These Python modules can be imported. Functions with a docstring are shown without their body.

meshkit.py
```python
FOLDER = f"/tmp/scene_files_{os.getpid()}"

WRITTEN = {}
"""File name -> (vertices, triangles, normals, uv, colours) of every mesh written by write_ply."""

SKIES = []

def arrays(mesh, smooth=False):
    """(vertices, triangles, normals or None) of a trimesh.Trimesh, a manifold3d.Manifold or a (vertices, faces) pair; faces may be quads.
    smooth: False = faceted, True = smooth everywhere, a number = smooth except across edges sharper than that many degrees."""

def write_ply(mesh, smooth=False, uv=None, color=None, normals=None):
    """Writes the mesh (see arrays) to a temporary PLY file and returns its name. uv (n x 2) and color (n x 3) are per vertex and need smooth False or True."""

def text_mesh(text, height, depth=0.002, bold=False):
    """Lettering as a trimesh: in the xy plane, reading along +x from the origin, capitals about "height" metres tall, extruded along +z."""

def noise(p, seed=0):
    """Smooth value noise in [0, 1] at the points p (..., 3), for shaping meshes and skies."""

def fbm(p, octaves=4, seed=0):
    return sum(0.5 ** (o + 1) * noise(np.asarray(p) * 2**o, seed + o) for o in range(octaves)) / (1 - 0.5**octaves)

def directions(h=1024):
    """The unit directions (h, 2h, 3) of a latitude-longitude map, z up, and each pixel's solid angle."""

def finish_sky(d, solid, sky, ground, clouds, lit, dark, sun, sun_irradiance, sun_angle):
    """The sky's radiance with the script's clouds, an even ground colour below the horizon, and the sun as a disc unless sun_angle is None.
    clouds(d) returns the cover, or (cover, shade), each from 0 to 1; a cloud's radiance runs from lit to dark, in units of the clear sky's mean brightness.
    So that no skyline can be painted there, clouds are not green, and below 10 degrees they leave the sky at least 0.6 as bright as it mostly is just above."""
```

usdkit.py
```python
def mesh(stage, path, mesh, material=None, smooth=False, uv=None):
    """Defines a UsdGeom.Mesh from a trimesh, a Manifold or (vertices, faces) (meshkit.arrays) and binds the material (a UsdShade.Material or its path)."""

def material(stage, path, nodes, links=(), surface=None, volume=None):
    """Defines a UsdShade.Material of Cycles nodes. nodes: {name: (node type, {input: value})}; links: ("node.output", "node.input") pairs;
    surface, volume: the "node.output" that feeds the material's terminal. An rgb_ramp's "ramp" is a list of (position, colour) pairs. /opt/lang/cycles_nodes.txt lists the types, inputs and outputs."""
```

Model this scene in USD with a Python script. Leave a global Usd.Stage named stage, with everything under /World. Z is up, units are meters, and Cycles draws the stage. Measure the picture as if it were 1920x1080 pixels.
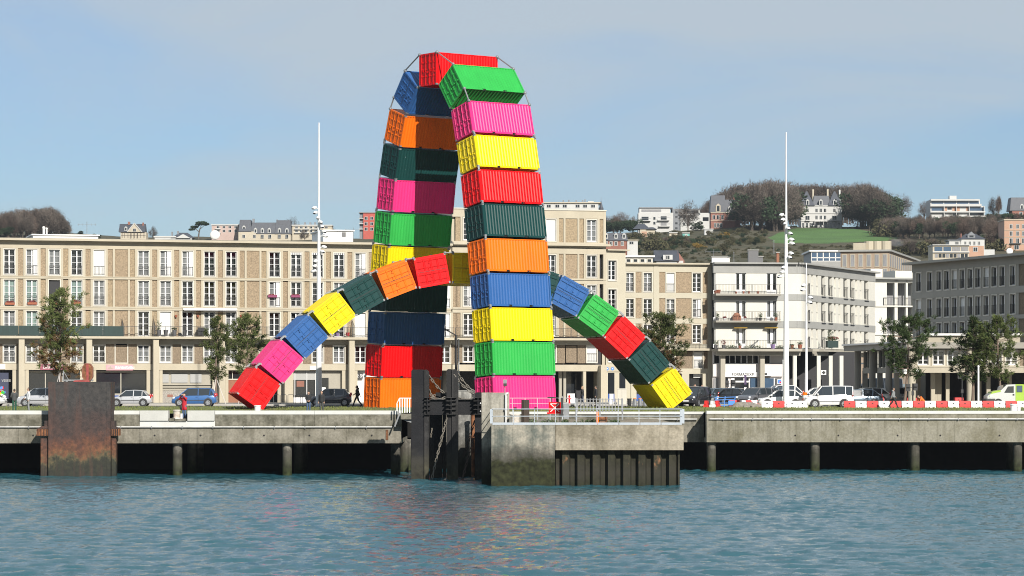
import math, random, numpy as np, trimesh, usdkit, meshkit
from pxr import Usd, UsdGeom, UsdLux, UsdShade, Gf, Sdf, Vt

stage = Usd.Stage.CreateInMemory()
UsdGeom.SetStageUpAxis(stage, "Z"); UsdGeom.SetStageMetersPerUnit(stage, 1.0)
UsdGeom.Xform.Define(stage, "/World")
UsdGeom.Scope.Define(stage, "/World/Looks")
RNG = random.Random(7); NPR = np.random.RandomState(11)

# ------------------------------------------------------------------ camera, sky, sun
FPX, HORIZON, EYE, WATER = 5400.0, 722.0, 1.8, -4.5
cam = UsdGeom.Camera.Define(stage, "/World/camera")
HA = 36.0
cam.CreateHorizontalApertureAttr(HA); cam.CreateVerticalApertureAttr(HA * 9 / 16)
cam.CreateFocalLengthAttr(FPX / 1920 * HA)
cam.CreateVerticalApertureOffsetAttr((HORIZON - 540) / 1920 * HA)
cam.CreateClippingRangeAttr((1.0, 9000.0))
cam.CreateExposureAttr(0.63)
cam.AddTransformOp().Set(Gf.Matrix4d(1, 0, 0, 0, 0, 0, 1, 0, 0, -1, 0, 0, 0, 0, EYE, 1))

SUN_EL, SUN_AZ = math.radians(29), math.atan2(0.383, -0.924)
sundir = Gf.Vec3d(math.cos(SUN_EL) * math.sin(SUN_AZ), math.cos(SUN_EL) * math.cos(SUN_AZ), math.sin(SUN_EL))
sun = UsdLux.DistantLight.Define(stage, "/World/sun")
sun.CreateIntensityAttr(1.25); sun.CreateAngleAttr(0.5); sun.CreateNormalizeAttr(True)
sun.CreateColorAttr(Gf.Vec3f(1.0, 0.945, 0.86))
zax = sundir.GetNormalized(); xax = Gf.Cross(Gf.Vec3d(0, 0, 1), zax).GetNormalized(); yax = Gf.Cross(zax, xax)
sun.AddTransformOp().Set(Gf.Matrix4d(*xax, 0, *yax, 0, *zax, 0, 0, 0, 0, 1))

dome = UsdLux.DomeLight.Define(stage, "/World/sky")
dome.CreateIntensityAttr(1.0)
skymat = usdkit.material(stage, "/World/Looks/sky", {
    "tc": ("texture_coordinate", {}),
    "map": ("mapping", {"scale": (4.2, 4.2, 15.0), "location": (3.7, 0.4, 2.15)}),
    "n1": ("noise_texture", {"scale": 1.0, "detail": 7.0, "roughness": 0.5, "distortion": 0.6}),
    "sz": ("separate_xyz", {}), "el": ("map_range", {"from_min": 0.0, "from_max": 0.15, "to_min": -0.30, "to_max": 0.13, "clamp": True}),
    "ad": ("math", {"math_type": "add"}),
    "r1": ("rgb_ramp", {"ramp": [(0.0, (0.1, 0.1, 0.1)), (0.40, (0.12, 0.12, 0.12)), (0.64, (0.85, 0.85, 0.85)), (1.0, (0.98, 0.98, 0.98))]}),
    "sky": ("sky_texture", {"sky_type": "single_scattering", "sun_disc": False, "sun_elevation": SUN_EL, "sun_rotation": SUN_AZ,
                            "air_density": 1.0, "aerosol_density": 0.6, "ozone_density": 2.0}),
    "tint": ("mix_color", {"blend_type": "multiply", "fac": 1.0, "b": (0.635, 0.765, 0.985), "use_clamp": False}),
    "mix": ("mix_color", {"b": (5.15, 5.85, 6.4), "use_clamp": False}),
    "bg": ("background_shader", {"strength": 0.064})},
    [("tc.generated", "map.vector"), ("map.vector", "n1.vector"), ("tc.generated", "sz.vector"), ("sz.z", "el.value"), ("n1.fac", "ad.value1"), ("el.result", "ad.value2"),
     ("ad.value", "r1.fac"), ("sky.color", "tint.a"), ("tint.result", "mix.a"), ("r1.color", "mix.fac"), ("mix.result", "bg.color")], surface="bg.background")
UsdShade.MaterialBindingAPI.Apply(dome.GetPrim()).Bind(skymat)
dome.GetPrim().SetCustomDataByKey("kind", "structure")

# ------------------------------------------------------------------ helpers
def K(px): return (px - 960.0) / FPX
def X(px, Y): return K(px) * Y
def Z(py, Y): return EYE - (py - HORIZON) / FPX * Y
def P(px, py, Y): return np.array([X(px, Y), Y, Z(py, Y)])

class MB:
    """collects pieces of one mesh"""
    def __init__(s): s.v, s.f, s.n = [], [], 0
    def add(s, v, f):
        v = np.asarray(v, float).reshape(-1, 3); f = np.asarray(f, int)
        if f.ndim == 2 and f.shape[1] == 4: f = np.vstack([f[:, [0, 1, 2]], f[:, [0, 2, 3]]])
        s.v.append(v); s.f.append(f + s.n); s.n += len(v); return s
    def box(s, x0, x1, y0, y1, z0, z1, M=None):
        if x0 > x1: x0, x1 = x1, x0
        if y0 > y1: y0, y1 = y1, y0
        if z0 > z1: z0, z1 = z1, z0
        v = np.array([[x0, y0, z0], [x1, y0, z0], [x1, y1, z0], [x0, y1, z0], [x0, y0, z1], [x1, y0, z1], [x1, y1, z1], [x0, y1, z1]], float)
        if M is not None: v = v @ M[:3, :3].T + M[:3, 3]
        return s.add(v, [[0, 3, 2, 1], [4, 5, 6, 7], [0, 1, 5, 4], [1, 2, 6, 5], [2, 3, 7, 6], [3, 0, 4, 7]])
    def bar(s, p, q, w, h=None, up=(0, 0, 1)):
        """square bar between two points"""
        p, q = np.array(p, float), np.array(q, float); h = w if h is None else h
        t = q - p; L = np.linalg.norm(t); t /= L; up = np.array(up, float)
        if abs(t @ up) > 0.97: up = np.array([1.0, 0, 0])
        a = np.cross(t, up); a /= np.linalg.norm(a); b = np.cross(a, t)
        o = [(-1, -1), (1, -1), (1, 1), (-1, 1)]
        v = [p + a * w / 2 * i + b * h / 2 * j for i, j in o] + [q + a * w / 2 * i + b * h / 2 * j for i, j in o]
        return s.add(v, [[0, 1, 2, 3], [7, 6, 5, 4], [0, 4, 5, 1], [1, 5, 6, 2], [2, 6, 7, 3], [3, 7, 4, 0]])
    def cyl(s, p, q, r, r2=None, n=10):
        p, q = np.array(p, float), np.array(q, float); r2 = r if r2 is None else r2
        t = q - p; t /= np.linalg.norm(t); up = np.array([0, 0, 1.0]) if abs(t[2]) < 0.9 else np.array([1.0, 0, 0])
        a = np.cross(t, up); a /= np.linalg.norm(a); b = np.cross(t, a)
        g = np.arange(n) * 2 * np.pi / n; c = np.cos(g)[:, None] * a + np.sin(g)[:, None] * b
        i = np.arange(n); j = (i + 1) % n
        f = np.vstack([np.c_[i, j, j + n], np.c_[i, j + n, i + n], np.c_[j, i, 0 * i + 2 * n], np.c_[i + n, j + n, 0 * i + 2 * n + 1]])
        return s.add(np.vstack([p + c * r, q + c * r2, p, q]), f)
    def tube(s, pts, r, n=6):
        pts = [np.array(p, float) for p in pts]; m = len(pts); r = np.broadcast_to(np.asarray(r, float), (m,))
        T = np.gradient(np.array(pts), axis=0); T /= np.linalg.norm(T, axis=1)[:, None] + 1e-12
        up = np.where(np.abs(T[:, 2:]) < 0.9, [[0, 0, 1.0]], [[1.0, 0, 0]])
        A = np.cross(T, up); A /= np.linalg.norm(A, axis=1)[:, None] + 1e-12; B = np.cross(T, A)
        g = np.arange(n) * 2 * np.pi / n
        v = np.array(pts)[:, None] + r[:, None, None] * (np.cos(g)[None, :, None] * A[:, None] + np.sin(g)[None, :, None] * B[:, None])
        i, j = np.meshgrid(np.arange(m - 1), np.arange(n), indexing="ij")
        q = np.stack([i * n + j, i * n + (j + 1) % n, (i + 1) * n + (j + 1) % n, (i + 1) * n + j], -1).reshape(-1, 4)
        k0 = s.n; s.add(v.reshape(-1, 3), q); i = np.arange(n); j = (i + 1) % n
        s.v.append(np.array([pts[0], pts[-1]])); c0 = s.n; s.n += 2
        s.f.append(np.c_[k0 + j, k0 + i, 0 * i + c0]); k1 = k0 + (m - 1) * n; s.f.append(np.c_[k1 + i, k1 + j, 0 * i + c0 + 1])
        return s
    def ball(s, c, r, sub=1, sc=(1, 1, 1)):
        m = ICO[sub]; return s.add(m[0] * np.array(sc) * r + np.array(c, float), m[1])
    def ext(s, poly, a0, a1, axis="y"):
        """extrudes a polygon (its two coordinates are the axes other than axis, in order) from a0 to a1"""
        from shapely.geometry import Polygon
        m = trimesh.creation.extrude_polygon(Polygon(poly), a1 - a0, engine="earcut")
        v = np.array(m.vertices); v[:, 2] += a0; f = np.array(m.faces)
        if axis == "y": v = v[:, [0, 2, 1]]; f = f[:, ::-1]
        elif axis == "x": v = v[:, [2, 0, 1]]
        return s.add(v, f)
    def grid(s, pts):
        """pts (m, n, 3)"""
        m, n = pts.shape[:2]
        i, j = np.meshgrid(np.arange(m - 1), np.arange(n - 1), indexing="ij")
        q = np.stack([i * n + j, i * n + j + 1, (i + 1) * n + j + 1, (i + 1) * n + j], -1).reshape(-1, 4)
        return s.add(pts.reshape(-1, 3), q)
    def mesh(s): return np.vstack(s.v), np.vstack(s.f)
    def at(s, M):
        v, f = s.mesh(); return MB().add(v @ M[:3, :3].T + M[:3, 3], f)
    def plus(s, o, M=None):
        v, f = o.mesh() if isinstance(o, MB) else o
        return s.add(v if M is None else v @ M[:3, :3].T + M[:3, 3], f)
ICO = {k: (np.array((m := trimesh.creation.icosphere(k, 1.0)).vertices), np.array(m.faces)) for k in (0, 1, 2)}

def TR(x=0, y=0, z=0, rz=0, s=1.0):
    c, n = math.cos(rz), math.sin(rz)
    return np.array([[c * s, -n * s, 0, x], [n * s, c * s, 0, y], [0, 0, s, z], [0, 0, 0, 1.0]])

taken = {}
def numbered(parent, name):
    k = (parent, name); c = taken.get(k, 0); taken[k] = c + 1
    return name if c == 0 else f"{name}_{c:03d}"
def tag(prim, label=None, cat=None, group=None, kind=None):
    for k, v in (("label", label), ("category", cat), ("group", group), ("kind", kind)):
        if v: prim.SetCustomDataByKey(k, v)
    return prim
def thing(name, label, cat, loc=(0, 0, 0), rz=0.0, group=None, M=None):
    x = UsdGeom.Xform.Define(stage, "/World/" + numbered("/World", name))
    if M is None: M = TR(*loc, rz)
    x.AddTransformOp().Set(Gf.Matrix4d(*np.asarray(M, float).T.ravel().tolist()))
    return tag(x.GetPrim(), label, cat, group)
def obj(name, mb, mat, parent=None, label=None, cat=None, group=None, kind=None, smooth=False):
    par = "/World" if parent is None else str(parent.GetPath())
    m = usdkit.mesh(stage, par + "/" + numbered(par, name), mb.mesh() if isinstance(mb, MB) else mb, mat, smooth)
    return tag(m.GetPrim(), label, cat, group, kind)
def dup(root, label, loc=(0, 0, 0), rz=0.0, group=None, M=None):
    was = root.GetCustomData(); name = root.GetName()
    if name[-4:-3] == "_" and name[-3:].isdigit(): name = name[:-4]
    r = thing(name, label, was["category"], loc, rz, group or was.get("group"), M)
    r.GetReferences().AddInternalReference(root.GetPath()); r.SetInstanceable(True)
    # the copy keeps its own place and words
    return r
def frameM(o, ax, ay, az):
    M = np.eye(4); M[:3, 0], M[:3, 1], M[:3, 2], M[:3, 3] = ax, ay, az, o; return M

# ------------------------------------------------------------------ materials
MATS = {}
ALB = 0.78
def mat(name, color, rough=0.6, var=0.12, scale=2.0, stretch=(1, 1, 1), bump=0.0, bscale=20.0, metallic=0.0, coat=0.0, spec=0.5, space="pos", dark=None, detail=5.0):
    """colour with two tones of noise and an optional fine relief"""
    c = np.array(color, float) * ALB; lo = np.clip(c * (1 - var), 0, 1) if dark is None else np.array(dark, float); hi = np.clip(c * (1 + var), 0, 1)
    nodes = {"g": ("geometry", {}), "tc": ("texture_coordinate", {}), "m": ("mapping", {"scale": tuple(np.array(stretch, float) * scale)}),
             "n": ("noise_texture", {"scale": 1.0, "detail": detail, "roughness": 0.62}),
             "r": ("rgb_ramp", {"ramp": [(0.28, lo), (0.72, hi)]}),
             "p": ("principled_bsdf", {"roughness": rough, "metallic": metallic, "coat_weight": coat, "coat_roughness": 0.12, "specular_ior_level": spec})}
    src = "g.position" if space == "pos" else "tc.object"
    links = [(src, "m.vector"), ("m.vector", "n.vector"), ("n.fac", "r.fac"), ("r.color", "p.base_color")]
    if bump:
        nodes["bn"] = ("noise_texture", {"scale": bscale, "detail": 3.0}); nodes["b"] = ("bump", {"strength": bump, "distance": 0.02})
        links += [(src, "bn.vector"), ("bn.fac", "b.height"), ("b.normal", "p.normal")]
    MATS[name] = usdkit.material(stage, "/World/Looks/" + name, nodes, links, surface="p.BSDF"); return MATS[name]
def plain(name, color, rough=0.5, metallic=0.0, coat=0.0, spec=0.5):
    MATS[name] = usdkit.material(stage, "/World/Looks/" + name, {"p": ("principled_bsdf", {"base_color": tuple(np.array(color) * ALB), "roughness": rough, "metallic": metallic, "coat_weight": coat, "coat_roughness": 0.1, "specular_ior_level": spec})}, [], surface="p.BSDF"); return MATS[name]

def glass(name, tint=(1, 1, 1), rough=0.02):
    MATS[name] = usdkit.material(stage, "/World/Looks/" + name, {
        "f": ("fresnel", {"IOR": 1.6}), "t": ("transparent_bsdf", {"color": tint}), "gl": ("glossy_bsdf", {"color": (1, 1, 1), "roughness": rough}),
        "mx": ("mix_closure", {})}, [("f.fac", "mx.fac"), ("t.BSDF", "mx.closure1"), ("gl.BSDF", "mx.closure2")], surface="mx.closure"); return MATS[name]

def weathered(name, base, dirt, z_lo=None, z_hi=None, algae=None, scale=0.6, streak=0.5, rough=0.85, rust=None, rust_amt=0.55, dirt_at=(0.42, 0.66)):
    """concrete or steel with blotches, vertical runs, and (below a height) weed from the tide"""
    base, dirt = np.array(base) * ALB, np.array(dirt) * ALB
    nodes = {"g": ("geometry", {}), "m1": ("mapping", {"scale": (scale, scale, scale)}), "n1": ("noise_texture", {"scale": 1.0, "detail": 8.0, "roughness": 0.65}),
             "r1": ("rgb_ramp", {"ramp": [(dirt_at[0], (0, 0, 0)), (dirt_at[1], (1, 1, 1))]}),
             "m2": ("mapping", {"scale": (2.2, 2.2, 0.16)}), "n2": ("noise_texture", {"scale": 1.0, "detail": 6.0, "roughness": 0.6}),
             "r2": ("rgb_ramp", {"ramp": [(0.50, (0, 0, 0)), (0.72, (streak, streak, streak))]}),
             "n3": ("noise_texture", {"scale": 7.0, "detail": 5.0}), "r3": ("rgb_ramp", {"ramp": [(0.3, (0.78, 0.78, 0.78)), (0.7, (1.1, 1.1, 1.1))]}),
             "c1": ("mix_color", {"a": tuple(base), "b": tuple(dirt)}), "c2": ("mix_color", {"b": tuple(np.array(dirt) * 0.7)}),
             "c3": ("mix_color", {"blend_type": "multiply", "fac": 1.0}), "bn": ("noise_texture", {"scale": 14.0, "detail": 5.0}), "b": ("bump", {"strength": 0.35, "distance": 0.03}),
             "p": ("principled_bsdf", {"roughness": rough, "specular_ior_level": 0.2})}
    links = [("g.position", "m1.vector"), ("m1.vector", "n1.vector"), ("n1.fac", "r1.fac"), ("r1.color", "c1.fac"), ("g.position", "m2.vector"), ("m2.vector", "n2.vector"),
             ("n2.fac", "r2.fac"), ("c1.result", "c2.a"), ("r2.color", "c2.fac"), ("g.position", "n3.vector"), ("n3.fac", "r3.fac"), ("c2.result", "c3.a"), ("r3.color", "c3.b"),
             ("g.position", "bn.vector"), ("bn.fac", "b.height"), ("b.normal", "p.normal")]
    out = "c3.result"
    if rust is not None:
        nodes["m4"] = ("mapping", {"scale": (1.1, 1.1, 0.45), "location": (4.1, 2.2, 7.7)}); nodes["n4"] = ("noise_texture", {"scale": 1.0, "detail": 7.0, "roughness": 0.7})
        nodes["r4"] = ("rgb_ramp", {"ramp": [(rust_amt, (0, 0, 0)), (rust_amt + 0.12, (0.85, 0.85, 0.85))]}); nodes["c4"] = ("mix_color", {"b": tuple(rust)})
        links += [("g.position", "m4.vector"), ("m4.vector", "n4.vector"), ("n4.fac", "r4.fac"), (out, "c4.a"), ("r4.color", "c4.fac")]; out = "c4.result"
    if algae is not None:
        nodes |= {"sx": ("separate_xyz", {}), "na": ("noise_texture", {"scale": 1.3, "detail": 6.0, "roughness": 0.7}), "ma": ("math", {"math_type": "multiply_add", "value2": 1.6, "value3": -0.8}),
                  "ad": ("math", {"math_type": "add"}), "mr": ("map_range", {"from_min": z_hi, "from_max": z_lo, "to_min": 0.0, "to_max": 1.0, "clamp": True}),
                  "nb": ("noise_texture", {"scale": 3.0, "detail": 6.0}), "rb": ("rgb_ramp", {"ramp": [(0.35, tuple(np.array(algae) * 0.5)), (0.7, tuple(np.array(algae) * 1.5))]}), "ca": ("mix_color", {})}
        nodes |= {"mr0": ("map_range", {"from_min": z_hi + .85, "from_max": z_hi + .1, "to_min": 0.0, "to_max": 0.78, "clamp": True}), "c0": ("mix_color", {"b": (.030, .028, .022)})}
        links += [("ad.value", "mr0.value"), ("mr0.result", "c0.fac"), (out, "c0.a")]; out = "c0.result"
        links += [("g.position", "sx.vector"), ("g.position", "na.vector"), ("na.fac", "ma.value1"), ("sx.z", "ad.value1"), ("ma.value", "ad.value2"), ("ad.value", "mr.value"),
                  ("mr.result", "ca.fac"), (out, "ca.a"), ("g.position", "nb.vector"), ("nb.fac", "rb.fac"), ("rb.color", "ca.b")]; out = "ca.result"
    links.append((out, "p.base_color"))
    MATS[name] = usdkit.material(stage, "/World/Looks/" + name, nodes, links, surface="p.BSDF"); return MATS[name]

PAINT = {"red": (0.84, 0.004, 0.007), "orange": (0.92, 0.175, 0.006), "yellow": (0.88, 0.68, 0.006), "green": (0.035, 0.42, 0.075), "dark_green": (0.008, 0.052, 0.050),
         "blue": (0.035, 0.125, 0.36), "pink": (0.84, 0.038, 0.22)}
for k, c in PAINT.items():
    mat("container_" + k, np.array(c) * 0.88, rough=0.36, var=0.09, scale=0.9, stretch=(1, 1, 0.35), coat=0.06, spec=0.16, bump=0.06, bscale=3.0)
mat("galvanised", (0.23, 0.24, 0.25), rough=0.55, metallic=0.3, var=0.2, scale=4)
plain("black_rubber", (0.012, 0.012, 0.013), 0.7); plain("dark_gap", (0.008, 0.008, 0.009), 0.9)
mat("beige_concrete", (0.43, 0.385, 0.295), rough=0.85, var=0.09, scale=0.7, stretch=(1, 1, 0.4), bump=0.1, bscale=25)
mat("pale_surround", (0.53, 0.50, 0.43), rough=0.75, var=0.06, scale=1.5)
mat("grey_beige", (0.35, 0.325, 0.27), rough=0.85, var=0.12, scale=0.8, stretch=(1, 1, 0.4))
mat("aggregate", (0.285, 0.217, 0.143), rough=0.9, var=0.36, scale=9.0, detail=2.0, bump=0.5, bscale=18)
mat("aggregate_dark", (0.21, 0.162, 0.112), rough=0.9, var=0.34, scale=9.0, detail=2.0, bump=0.5, bscale=18)
mat("aggregate_gold", (0.30, 0.232, 0.148), rough=0.9, var=0.36, scale=8.0, detail=2.0, bump=0.5, bscale=18)
plain("white_joinery", (0.68, 0.68, 0.68), 0.45); plain("shutter_white", (0.68, 0.68, 0.66), 0.6)
mat("curtain", (0.24, 0.24, 0.245), rough=0.9, var=0.35, scale=3.0, stretch=(5, 1, 0.2)); mat("curtain_green", (0.25, 0.33, 0.31), rough=0.9, var=0.3, scale=3.0, stretch=(4, 1, 0.3))
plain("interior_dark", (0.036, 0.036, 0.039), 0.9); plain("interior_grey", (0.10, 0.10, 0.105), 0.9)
glass("window_glass", (0.93, 0.95, 0.95)); plain("dark_glass", (0.018, 0.021, 0.025), 0.06, spec=0.6); plain("blue_glass", (0.06, 0.10, 0.16), 0.08, spec=0.6)
plain("black_iron", (0.018, 0.018, 0.02), 0.5); mat("balcony_green", (0.008, 0.030, 0.027), rough=0.7, var=0.25, scale=3, stretch=(3, 1, 0.2))
plain("white_paint", (0.80, 0.80, 0.79), 0.35, coat=0.3); mat("mast_white", (0.74, 0.75, 0.76), rough=0.35, var=0.05, scale=0.5)
# ------------------------------------------------------------------ the two arches of shipping containers
CL, CW, CH = 6.058, 2.438, 2.591
def corrugated(x0, x1, z0, z1, y, out, pitch=0.278, depth=0.036):
    n = max(1, round((x1 - x0) / pitch)); p = (x1 - x0) / n; xs, ds = [x0], [0.0]
    for i in range(n):
        b = x0 + i * p
        for t, d in ((0.13, 0), (0.37, 1), (0.63, 1), (0.87, 0)): xs.append(b + t * p); ds.append(d * depth)
    xs.append(x1); ds.append(0.0); xs, ds = np.array(xs), np.array(ds)
    g = np.zeros((2, len(xs), 3)); g[:, :, 0] = xs; g[:, :, 1] = y - out * ds; g[0, :, 2] = z0; g[1, :, 2] = z1
    m = MB().grid(g if out < 0 else g[:, ::-1]); return m
def make_container(color, label, group, M):
    t = thing("shipping_container", label, "container", group=group, M=M); m = MATS["container_" + color]
    hw, hh = CW / 2, CH / 2
    for s in (-1, 1):
        obj("side_wall", corrugated(0.16, CL - 0.16, -hh + 0.15, hh - 0.08, s * (hw - 0.012), s), m, t)
    # roof: shallow pressed ribs across
    r = corrugated(0.12, CL - 0.12, -hw + 0.06, hw - 0.06, -(hh - 0.02), -1, pitch=0.30, depth=0.02).at(np.array([[1, 0, 0, 0], [0, 0, 1, 0], [0, -1, 0, 0], [0, 0, 0, 1.0]]))
    obj("roof", r, m, t)
    fl = MB().box(0.1, CL - 0.1, -hw + 0.1, hw - 0.1, -hh + 0.13, -hh + 0.16)
    for k in range(18): fl.box(0.25 + k * 0.325, 0.31 + k * 0.325, -hw + 0.06, hw - 0.06, -hh + 0.02, -hh + 0.13)
    obj("floor", fl, m, t)
    e = corrugated(-hw + 0.14, hw - 0.14, -hh + 0.13, hh - 0.12, CL - 0.03, 1, pitch=0.25, depth=0.04).at(np.array([[0, 1, 0, 0], [-1, 0, 0, 0], [0, 0, 1, 0], [0, 0, 0, 1.0]]))
    obj("end_wall", e, m, t)
    f = MB()
    for x0, x1 in ((0.0, 0.15), (CL - 0.13, CL)):
        for s in (-1, 1): f.box(x0, x1, s * hw, s * (hw - 0.14), -hh + 0.118, hh - 0.118)
        f.box(x0, x1 - 0.03, -hw + 0.162, hw - 0.162, hh - 0.125, hh); f.box(x0, x1 - 0.03, -hw + 0.162, hw - 0.162, -hh, -hh + 0.13)
    for s in (-1, 1):
        f.box(0.178, CL - 0.178, s * hw, s * (hw - 0.06), hh - 0.085, hh)
        for a, b in ((0.178, 1.82), (2.18, 3.88), (4.24, CL - 0.178)): f.box(a, b, s * hw, s * (hw - 0.05), -hh, -hh + 0.155)
        for a in (1.82, 3.88): f.box(a, a + 0.36, s * hw, s * (hw - 0.05), -hh + 0.125, -hh + 0.155)
    obj("frame", f, m, t)
    pk = MB()
    for s in (-1, 1):
        for a in (1.82, 3.88): pk.box(a, a + 0.36, s * (hw - 0.07), s * (hw - 0.10), -hh + 0.005, -hh + 0.124)
    obj("fork_pocket", pk, MATS["dark_gap"], t)
    for x in (0.0, CL):
        for s in (-1, 1):
            for z in (-1, 1):
                c = MB().box(x - 0.004 if x == 0 else x - 0.178, 0.178 if x == 0 else x + 0.004, s * (hw + 0.004), s * (hw - 0.162), z * (hh + 0.004), z * (hh - 0.118))
                obj("corner_casting", c, MATS["galvanised"], t)
    for s in (-1, 1):
        y0, y1 = (0.012, hw - 0.15) if s > 0 else (-hw + 0.15, -0.012); z0, z1 = -hh + 0.14, hh - 0.135
        d = MB().box(0.055, 0.075, y0, y1, z0, z1)
        rim = 0.07
        d.box(0.02, 0.055, y0, y1, z1 - rim, z1).box(0.02, 0.055, y0, y1, z0, z0 + rim).box(0.02, 0.055, y0, y0 + rim, z0 + rim, z1 - rim).box(0.02, 0.055, y1 - rim, y1, z0 + rim, z1 - rim)
        n = 4; hz = (z1 - z0 - 2 * rim) / n
        for k in range(n - 1):      # pressed ribs across the leaf
            zc = z0 + rim + (k + 1) * hz; c = 0.055
            d.ext([(y0 + rim, zc - 0.0), (y0 + rim + 0.001, zc + 0.0)] and [(c, zc - 0.075), (0.024, zc - 0.03), (0.024, zc + 0.03), (c, zc + 0.075)], y0 + rim, y1 - rim, axis="y")
        door = obj("door", d, m, t)
        gk = MB(); x_ = 0.012
        for a, b, c, e in ((y0 - .014, y0 + .008, z0, z1), (y1 - .008, y1 + .014, z0, z1), (y0, y1, z0 - .02, z0 + .006), (y0, y1, z1 - .006, z1 + .02)): gk.box(x_, x_ + .05, a, b, c, e)
        obj("door_gasket", gk, MATS["black_rubber"], door)
        for q in (0.28, 0.80):
            y = y0 + (y1 - y0) * q; b = MB().cyl((-0.012, y, -hh + 0.05), (-0.012, y, hh - 0.05), 0.021, n=6)
            for zz in (-hh + 0.09, hh - 0.075, -0.55, 0.62): b.box(-0.03, 0.03, y - 0.055, y + 0.055, zz - 0.03, zz + 0.03)
            b.box(-0.035, -0.01, y - 0.24 * (1 if q < 0.5 else 1), y + 0.02, -0.24 + 0.10 * (q > 0.5), -0.20 + 0.10 * (q > 0.5))
            b.box(-0.03, 0.02, y - 0.27, y - 0.17, -0.28 + 0.10 * (q > 0.5), -0.15 + 0.10 * (q > 0.5))
            obj("locking_bar", b, m, door)
    return t

TA, TX0, TY0 = 0.63267, -9.0, 234.2
TALL = [('L', 1, -4.308, 1.126, 1.519), ('L', 2, -4.073, 3.818, 1.493), ('L', 3, -3.728, 6.517, 1.506), ('L', 4, -3.359, 9.209, 1.493), ('L', 5, -3.213, 12.019, 1.446), ('L', 6, -2.78, 14.714, 1.43), ('L', 7, -2.293, 17.436, 1.417), ('L', 8, -1.735, 20.102, 1.319), ('L', 9, -0.951, 22.799, 1.249), ('L', 10, 0.598, 25.559, 0.9), ('T', 11, 3.777, 27.131, -0.008), ('R', 10, 7.046, 25.493, -0.92), ('R', 9, 8.531, 22.639, -1.319), ('R', 8, 9.245, 19.94, -1.35), ('R', 7, 9.775, 17.23, -1.402), ('R', 6, 10.253, 14.543, -1.411), ('R', 5, 10.611, 11.852, -1.45), ('R', 4, 10.946, 9.146, -1.474), ('R', 3, 11.22, 6.458, -1.479), ('R', 2, 11.473, 3.816, -1.504), ('R', 1, 11.569, 1.125, -1.484)]
TCOL = ["orange", "red", "blue", "dark_green", "yellow", "green", "pink", "dark_green", "orange", "blue", "red", "green", "pink", "yellow", "red", "dark_green", "orange", "blue", "yellow", "green", "pink"]
LB, LY0 = 0.214957, 230.8
LOW = [('A', 1, -20.359, 1.5, 0.955), ('A', 2, -18.544, 3.665, 0.862), ('A', 3, -16.584, 5.633, 0.748), ('A', 4, -14.378, 7.47, 0.661), ('A', 5, -12.027, 8.952, 0.506), ('A', 6, -9.377, 10.183, 0.371), ('A', 7, -6.514, 10.918, 0.185), ('T', 8, -3.562, 11.131, -0.02), ('B', 7, -0.55, 10.72, -0.11), ('B', 6, 2.395, 9.9, -0.30), ('B', 5, 4.753, 8.991, -0.493), ('B', 4, 7.176, 7.452, -0.615), ('B', 3, 9.371, 5.674, -0.735), ('B', 2, 11.409, 3.676, -0.853), ('B', 1, 13.291, 1.481, -0.936)]
LCOL = ["red", "pink", "blue", "yellow", "dark_green", "orange", "red", "yellow", "orange", "dark_green", "blue", "green", "red", "dark_green", "yellow"]
TN = np.array([math.sin(TA), -math.cos(TA), 0]); TD = np.array([math.cos(TA), math.sin(TA), 0])
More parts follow.
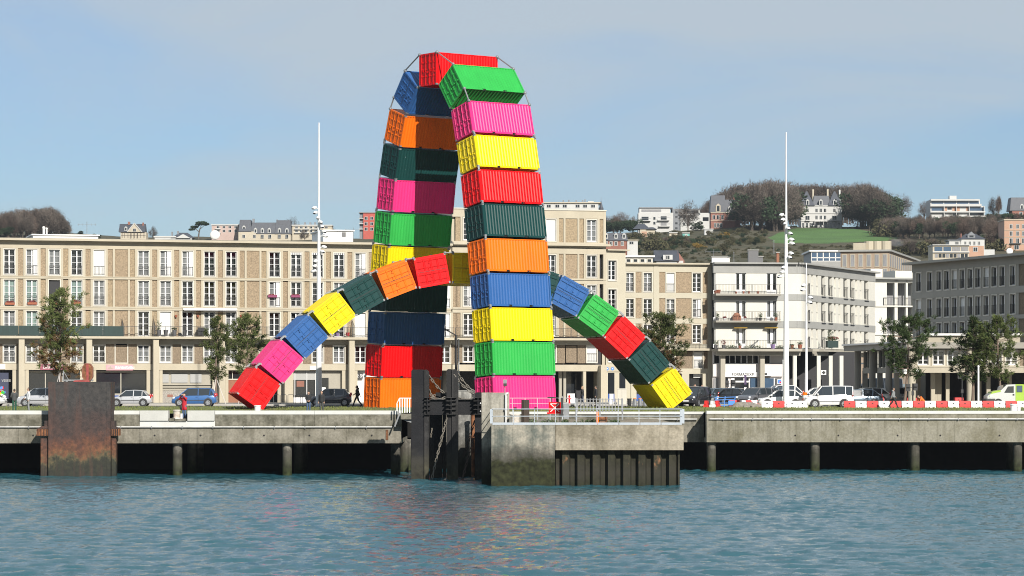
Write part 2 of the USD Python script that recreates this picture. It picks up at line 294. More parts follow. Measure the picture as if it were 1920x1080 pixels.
LN = np.array([math.cos(LB), math.sin(LB), 0]); LD = np.array([-math.sin(LB), math.cos(LB), 0]); UPZ = np.array([0, 0, 1.0])
protos = {}; names = {"dark_green": "dark green"}
ORD = ["lowest", "second from the ground", "third from the ground", "fourth from the ground", "fifth from the ground", "sixth from the ground", "seventh from the ground", "eighth from the ground", "ninth from the ground", "topmost"]
def container(color, label, group, M):
    if color in protos: return dup(protos[color], label, group=group, M=M)
    protos[color] = make_container(color, label, group, M); return protos[color]
tall_M, low_M = [], []
for (leg, k, u, z, th), c in zip(TALL, TCOL):
    o = np.array([TX0, TY0, 0]) + TN * u + UPZ * z
    if leg == "T": az = UPZ.copy(); lab = f"{c} container crowning the top of the tall arch"
    else:
        az = TN * math.cos(th) + UPZ * math.sin(th); az = az if leg == "L" else -az
        w = ORD[k - 1] if k < 10 else "topmost"
        lab = f"{names.get(c, c)} container, {w} in the {'left rear' if leg == 'L' else 'right front'} leg of the tall arch"
    M = frameM(o, TD, np.cross(az, TD), az); tall_M.append((M, leg)); container(c, lab, "containers of the tall arch", M)
for (leg, k, u, z, th), c in zip(LOW, LCOL):
    o = np.array([0, LY0, 0]) + LN * u + UPZ * z; az = LN * math.cos(th) + UPZ * math.sin(th); az = az if leg in "AT" else -az
    w = "lowest" if k == 1 else ORD[k - 1]
    if leg == "T": lab = "yellow container at the crown of the low arch, shaded by the tall leg"
    else: lab = f"{names.get(c, c)} container, {w} in the {'left' if leg == 'A' else 'right'} half of the low arch"
    # door end faces the water: x runs from the door backwards
    M = frameM(o, LD, np.cross(az, LD), az); low_M.append((M, leg)); container(c, lab, "containers of the low arch", M)

def corner(M, x, oy, oz): return (M @ np.array([x, oy * CW / 2, oz * CH / 2, 1.0]))[:3]
def side(which, i):
    if which == "tall": return ("lower" if i < 5 else "upper") + " left leg of tall arch" if i < 9 else "top of tall arch" if i < 11 else ("upper" if i < 15 else "lower") + " right leg of tall arch"
    return "left half of low arch" if i < 7 else "right half of low arch"
def links(Ms, which, cols):
    """grey steel links between the outer corners of neighbouring containers, and plates where the inner corners meet"""
    for i in range(len(Ms) - 1):
        (M1, l1), (M2, l2) = Ms[i], Ms[i + 1]
        ctr = 0.5 * (M1[:3, 3] + M2[:3, 3])
        c1, c2 = names.get(cols[i], cols[i]), names.get(cols[i + 1], cols[i + 1])
        for x, end in ((0.06, "near"), (CL - 0.06, "far")):
            cs1 = [corner(M1, x, a, b) for a in (-1, 1) for b in (-1, 1)]; cs2 = [corner(M2, x, a, b) for a in (-1, 1) for b in (-1, 1)]
            # the two facing corners of each: order all pairs by distance, take the inner pair (nearest) and the outer pair
            prs = sorted(((np.linalg.norm(p - q), a, b) for a, p in enumerate(cs1) for b, q in enumerate(cs2)))
            inner = prs[0]; outer = next(q for q in prs if q[1] != inner[1] and q[2] != inner[2])
            p, q = cs1[outer[1]], cs2[outer[2]]
            m = MB()
            if outer[0] > 0.08: m.cyl(p, q, 0.055, n=8)
            m.bar(p + (p - q) * 0.12, q + (q - p) * 0.12, 0.14) if outer[0] < 0.5 else m.ball(p, 0.13, 1).ball(q, 0.13, 1)
            obj("steel_link", m, MATS["galvanised"], None, f"{end}-end grey steel link, {side(which, i)}, between {c1} and {c2} containers", "steel link", "steel links between the containers")
links(tall_M, "tall", TCOL); links(low_M, "low", LCOL)
# ------------------------------------------------------------------ ground and water
def ground_z(y):
    return float(np.interp(y, [200, 222, 233, 261.9, 262.0, 330], [-0.2, -0.2, -0.06, -0.05, -0.05, -0.05]))
mat("asphalt", (0.13, 0.125, 0.115), rough=0.9, var=0.2, scale=0.4, bump=0.2, bscale=30)
mat("pavement_pale", (0.42, 0.40, 0.36), rough=0.85, var=0.15, scale=0.5, bump=0.1)
mat("grass_green", (0.125, 0.145, 0.036), rough=0.95, var=0.45, scale=1.2, stretch=(1, 0.4, 1), bump=0.6, bscale=14, dark=(0.075, 0.088, 0.020))
def sheet(name, prof, x0, x1, m, dz=0.0, kind="structure"):
    g = np.array([[(x, y, z + dz) for x in (x0, x1)] for y, z in prof]); return obj(name, MB().grid(g), m, kind=kind)
GX = [(-1500, X(752, 200.0), 201.0), (X(752, 200.0), X(1325, 209.0), 213.0), (X(1325, 209.0), 1500, 210.0)]
def deck_front(x): return next(y for a, b, y in GX if a <= x <= b)
sheet("ground", [(213.0, -0.21), (222, -0.21), (233, -0.075), (700, -0.07), (701, -0.5), (4000, -0.5)], -1500, 1500, MATS["asphalt"])
def strip(y0, y1, step=2.0): return [(y, ground_z(y)) for y in np.arange(y0, y1 + 1e-6, step)]

for a, b, y in (GX[0], GX[2]): sheet("ground", [(y, -0.21), (213.0, -0.21)], a, b, MATS["asphalt"])
# ------------------------------------------------------------------ quay walls, deck, piles
C = weathered
C("quay_concrete", (0.27, 0.25, 0.205), (0.125, 0.115, 0.085), scale=0.55, streak=0.7)
C("quay_concrete_right", (0.265, 0.25, 0.20), (0.15, 0.138, 0.09), scale=0.5, streak=0.75)
C("quay_upper", (0.26, 0.245, 0.20), (0.10, 0.095, 0.07), scale=1.1, streak=0.8, dirt_at=(0.35, 0.62))
mat("coping_white", (0.56, 0.56, 0.53), rough=0.8, var=0.10, scale=0.8)
C("pile_concrete", (0.30, 0.28, 0.24), (0.06, 0.058, 0.05), z_lo=-4.4, z_hi=-2.9, algae=(0.022, 0.028, 0.010), scale=1.2, streak=0.9)
mat("block_grey", (0.47, 0.47, 0.44), rough=0.85, var=0.08, scale=1.2)
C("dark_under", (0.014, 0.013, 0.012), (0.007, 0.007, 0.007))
mat("pipe_grey", (0.5, 0.5, 0.48), rough=0.5, var=0.2, scale=2)

LQ, RQ, MQ = 200.0, 209.0, 212.0
XL1 = X(752, LQ); XR0 = X(1325, RQ); XM1 = XR0
q = thing("quay", None, None); tag(q, kind="structure")
# left quay: coping, upper wall (dirty), ledge, lower beam in cast lengths
def beam_lengths(name, xs, y0, y1, z0, z1, m, gap=0.012):
    for a, b in zip(xs[:-1], xs[1:]): obj(name, MB().box(a + gap / 2, b - gap / 2, y0, y1, z0, z1), m, q)
zl0, zl1 = Z(831, LQ), Z(802, LQ)
xsl = [X(p, LQ) for p in (-260, 35, 140, 262, 370, 540, 650)] + [XL1]
beam_lengths("wall_beam", xsl, LQ, LQ + 1.4, zl0, zl1, MATS["quay_concrete"])
obj("ledge", MB().box(xsl[0], XL1, LQ - 0.06, LQ + 1.4, zl1 - 0.0, zl1 + 0.07), MATS["quay_concrete"], q)
zc = Z(777, LQ)
recess = (X(316, LQ), X(351, LQ)); slabs = ((X(262, LQ), X(316, LQ)), (X(351, LQ), X(403, LQ)))
for a, b in ((xsl[0], X(90, LQ)), (X(90, LQ), X(262, LQ)), (X(403, LQ), X(590, LQ)), (X(590, LQ), XL1)):
    obj("upper_wall", MB().box(a + 0.01, b - 0.01, LQ + 0.05, LQ + 1.4, zl1 + 0.07, zc), MATS["quay_upper"], q)
    obj("coping", MB().box(a + 0.01, b - 0.01, LQ + 0.02, LQ + 1.2, zc, Z(770, LQ)), MATS["coping_white"], q)
obj("upper_wall", MB().box(X(262, LQ), X(403, LQ), LQ + 0.07, LQ + 1.4, zl1 + 0.07, Z(789.5, LQ)), MATS["coping_white"], q, label="white washed wall below the two grey blocks")
for a, b in slabs: obj("block", MB().box(a + 0.02, b - 0.02, LQ - 0.05, LQ + 0.9, Z(789, LQ), Z(769.8, LQ)), MATS["block_grey"], q, label="smooth pale grey concrete block")
obj("step", MB().box(X(328, LQ), X(349, LQ), LQ - 0.04, LQ + 1.0, Z(790, LQ), Z(785, LQ)).box(X(316.5, LQ), X(327, LQ), LQ - 0.02, LQ + 1.0, Z(790, LQ), Z(784, LQ)), MATS["quay_upper"], q)
# right quay
zr0, zr1 = Z(829, RQ), Z(785.5, RQ)
xsr = [XR0] + [X(p, RQ) for p in (1440, 1560, 1690, 1790, 2200)]
beam_lengths("wall_beam", xsr, RQ, RQ + 1.4, zr0, zr1, MATS["quay_concrete_right"])
obj("upper_wall", MB().box(XR0, xsr[-1], RQ + 0.05, RQ + 1.4, zr1, Z(776, RQ)), MATS["quay_concrete_right"], q)
obj("coping", MB().box(XR0, xsr[-1], RQ, RQ + 1.2, Z(776, RQ), Z(770.5, RQ)), MATS["coping_white"], q)
# the wall set back behind the landing stage
zm0 = Z(829, MQ)
obj("wall_beam", MB().box(XL1 + 2.2, XM1, MQ, MQ + 1.4, zm0, Z(801, MQ)), MATS["quay_concrete"], q)
obj("upper_wall", MB().box(XL1 + 2.2, XM1, MQ + 0.08, MQ + 1.4, Z(801, MQ), Z(776.5, MQ)), MATS["quay_upper"], q)
obj("coping", MB().box(XL1 + 2.2, XM1, MQ, MQ + 1.2, Z(776.5, MQ), Z(772, MQ)), MATS["coping_white"], q)
obj("wall_beam", MB().box(XL1 - 0.7, XL1, LQ + 1.4, MQ, zl0, -0.2), MATS["quay_concrete"], q); obj("wall_beam", MB().box(XM1, XM1 + 0.7, RQ + 1.4, MQ, zm0, -0.2), MATS["quay_concrete"], q)
# decks behind the walls, back wall of the void
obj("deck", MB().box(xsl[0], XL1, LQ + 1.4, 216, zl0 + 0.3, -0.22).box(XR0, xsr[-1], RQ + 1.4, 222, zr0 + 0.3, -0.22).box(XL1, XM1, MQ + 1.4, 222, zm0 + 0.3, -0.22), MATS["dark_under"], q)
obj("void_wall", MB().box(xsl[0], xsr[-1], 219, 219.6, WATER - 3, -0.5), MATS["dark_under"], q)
for p, Y in ((128, LQ), (330.5, LQ), (537, LQ), (741, LQ + 1.5), (1335, RQ), (1530, RQ), (1718, RQ), (1911, RQ)):
    obj("pile", MB().cyl((X(p, Y), Y + 0.7, WATER - 2), (X(p, Y), Y + 0.7, zl0 + 0.05), 0.335, n=16), MATS["pile_concrete"], q, smooth=40)
    for dy in (6.0, 11.0): obj("pile", MB().cyl((X(p, Y) + 0.4, Y + dy, WATER - 2), (X(p, Y) + 0.4, Y + dy, zl0 + 0.05), 0.335, n=10), MATS["pile_concrete"], q, smooth=40)
for x0, x1, Y, py in ((xsl[0], XL1 - 0.6, LQ, 800.5), (XR0 + 0.2, xsr[-1], RQ, 785.5), (X(1190, MQ), XM1 - 0.5, MQ, 786)):
    t = thing("wall_pipe", {800.5: "thin grey pipe running along the ledge of the left quay wall", 785.5: "pale pipe running along the right quay wall", 786: "thin pipe along the set-back wall behind the landing stage"}[py], "pipe")
    obj("pipe", MB().cyl((x0, Y - 0.13, Z(py, Y)), (x1, Y - 0.13, Z(py, Y)), 0.05, n=8), MATS["pipe_grey"], t)
    b = MB()
    for x in np.arange(x0 + 1, x1, 2.13): b.box(x - 0.03, x + 0.03, Y - 0.19, Y - 0.0, Z(py, Y) - 0.09, Z(py, Y) + 0.06)
    obj("bracket", b, MATS["galvanised"], t, kind="stuff")
for px, Y in [(p, LQ) for p in (62, 290, 376, 495, 580, 697)] + [(p, RQ) for p in (1491, 1572, 1683, 1763, 1874)]:
    obj("drain_hole", MB().cyl((X(px, Y), Y - .012, Z(816.5, Y)), (X(px, Y), Y + .05, Z(816.5, Y)), .065, n=10), MATS["dark_gap"], q)
C("wall_rust", (0.20, 0.09, 0.045), (0.08, 0.04, 0.025), scale=3.0, rust=(.33, .2, .12), rust_amt=.55)
obj("rusty_plate", MB().box(X(723.5, LQ), X(728, LQ), LQ - .05, LQ, Z(824.5, LQ), Z(806, LQ)), MATS["wall_rust"], q, label="rusty steel plate let into the wall")
# drain holes and rust marks are in the concrete; the lawn behind
gm = MB()
for a, b, y0 in GX:
    a, b = max(a, -60), min(b, 60); gm.grid(np.array([[(x, y, ground_z(y) + 0.012) for x in np.linspace(a, b, 20)] for y in np.linspace(y0 + 0.1, 246.5, 40)]))
obj("grass", gm, MATS["grass_green"], kind="stuff")
bl = MB(); r = np.random.RandomState(3)
for k in range(9000):
    y = 202 + 44 * r.rand() ** 0.8; x = (r.rand() * 2 - 1) * 0.19 * y; y = max(y, deck_front(x) + 0.3); z = ground_z(y) + 0.01; h = 0.05 + 0.09 * r.rand(); a = r.rand() * 6.28; dx, dy = 0.05 * math.cos(a), 0.05 * math.sin(a)
    bl.v.append(np.array([[x - dx, y - dy, z], [x + dx, y + dy, z], [x + r.normal(0, .03), y + r.normal(0, .03), z + h]])); bl.f.append(np.array([[0, 1, 2]]) + bl.n); bl.n += 3
obj("grass_tufts", bl, MATS["grass_green"], kind="stuff")
obj("pavement", MB().grid(np.array([[(x, y, z) for x in (-90, 120)] for y, z in ((259.0, -0.055), (259.01, 0.06), (262, 0.07), (330, 0.08))])), MATS["pavement_pale"], kind="structure")

# ------------------------------------------------------------------ concrete landing stage with sheet piles
PS = 179.0
C("stage_concrete", (0.36, 0.32, 0.25), (0.17, 0.148, 0.105), scale=0.5, streak=0.5, rust=(0.30, 0.17, 0.08), rust_amt=0.66)
C("stage_low", (0.36, 0.33, 0.27), (0.11, 0.125, 0.11), z_lo=-3.0, z_hi=-2.6, algae=(0.020, 0.022, 0.009), scale=0.8, streak=1.0)
C("sheet_pile", (0.042, 0.040, 0.025), (0.020, 0.020, 0.013), z_lo=-4.8, z_hi=-3.7, algae=(0.016, 0.018, 0.008), scale=1.6, streak=0.8, rust=(0.34, 0.16, 0.08), rust_amt=0.62)
C("tower_concrete", (0.36, 0.34, 0.29), (0.21, 0.20, 0.165), z_lo=-3.9, z_hi=-2.6, algae=(0.015, 0.017, 0.008), scale=0.7, streak=0.7)
st = thing("landing_stage", "concrete landing stage with steel sheet piles standing in front of the quay", "landing stage")
xa, xb, xc = X(921, PS), X(1041, PS), X(1282, PS); zt, zb = Z(797, PS), Z(844, PS)
def rough_block(x0, x1, y0, y1, z0, z1, n=0.02, seg=0.35):
    m = trimesh.creation.box((x1 - x0, y1 - y0, z1 - z0)); m.apply_translation(((x0 + x1) / 2, (y0 + y1) / 2, (z0 + z1) / 2))
    m = m.subdivide_to_size(seg * 1.6); v = np.array(m.vertices); w = meshkit.fbm(v * 1.9, 3, 2)[:, None] - 0.5; c = np.array([(x0 + x1) / 2, (y0 + y1) / 2, (z0 + z1) / 2])
    v = v - (v - c) / np.linalg.norm(v - c, axis=1)[:, None] * (w + 0.5) * n * 2; return (v, np.array(m.faces))
obj("front_beam", rough_block(xb, xc, PS, MQ - 0.2, zb, zt, 0.035), MATS["stage_concrete"], st)
obj("solid_end", rough_block(xa, xb - 0.01, PS - 0.02, MQ - 0.2, WATER - 2, zt, 0.03), MATS["stage_low"], st, label="solid concrete end streaked white above, green with weed below")
# sheet piling: folded pans, each one a part
n = 8; x0s, x1s = xb + 0.05, X(1272, PS)
pw = (x1s - x0s) / n
for k in range(n):
    a = x0s + k * pw; y0, d = PS + 0.55, 0.42
    prof = [(0.0, d), (0.30, d), (0.42, 0.0), (0.86, 0.0), (0.98, d), (1.0, d)]
    g = np.array([[(a + t * pw, y0 + dd, z) for t, dd in prof] for z in (WATER - 2, zb + 0.02)]); obj("sheet_pile", MB().grid(g), MATS["sheet_pile"], st)
obj("pile_side", MB().box(x1s, x1s + 0.12, PS + 0.55, 205, WATER - 2, zb), MATS["sheet_pile"], st); obj("pile_backing", MB().box(xb, x1s, PS + 1.2, PS + 1.4, WATER - 2, zb), MATS["dark_gap"], st)
# upstand block at its left
tw = thing("concrete_upstand", "tall square concrete upstand between the black fender columns and the landing stage", "concrete block")
TWY = 181.6
obj("block", rough_block(X(903, TWY), X(955, TWY), TWY, TWY + 5, WATER - 2, Z(736, TWY), 0.015), MATS["tower_concrete"], tw)
# grey railing round the stage
rl = thing("stage_railing", "low grey steel railing with kick plate along the front of the landing stage", "railing")
xr0, xr1 = X(923, PS + 0.1), X(1279, PS + 0.1); zz0, zz1 = zt, Z(767, PS)
mat("rail_grey", (0.38, 0.42, 0.46), rough=0.45, var=0.08, scale=2); G = MATS["rail_grey"]; yy = PS + 0.12
for k in range(10):
    x = xr0 + 0.02 + k * (xr1 - xr0 - 0.1) / 9; obj("post", MB().box(x - 0.02, x + 0.02, yy - 0.02, yy + 0.02, zz0, zz1), G, rl)
for zr in (zz1, (zz0 + zz1) / 2 + 0.05): obj("rail", MB().cyl((xr0, yy - 0.03, zr), (xr1, yy - 0.03, zr), 0.028, n=6), G, rl)
for k in range(9):
    a = xr0 + k * (xr1 - xr0) / 9; obj("kick_plate", MB().box(a + 0.02, a + (xr1 - xr0) / 9 - 0.02, yy - 0.05, yy - 0.035, zz0 + 0.01, zz0 + 0.16), G, rl)
for x in (xr0, xr1):
    for zr in (zz1, (zz0 + zz1) / 2 + 0.05): obj("rail", MB().cyl((x, yy, zr), (x, yy + (2.4 if x == xr0 else 8), zr), 0.028, n=6), G, rl)
    obj("end_plate", MB().box(x - 0.14, x + 0.14 if x == xr1 else x + 0.0, yy - 0.01, yy + 0.04, zz0 + 0.1, zz1), G, rl)
# ------------------------------------------------------------------ buildings along the quay
class Fac:
    """a facade line through (x, y), turned by ang; local x runs along it, local y into the building"""
    def __init__(s, x, y, ang): s.o = (x, y); s.a = ang; s.d = (math.cos(ang), math.sin(ang))
    def u(s, px, v=0.0):
        ox, oy = s.o[0] - v * s.d[1], s.o[1] + v * s.d[0]; k = K(px); return (k * oy - ox) / (s.d[0] - k * s.d[1])
    def Y(s, px, v=0.0): return s.o[1] + v * s.d[0] + s.u(px, v) * s.d[1]
    def z(s, px, py, v=0.0): return Z(py, s.Y(px, v))
def through(px0, Y0, px1, Y1):
    x0, x1 = X(px0, Y0), X(px1, Y1); return Fac(x0, Y0, math.atan2(Y1 - Y0, x1 - x0))

M_ = MATS
def window(par, u, z0, z1, w=1.05, style="glass", rail=False, depth=0.16, rows=4, surround=0.10, sm="pale_surround", leaves=2, name="window", lab=None, v=0.0, proud=0.05, back=None):
    """a window: pale surround (the part), casement, pane, and what hangs behind or before it"""
    h = w / 2; s = surround; f = MB()
    f.box(u - h - s, u - h, v - proud, v + depth + 0.1, z0 - s, z1 + s).box(u + h, u + h + s, v - proud, v + depth + 0.1, z0 - s, z1 + s)
    f.box(u - h, u + h, v - proud - 0.03, v + depth + 0.1, z0 - s, z0).box(u - h, u + h, v - proud, v + depth + 0.1, z1, z1 + s)
    p = obj(name, f, M_[sm], par, label=lab)
    y = v + depth
    if style == "shutter":
        sh = MB().box(u - h, u + h, y - 0.06, y - 0.03, z0, z1)
        for k in range(1, int((z1 - z0) / 0.22)): sh.box(u - h, u + h, y - 0.066, y - 0.06, z0 + k * 0.22, z0 + k * 0.22 + 0.015)
        obj("shutter", sh, M_["shutter_white"], p)
    elif style == "open":
        obj("opening", MB().box(u - h, u + h, y + 0.02, y + 0.04, z0, z1), M_["interior_dark"], p)
    else:
        c = MB(); b = 0.065
        if style == "half":   # one leaf behind a white folding shutter
            c.box(u + h * 0.25, u + h, y - 0.10, y - 0.06, z0, z1)
        for k in range(leaves):
            a0 = u - h + k * w / leaves; a1 = a0 + w / leaves
            c.box(a0, a0 + b, y, y + 0.05, z0, z1).box(a1 - b, a1, y, y + 0.05, z0, z1).box(a0 + b, a1 - b, y, y + 0.05, z1 - b, z1).box(a0 + b, a1 - b, y, y + 0.05, z0, z0 + b * 1.4)
            for q in range(1, rows): zz = z0 + (z1 - z0) * q / rows; c.box(a0 + b, a1 - b, y + 0.005, y + 0.04, zz - 0.018, zz + 0.018)
        obj("casement", c, M_["white_joinery"], p)
        obj("pane", MB().add([[u - h, y + 0.025, z0], [u + h, y + 0.025, z0], [u + h, y + 0.025, z1], [u - h, y + 0.025, z1]], [[0, 1, 2, 3]]), M_["window_glass"], p)
        if style in ("curtain", "green", "half", "drape", "pane"):
            cm = {"green": "curtain_green"}.get(style, "curtain"); n = 14; xs = np.linspace(u - h, u + h, n); wv = 0.03 * np.where(np.arange(n) % 2, 1, -1)
            zb = z0 if style != "pane" else z0 + (z1 - z0) * 0.0
            g = np.array([[(x, y + 0.14 + d, z) for x, d in zip(xs, wv)] for z in (zb, z1)])
            if style == "drape":
                g[0, :, 0] = np.where(xs < u, u - h + (xs - u + h) * 0.35, u + h - (u + h - xs) * 0.35)
            obj("curtain", MB().grid(g), M_[cm], p)
    if rail:
        r = MB(); zt = z0 + 0.92
        r.box(u - h, u + h, v - 0.05, v - 0.02, zt - 0.03, zt).box(u - h, u + h, v - 0.05, v - 0.02, z0 + 0.12, z0 + 0.14)
        for k in range(8): x = u - h + (k + 0.5) * w / 8; r.box(x - 0.009, x + 0.009, v - 0.045, v - 0.025, z0 + 0.05, zt - 0.03)
        obj("guard_rail", r, M_["black_iron"], p)
    return p
def railing(par, u0, u1, z, v, h=1.0, step=0.13, name="balcony_railing", m="black_iron", w=0.016, post=2.0):
    r = MB(); r.box(u0, u1, v - 0.02, v + 0.02, z + h - 0.04, z + h).box(u0, u1, v - 0.012, v + 0.012, z + 0.08, z + 0.11)
    for x in np.arange(u0 + step / 2, u1, step): r.box(x - w / 2, x + w / 2, v - w / 2, v + w / 2, z + 0.11, z + h - 0.04)
    for x in np.arange(u0, u1 + 0.01, post): r.box(x - 0.022, x + 0.022, v - 0.022, v + 0.022, z, z + h)
    return obj(name, r, M_[m], par)
WS = random.Random(21)
def pick_style():
    r = WS.random(); return "glass" if r < 0.56 else "curtain" if r < 0.78 else "drape" if r < 0.85 else "half" if r < 0.93 else "shutter"

# ---- the long beige apartment block on the left
A = through(0, 277.0, 690, 286.2)
def za(py): return Z(py, 277.0)          # heights read at the left end
bA = thing("apartment_building", "long beige concrete apartment block with tall white windows and brown panels, behind the left leg", "building", (A.o[0], A.o[1], 0), A.a)
ZR = [(za(514.5), za(467)), (za(571.3), za(524.2)), (za(629), za(582.5))]      # the three upper floors: bottom and top of the openings
ZM = (za(679), za(646.5)); ZB0, ZB1 = za(693.5), za(681.5); ZS = (za(634.5), za(630)); ZG = 0.08
uA0, uA1 = A.u(-28), A.u(846)
pit = (A.u(675.7) - A.u(17.5)) / 16.0
cols = [A.u(17.5) + k * pit for k in range(-1, 21)]
blank = lambda k: (k - 1) % 6 == 5 or k == 0
uA0 = cols[0] - pit * 0.5
special = {(1, 5): "shutter", (1, 1): "glass", (1, 2): "half", (1, 9): "half", (1, 8): "half", (2, 3): "open", (2, 1): "green", (2, 2): "green", (2, 4): "green", (2, 5): "drape", (3, 8): "shutter",
           (3, 10): "curtain", (3, 11): "curtain", (1, 17): "half", (3, 17): "shutter", (1, 7): "curtain", (3, 2): "green", (3, 5): "curtain", (2, 7): "drape"}
frame = MB()
zrow_lo, zrow_hi = [za(522), za(578.5), za(630)], [za(465.5), za(522), za(580)]
for k, u in enumerate(cols):
    for j in range(3):
        z0, z1 = ZR[j]; lo = z0 - 0.12; hi = z1 + 0.12
        for s in (-1, 1): frame.box(u + s * 0.73 - 0.10, u + s * 0.73 + 0.10, -0.04, 0.35, lo, hi)
        obj("infill_panel", MB().box(u + 0.83, u + pit - 0.83, 0.07, 0.2, lo, hi), M_["aggregate" if (k + j) % 3 else "aggregate_gold"], bA)
        if blank(k): obj("infill_panel", MB().box(u - 0.63, u + 0.63, 0.06, 0.2, lo, hi), M_["aggregate"], bA)
        else: window(bA, u, z0, z1, 1.05, special.get((j + 1, k), pick_style()), rail=j < 2, depth=0.14 if j < 2 else 0.2)
frame.box(uA0, uA1, -0.02, 0.35, ZR[0][1] + 0.12, za(452.5))
for j in (0, 1):
    a, b = ZR[j + 1][1] + 0.12, ZR[j][0] - 0.12; m = (a + b) / 2
    frame.box(uA0, uA1, -0.06, 0.35, m + 0.05, b).box(uA0, uA1, -0.10, 0.35, a, m - 0.03).box(uA0, uA1, -0.02, 0.35, m - 0.03, m + 0.05)
obj("concrete_frame", frame, M_["beige_concrete"], bA)
cor = MB().box(uA0, uA1, -0.75, 0.4, za(450.5), za(446.5)).box(uA0, uA1, -0.35, 0.4, za(452.5), za(450.5)); obj("cornice", cor, M_["beige_concrete"], bA)
mat("roof_gravel", (0.20, 0.19, 0.17), rough=0.95, var=0.3, scale=3)
obj("roof", MB().box(uA0, uA1, -0.3, 11.5, za(446.5), za(445.5)), M_["roof_gravel"], bA)
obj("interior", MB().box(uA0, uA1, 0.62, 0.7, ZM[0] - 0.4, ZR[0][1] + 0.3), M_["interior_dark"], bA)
obj("rear_wall", MB().box(uA0, uA1, 11.0, 11.5, 0, za(447)).box(uA0, uA0 + 0.3, 0.7, 11, 0, za(447)).box(uA1 - 0.3, uA1, 0.7, 11, 0, za(447)), M_["grey_beige"], bA)
# balcony floor
obj("balcony_slab", MB().box(uA0, uA1, -1.35, 0.35, ZS[0], ZS[1]), M_["beige_concrete"], bA)
obj("balcony_beam", MB().box(uA0, uA1, -0.05, 0.35, ZM[1] + 0.12, ZS[0]), M_["grey_beige"], bA)
gp = [A.u(0, -1.3), A.u(232, -1.3)]
xs = np.linspace(uA0, gp[1], 8)
for a, b in zip(xs[:-1], xs[1:]): obj("balcony_panel", MB().box(a + 0.02, b - 0.02, -1.33, -1.29, ZS[1] + 0.03, ZS[1] + 0.98), M_["balcony_green"], bA, label="dark green balcony screen")
railing(bA, gp[1] + 0.03, uA1, ZS[1], -1.3)
for px in (230, 289, 662, 705, 783):
    u = A.u(px, -0.6); d = MB()
    for k in range(7): d.bar((u, -1.3 + k * 0.2, ZS[1]), (u, -1.3 + k * 0.2, ZS[1] + 1.1 + 0.1 * k), 0.02)
    d.bar((u, -1.3, ZS[1] + 1.1), (u, -0.05, ZS[1] + 1.75), 0.03).bar((u, -1.3, ZS[1] + 0.1), (u, -0.05, ZS[1] + 0.1), 0.03); obj("balcony_divider", d, M_["black_iron"], bA)
# mezzanine
fr = MB()
for k, u in enumerate(cols):
    z0, z1 = ZM
    obj("infill_panel", MB().box(u + 0.66, u + pit - 0.66, 0.02, 0.2, z0 - 0.12, z1 + 0.12), M_["aggregate_dark"], bA)
    if blank(k):
        obj("infill_panel", MB().box(u - 0.56, u + 0.56, 0.05, 0.2, z0 - 0.02, z1 + 0.02), M_["aggregate_dark"], bA)
        fr.box(u - 0.66, u - 0.56, -0.02, 0.2, z0 - 0.12, z1 + 0.12).box(u + 0.56, u + 0.66, -0.02, 0.2, z0 - 0.12, z1 + 0.12).box(u - 0.56, u + 0.56, -0.02, 0.2, z0 - 0.12, z0 - 0.02)
    else: window(bA, u, z0, z1, 1.1, WS.choice(["glass", "glass", "curtain", "drape", "glass"]), rail=k in (1, 2, 3, 4, 5), rows=3, depth=0.14)
obj("window_frame", fr, M_["pale_surround"], bA)
obj("arcade_beam", MB().box(uA0, uA1, -0.08, 0.35, ZB0, ZB1), M_["beige_concrete"], bA)
# columns, shop bays
ucol = [cols[1] + pit * (0.5 + 3 * k) for k in range(7)]
for u in ucol:
    obj("column", MB().box(u - 0.27, u + 0.27, -1.15, -0.55, ZG, ZS[0]), M_["beige_concrete"], bA)
    for s in (-1, 1): obj("pilaster", MB().box(u + s * 0.62 - 0.16, u + s * 0.62 + 0.16, -0.04, 0.35, ZG, ZB0), M_["beige_concrete"], bA)
    obj("pier", MB().box(u - 0.46, u + 0.46, 0.02, 0.4, ZG, ZB0), M_["grey_beige"], bA)
mat("terracotta", (0.27, 0.115, 0.065), rough=0.8, var=0.15, scale=2); plain("roller_grey", (0.34, 0.34, 0.33), 0.6); mat("speckled_wall", (0.30, 0.28, 0.25), rough=0.9, var=0.5, scale=12)
plain("shop_blue", (0.02, 0.07, 0.30), 0.5); plain("shop_dark_blue", (0.015, 0.022, 0.06), 0.4); plain("wood_red", (0.22, 0.08, 0.05), 0.6)
def bay(k): return ucol[k] + 0.78, ucol[k + 1] - 0.78
zt = ZB0; back = MB().box(uA0, uA1, 2.4, 2.6, ZG, ZB0).box(uA0, uA1, 0.4, 2.6, ZB0 - 0.08, ZB0)
obj("shop_back_wall", back, M_["interior_grey"], bA)
def shopfront(k, zs, m, v=0.5, mull=3):
    a, b = bay(k); obj("shop_window", MB().box(a, b, v, v + 0.03, zs, zt - 0.25), M_[m], bA); f = MB()
    f.box(a, b, v - 0.06, v + 0.05, zt - 0.25, zt).box(a, b, v - 0.08, v + 0.05, ZG, zs)
    for q in range(mull + 1): x = a + (b - a) * q / mull; f.box(max(a, x - 0.05), min(b, x + 0.05), v - 0.05, v - 0.0, zs, zt - 0.25)
    return obj("shop_frame", f, M_["grey_beige"], bA)
shopfront(0, ZG + 0.5, "dark_glass"); shopfront(1, ZG + 0.9, "dark_glass", mull=2)
a, b = bay(1); obj("shop_stall", MB().box(a, b - 0.5, 0.30, 0.40, ZG, ZG + 0.72), M_["shop_blue"], bA)
a, b = bay(2); zs = ZG + 1.55
for q0, q1 in ((0.02, 0.14), (0.19, 0.52), (0.57, 0.80)): obj("roller_shutter", MB().box(a + (b - a) * q0, a + (b - a) * q1, 0.62, 0.68, ZG + 1.95, zt - 0.35), M_["roller_grey"], bA)
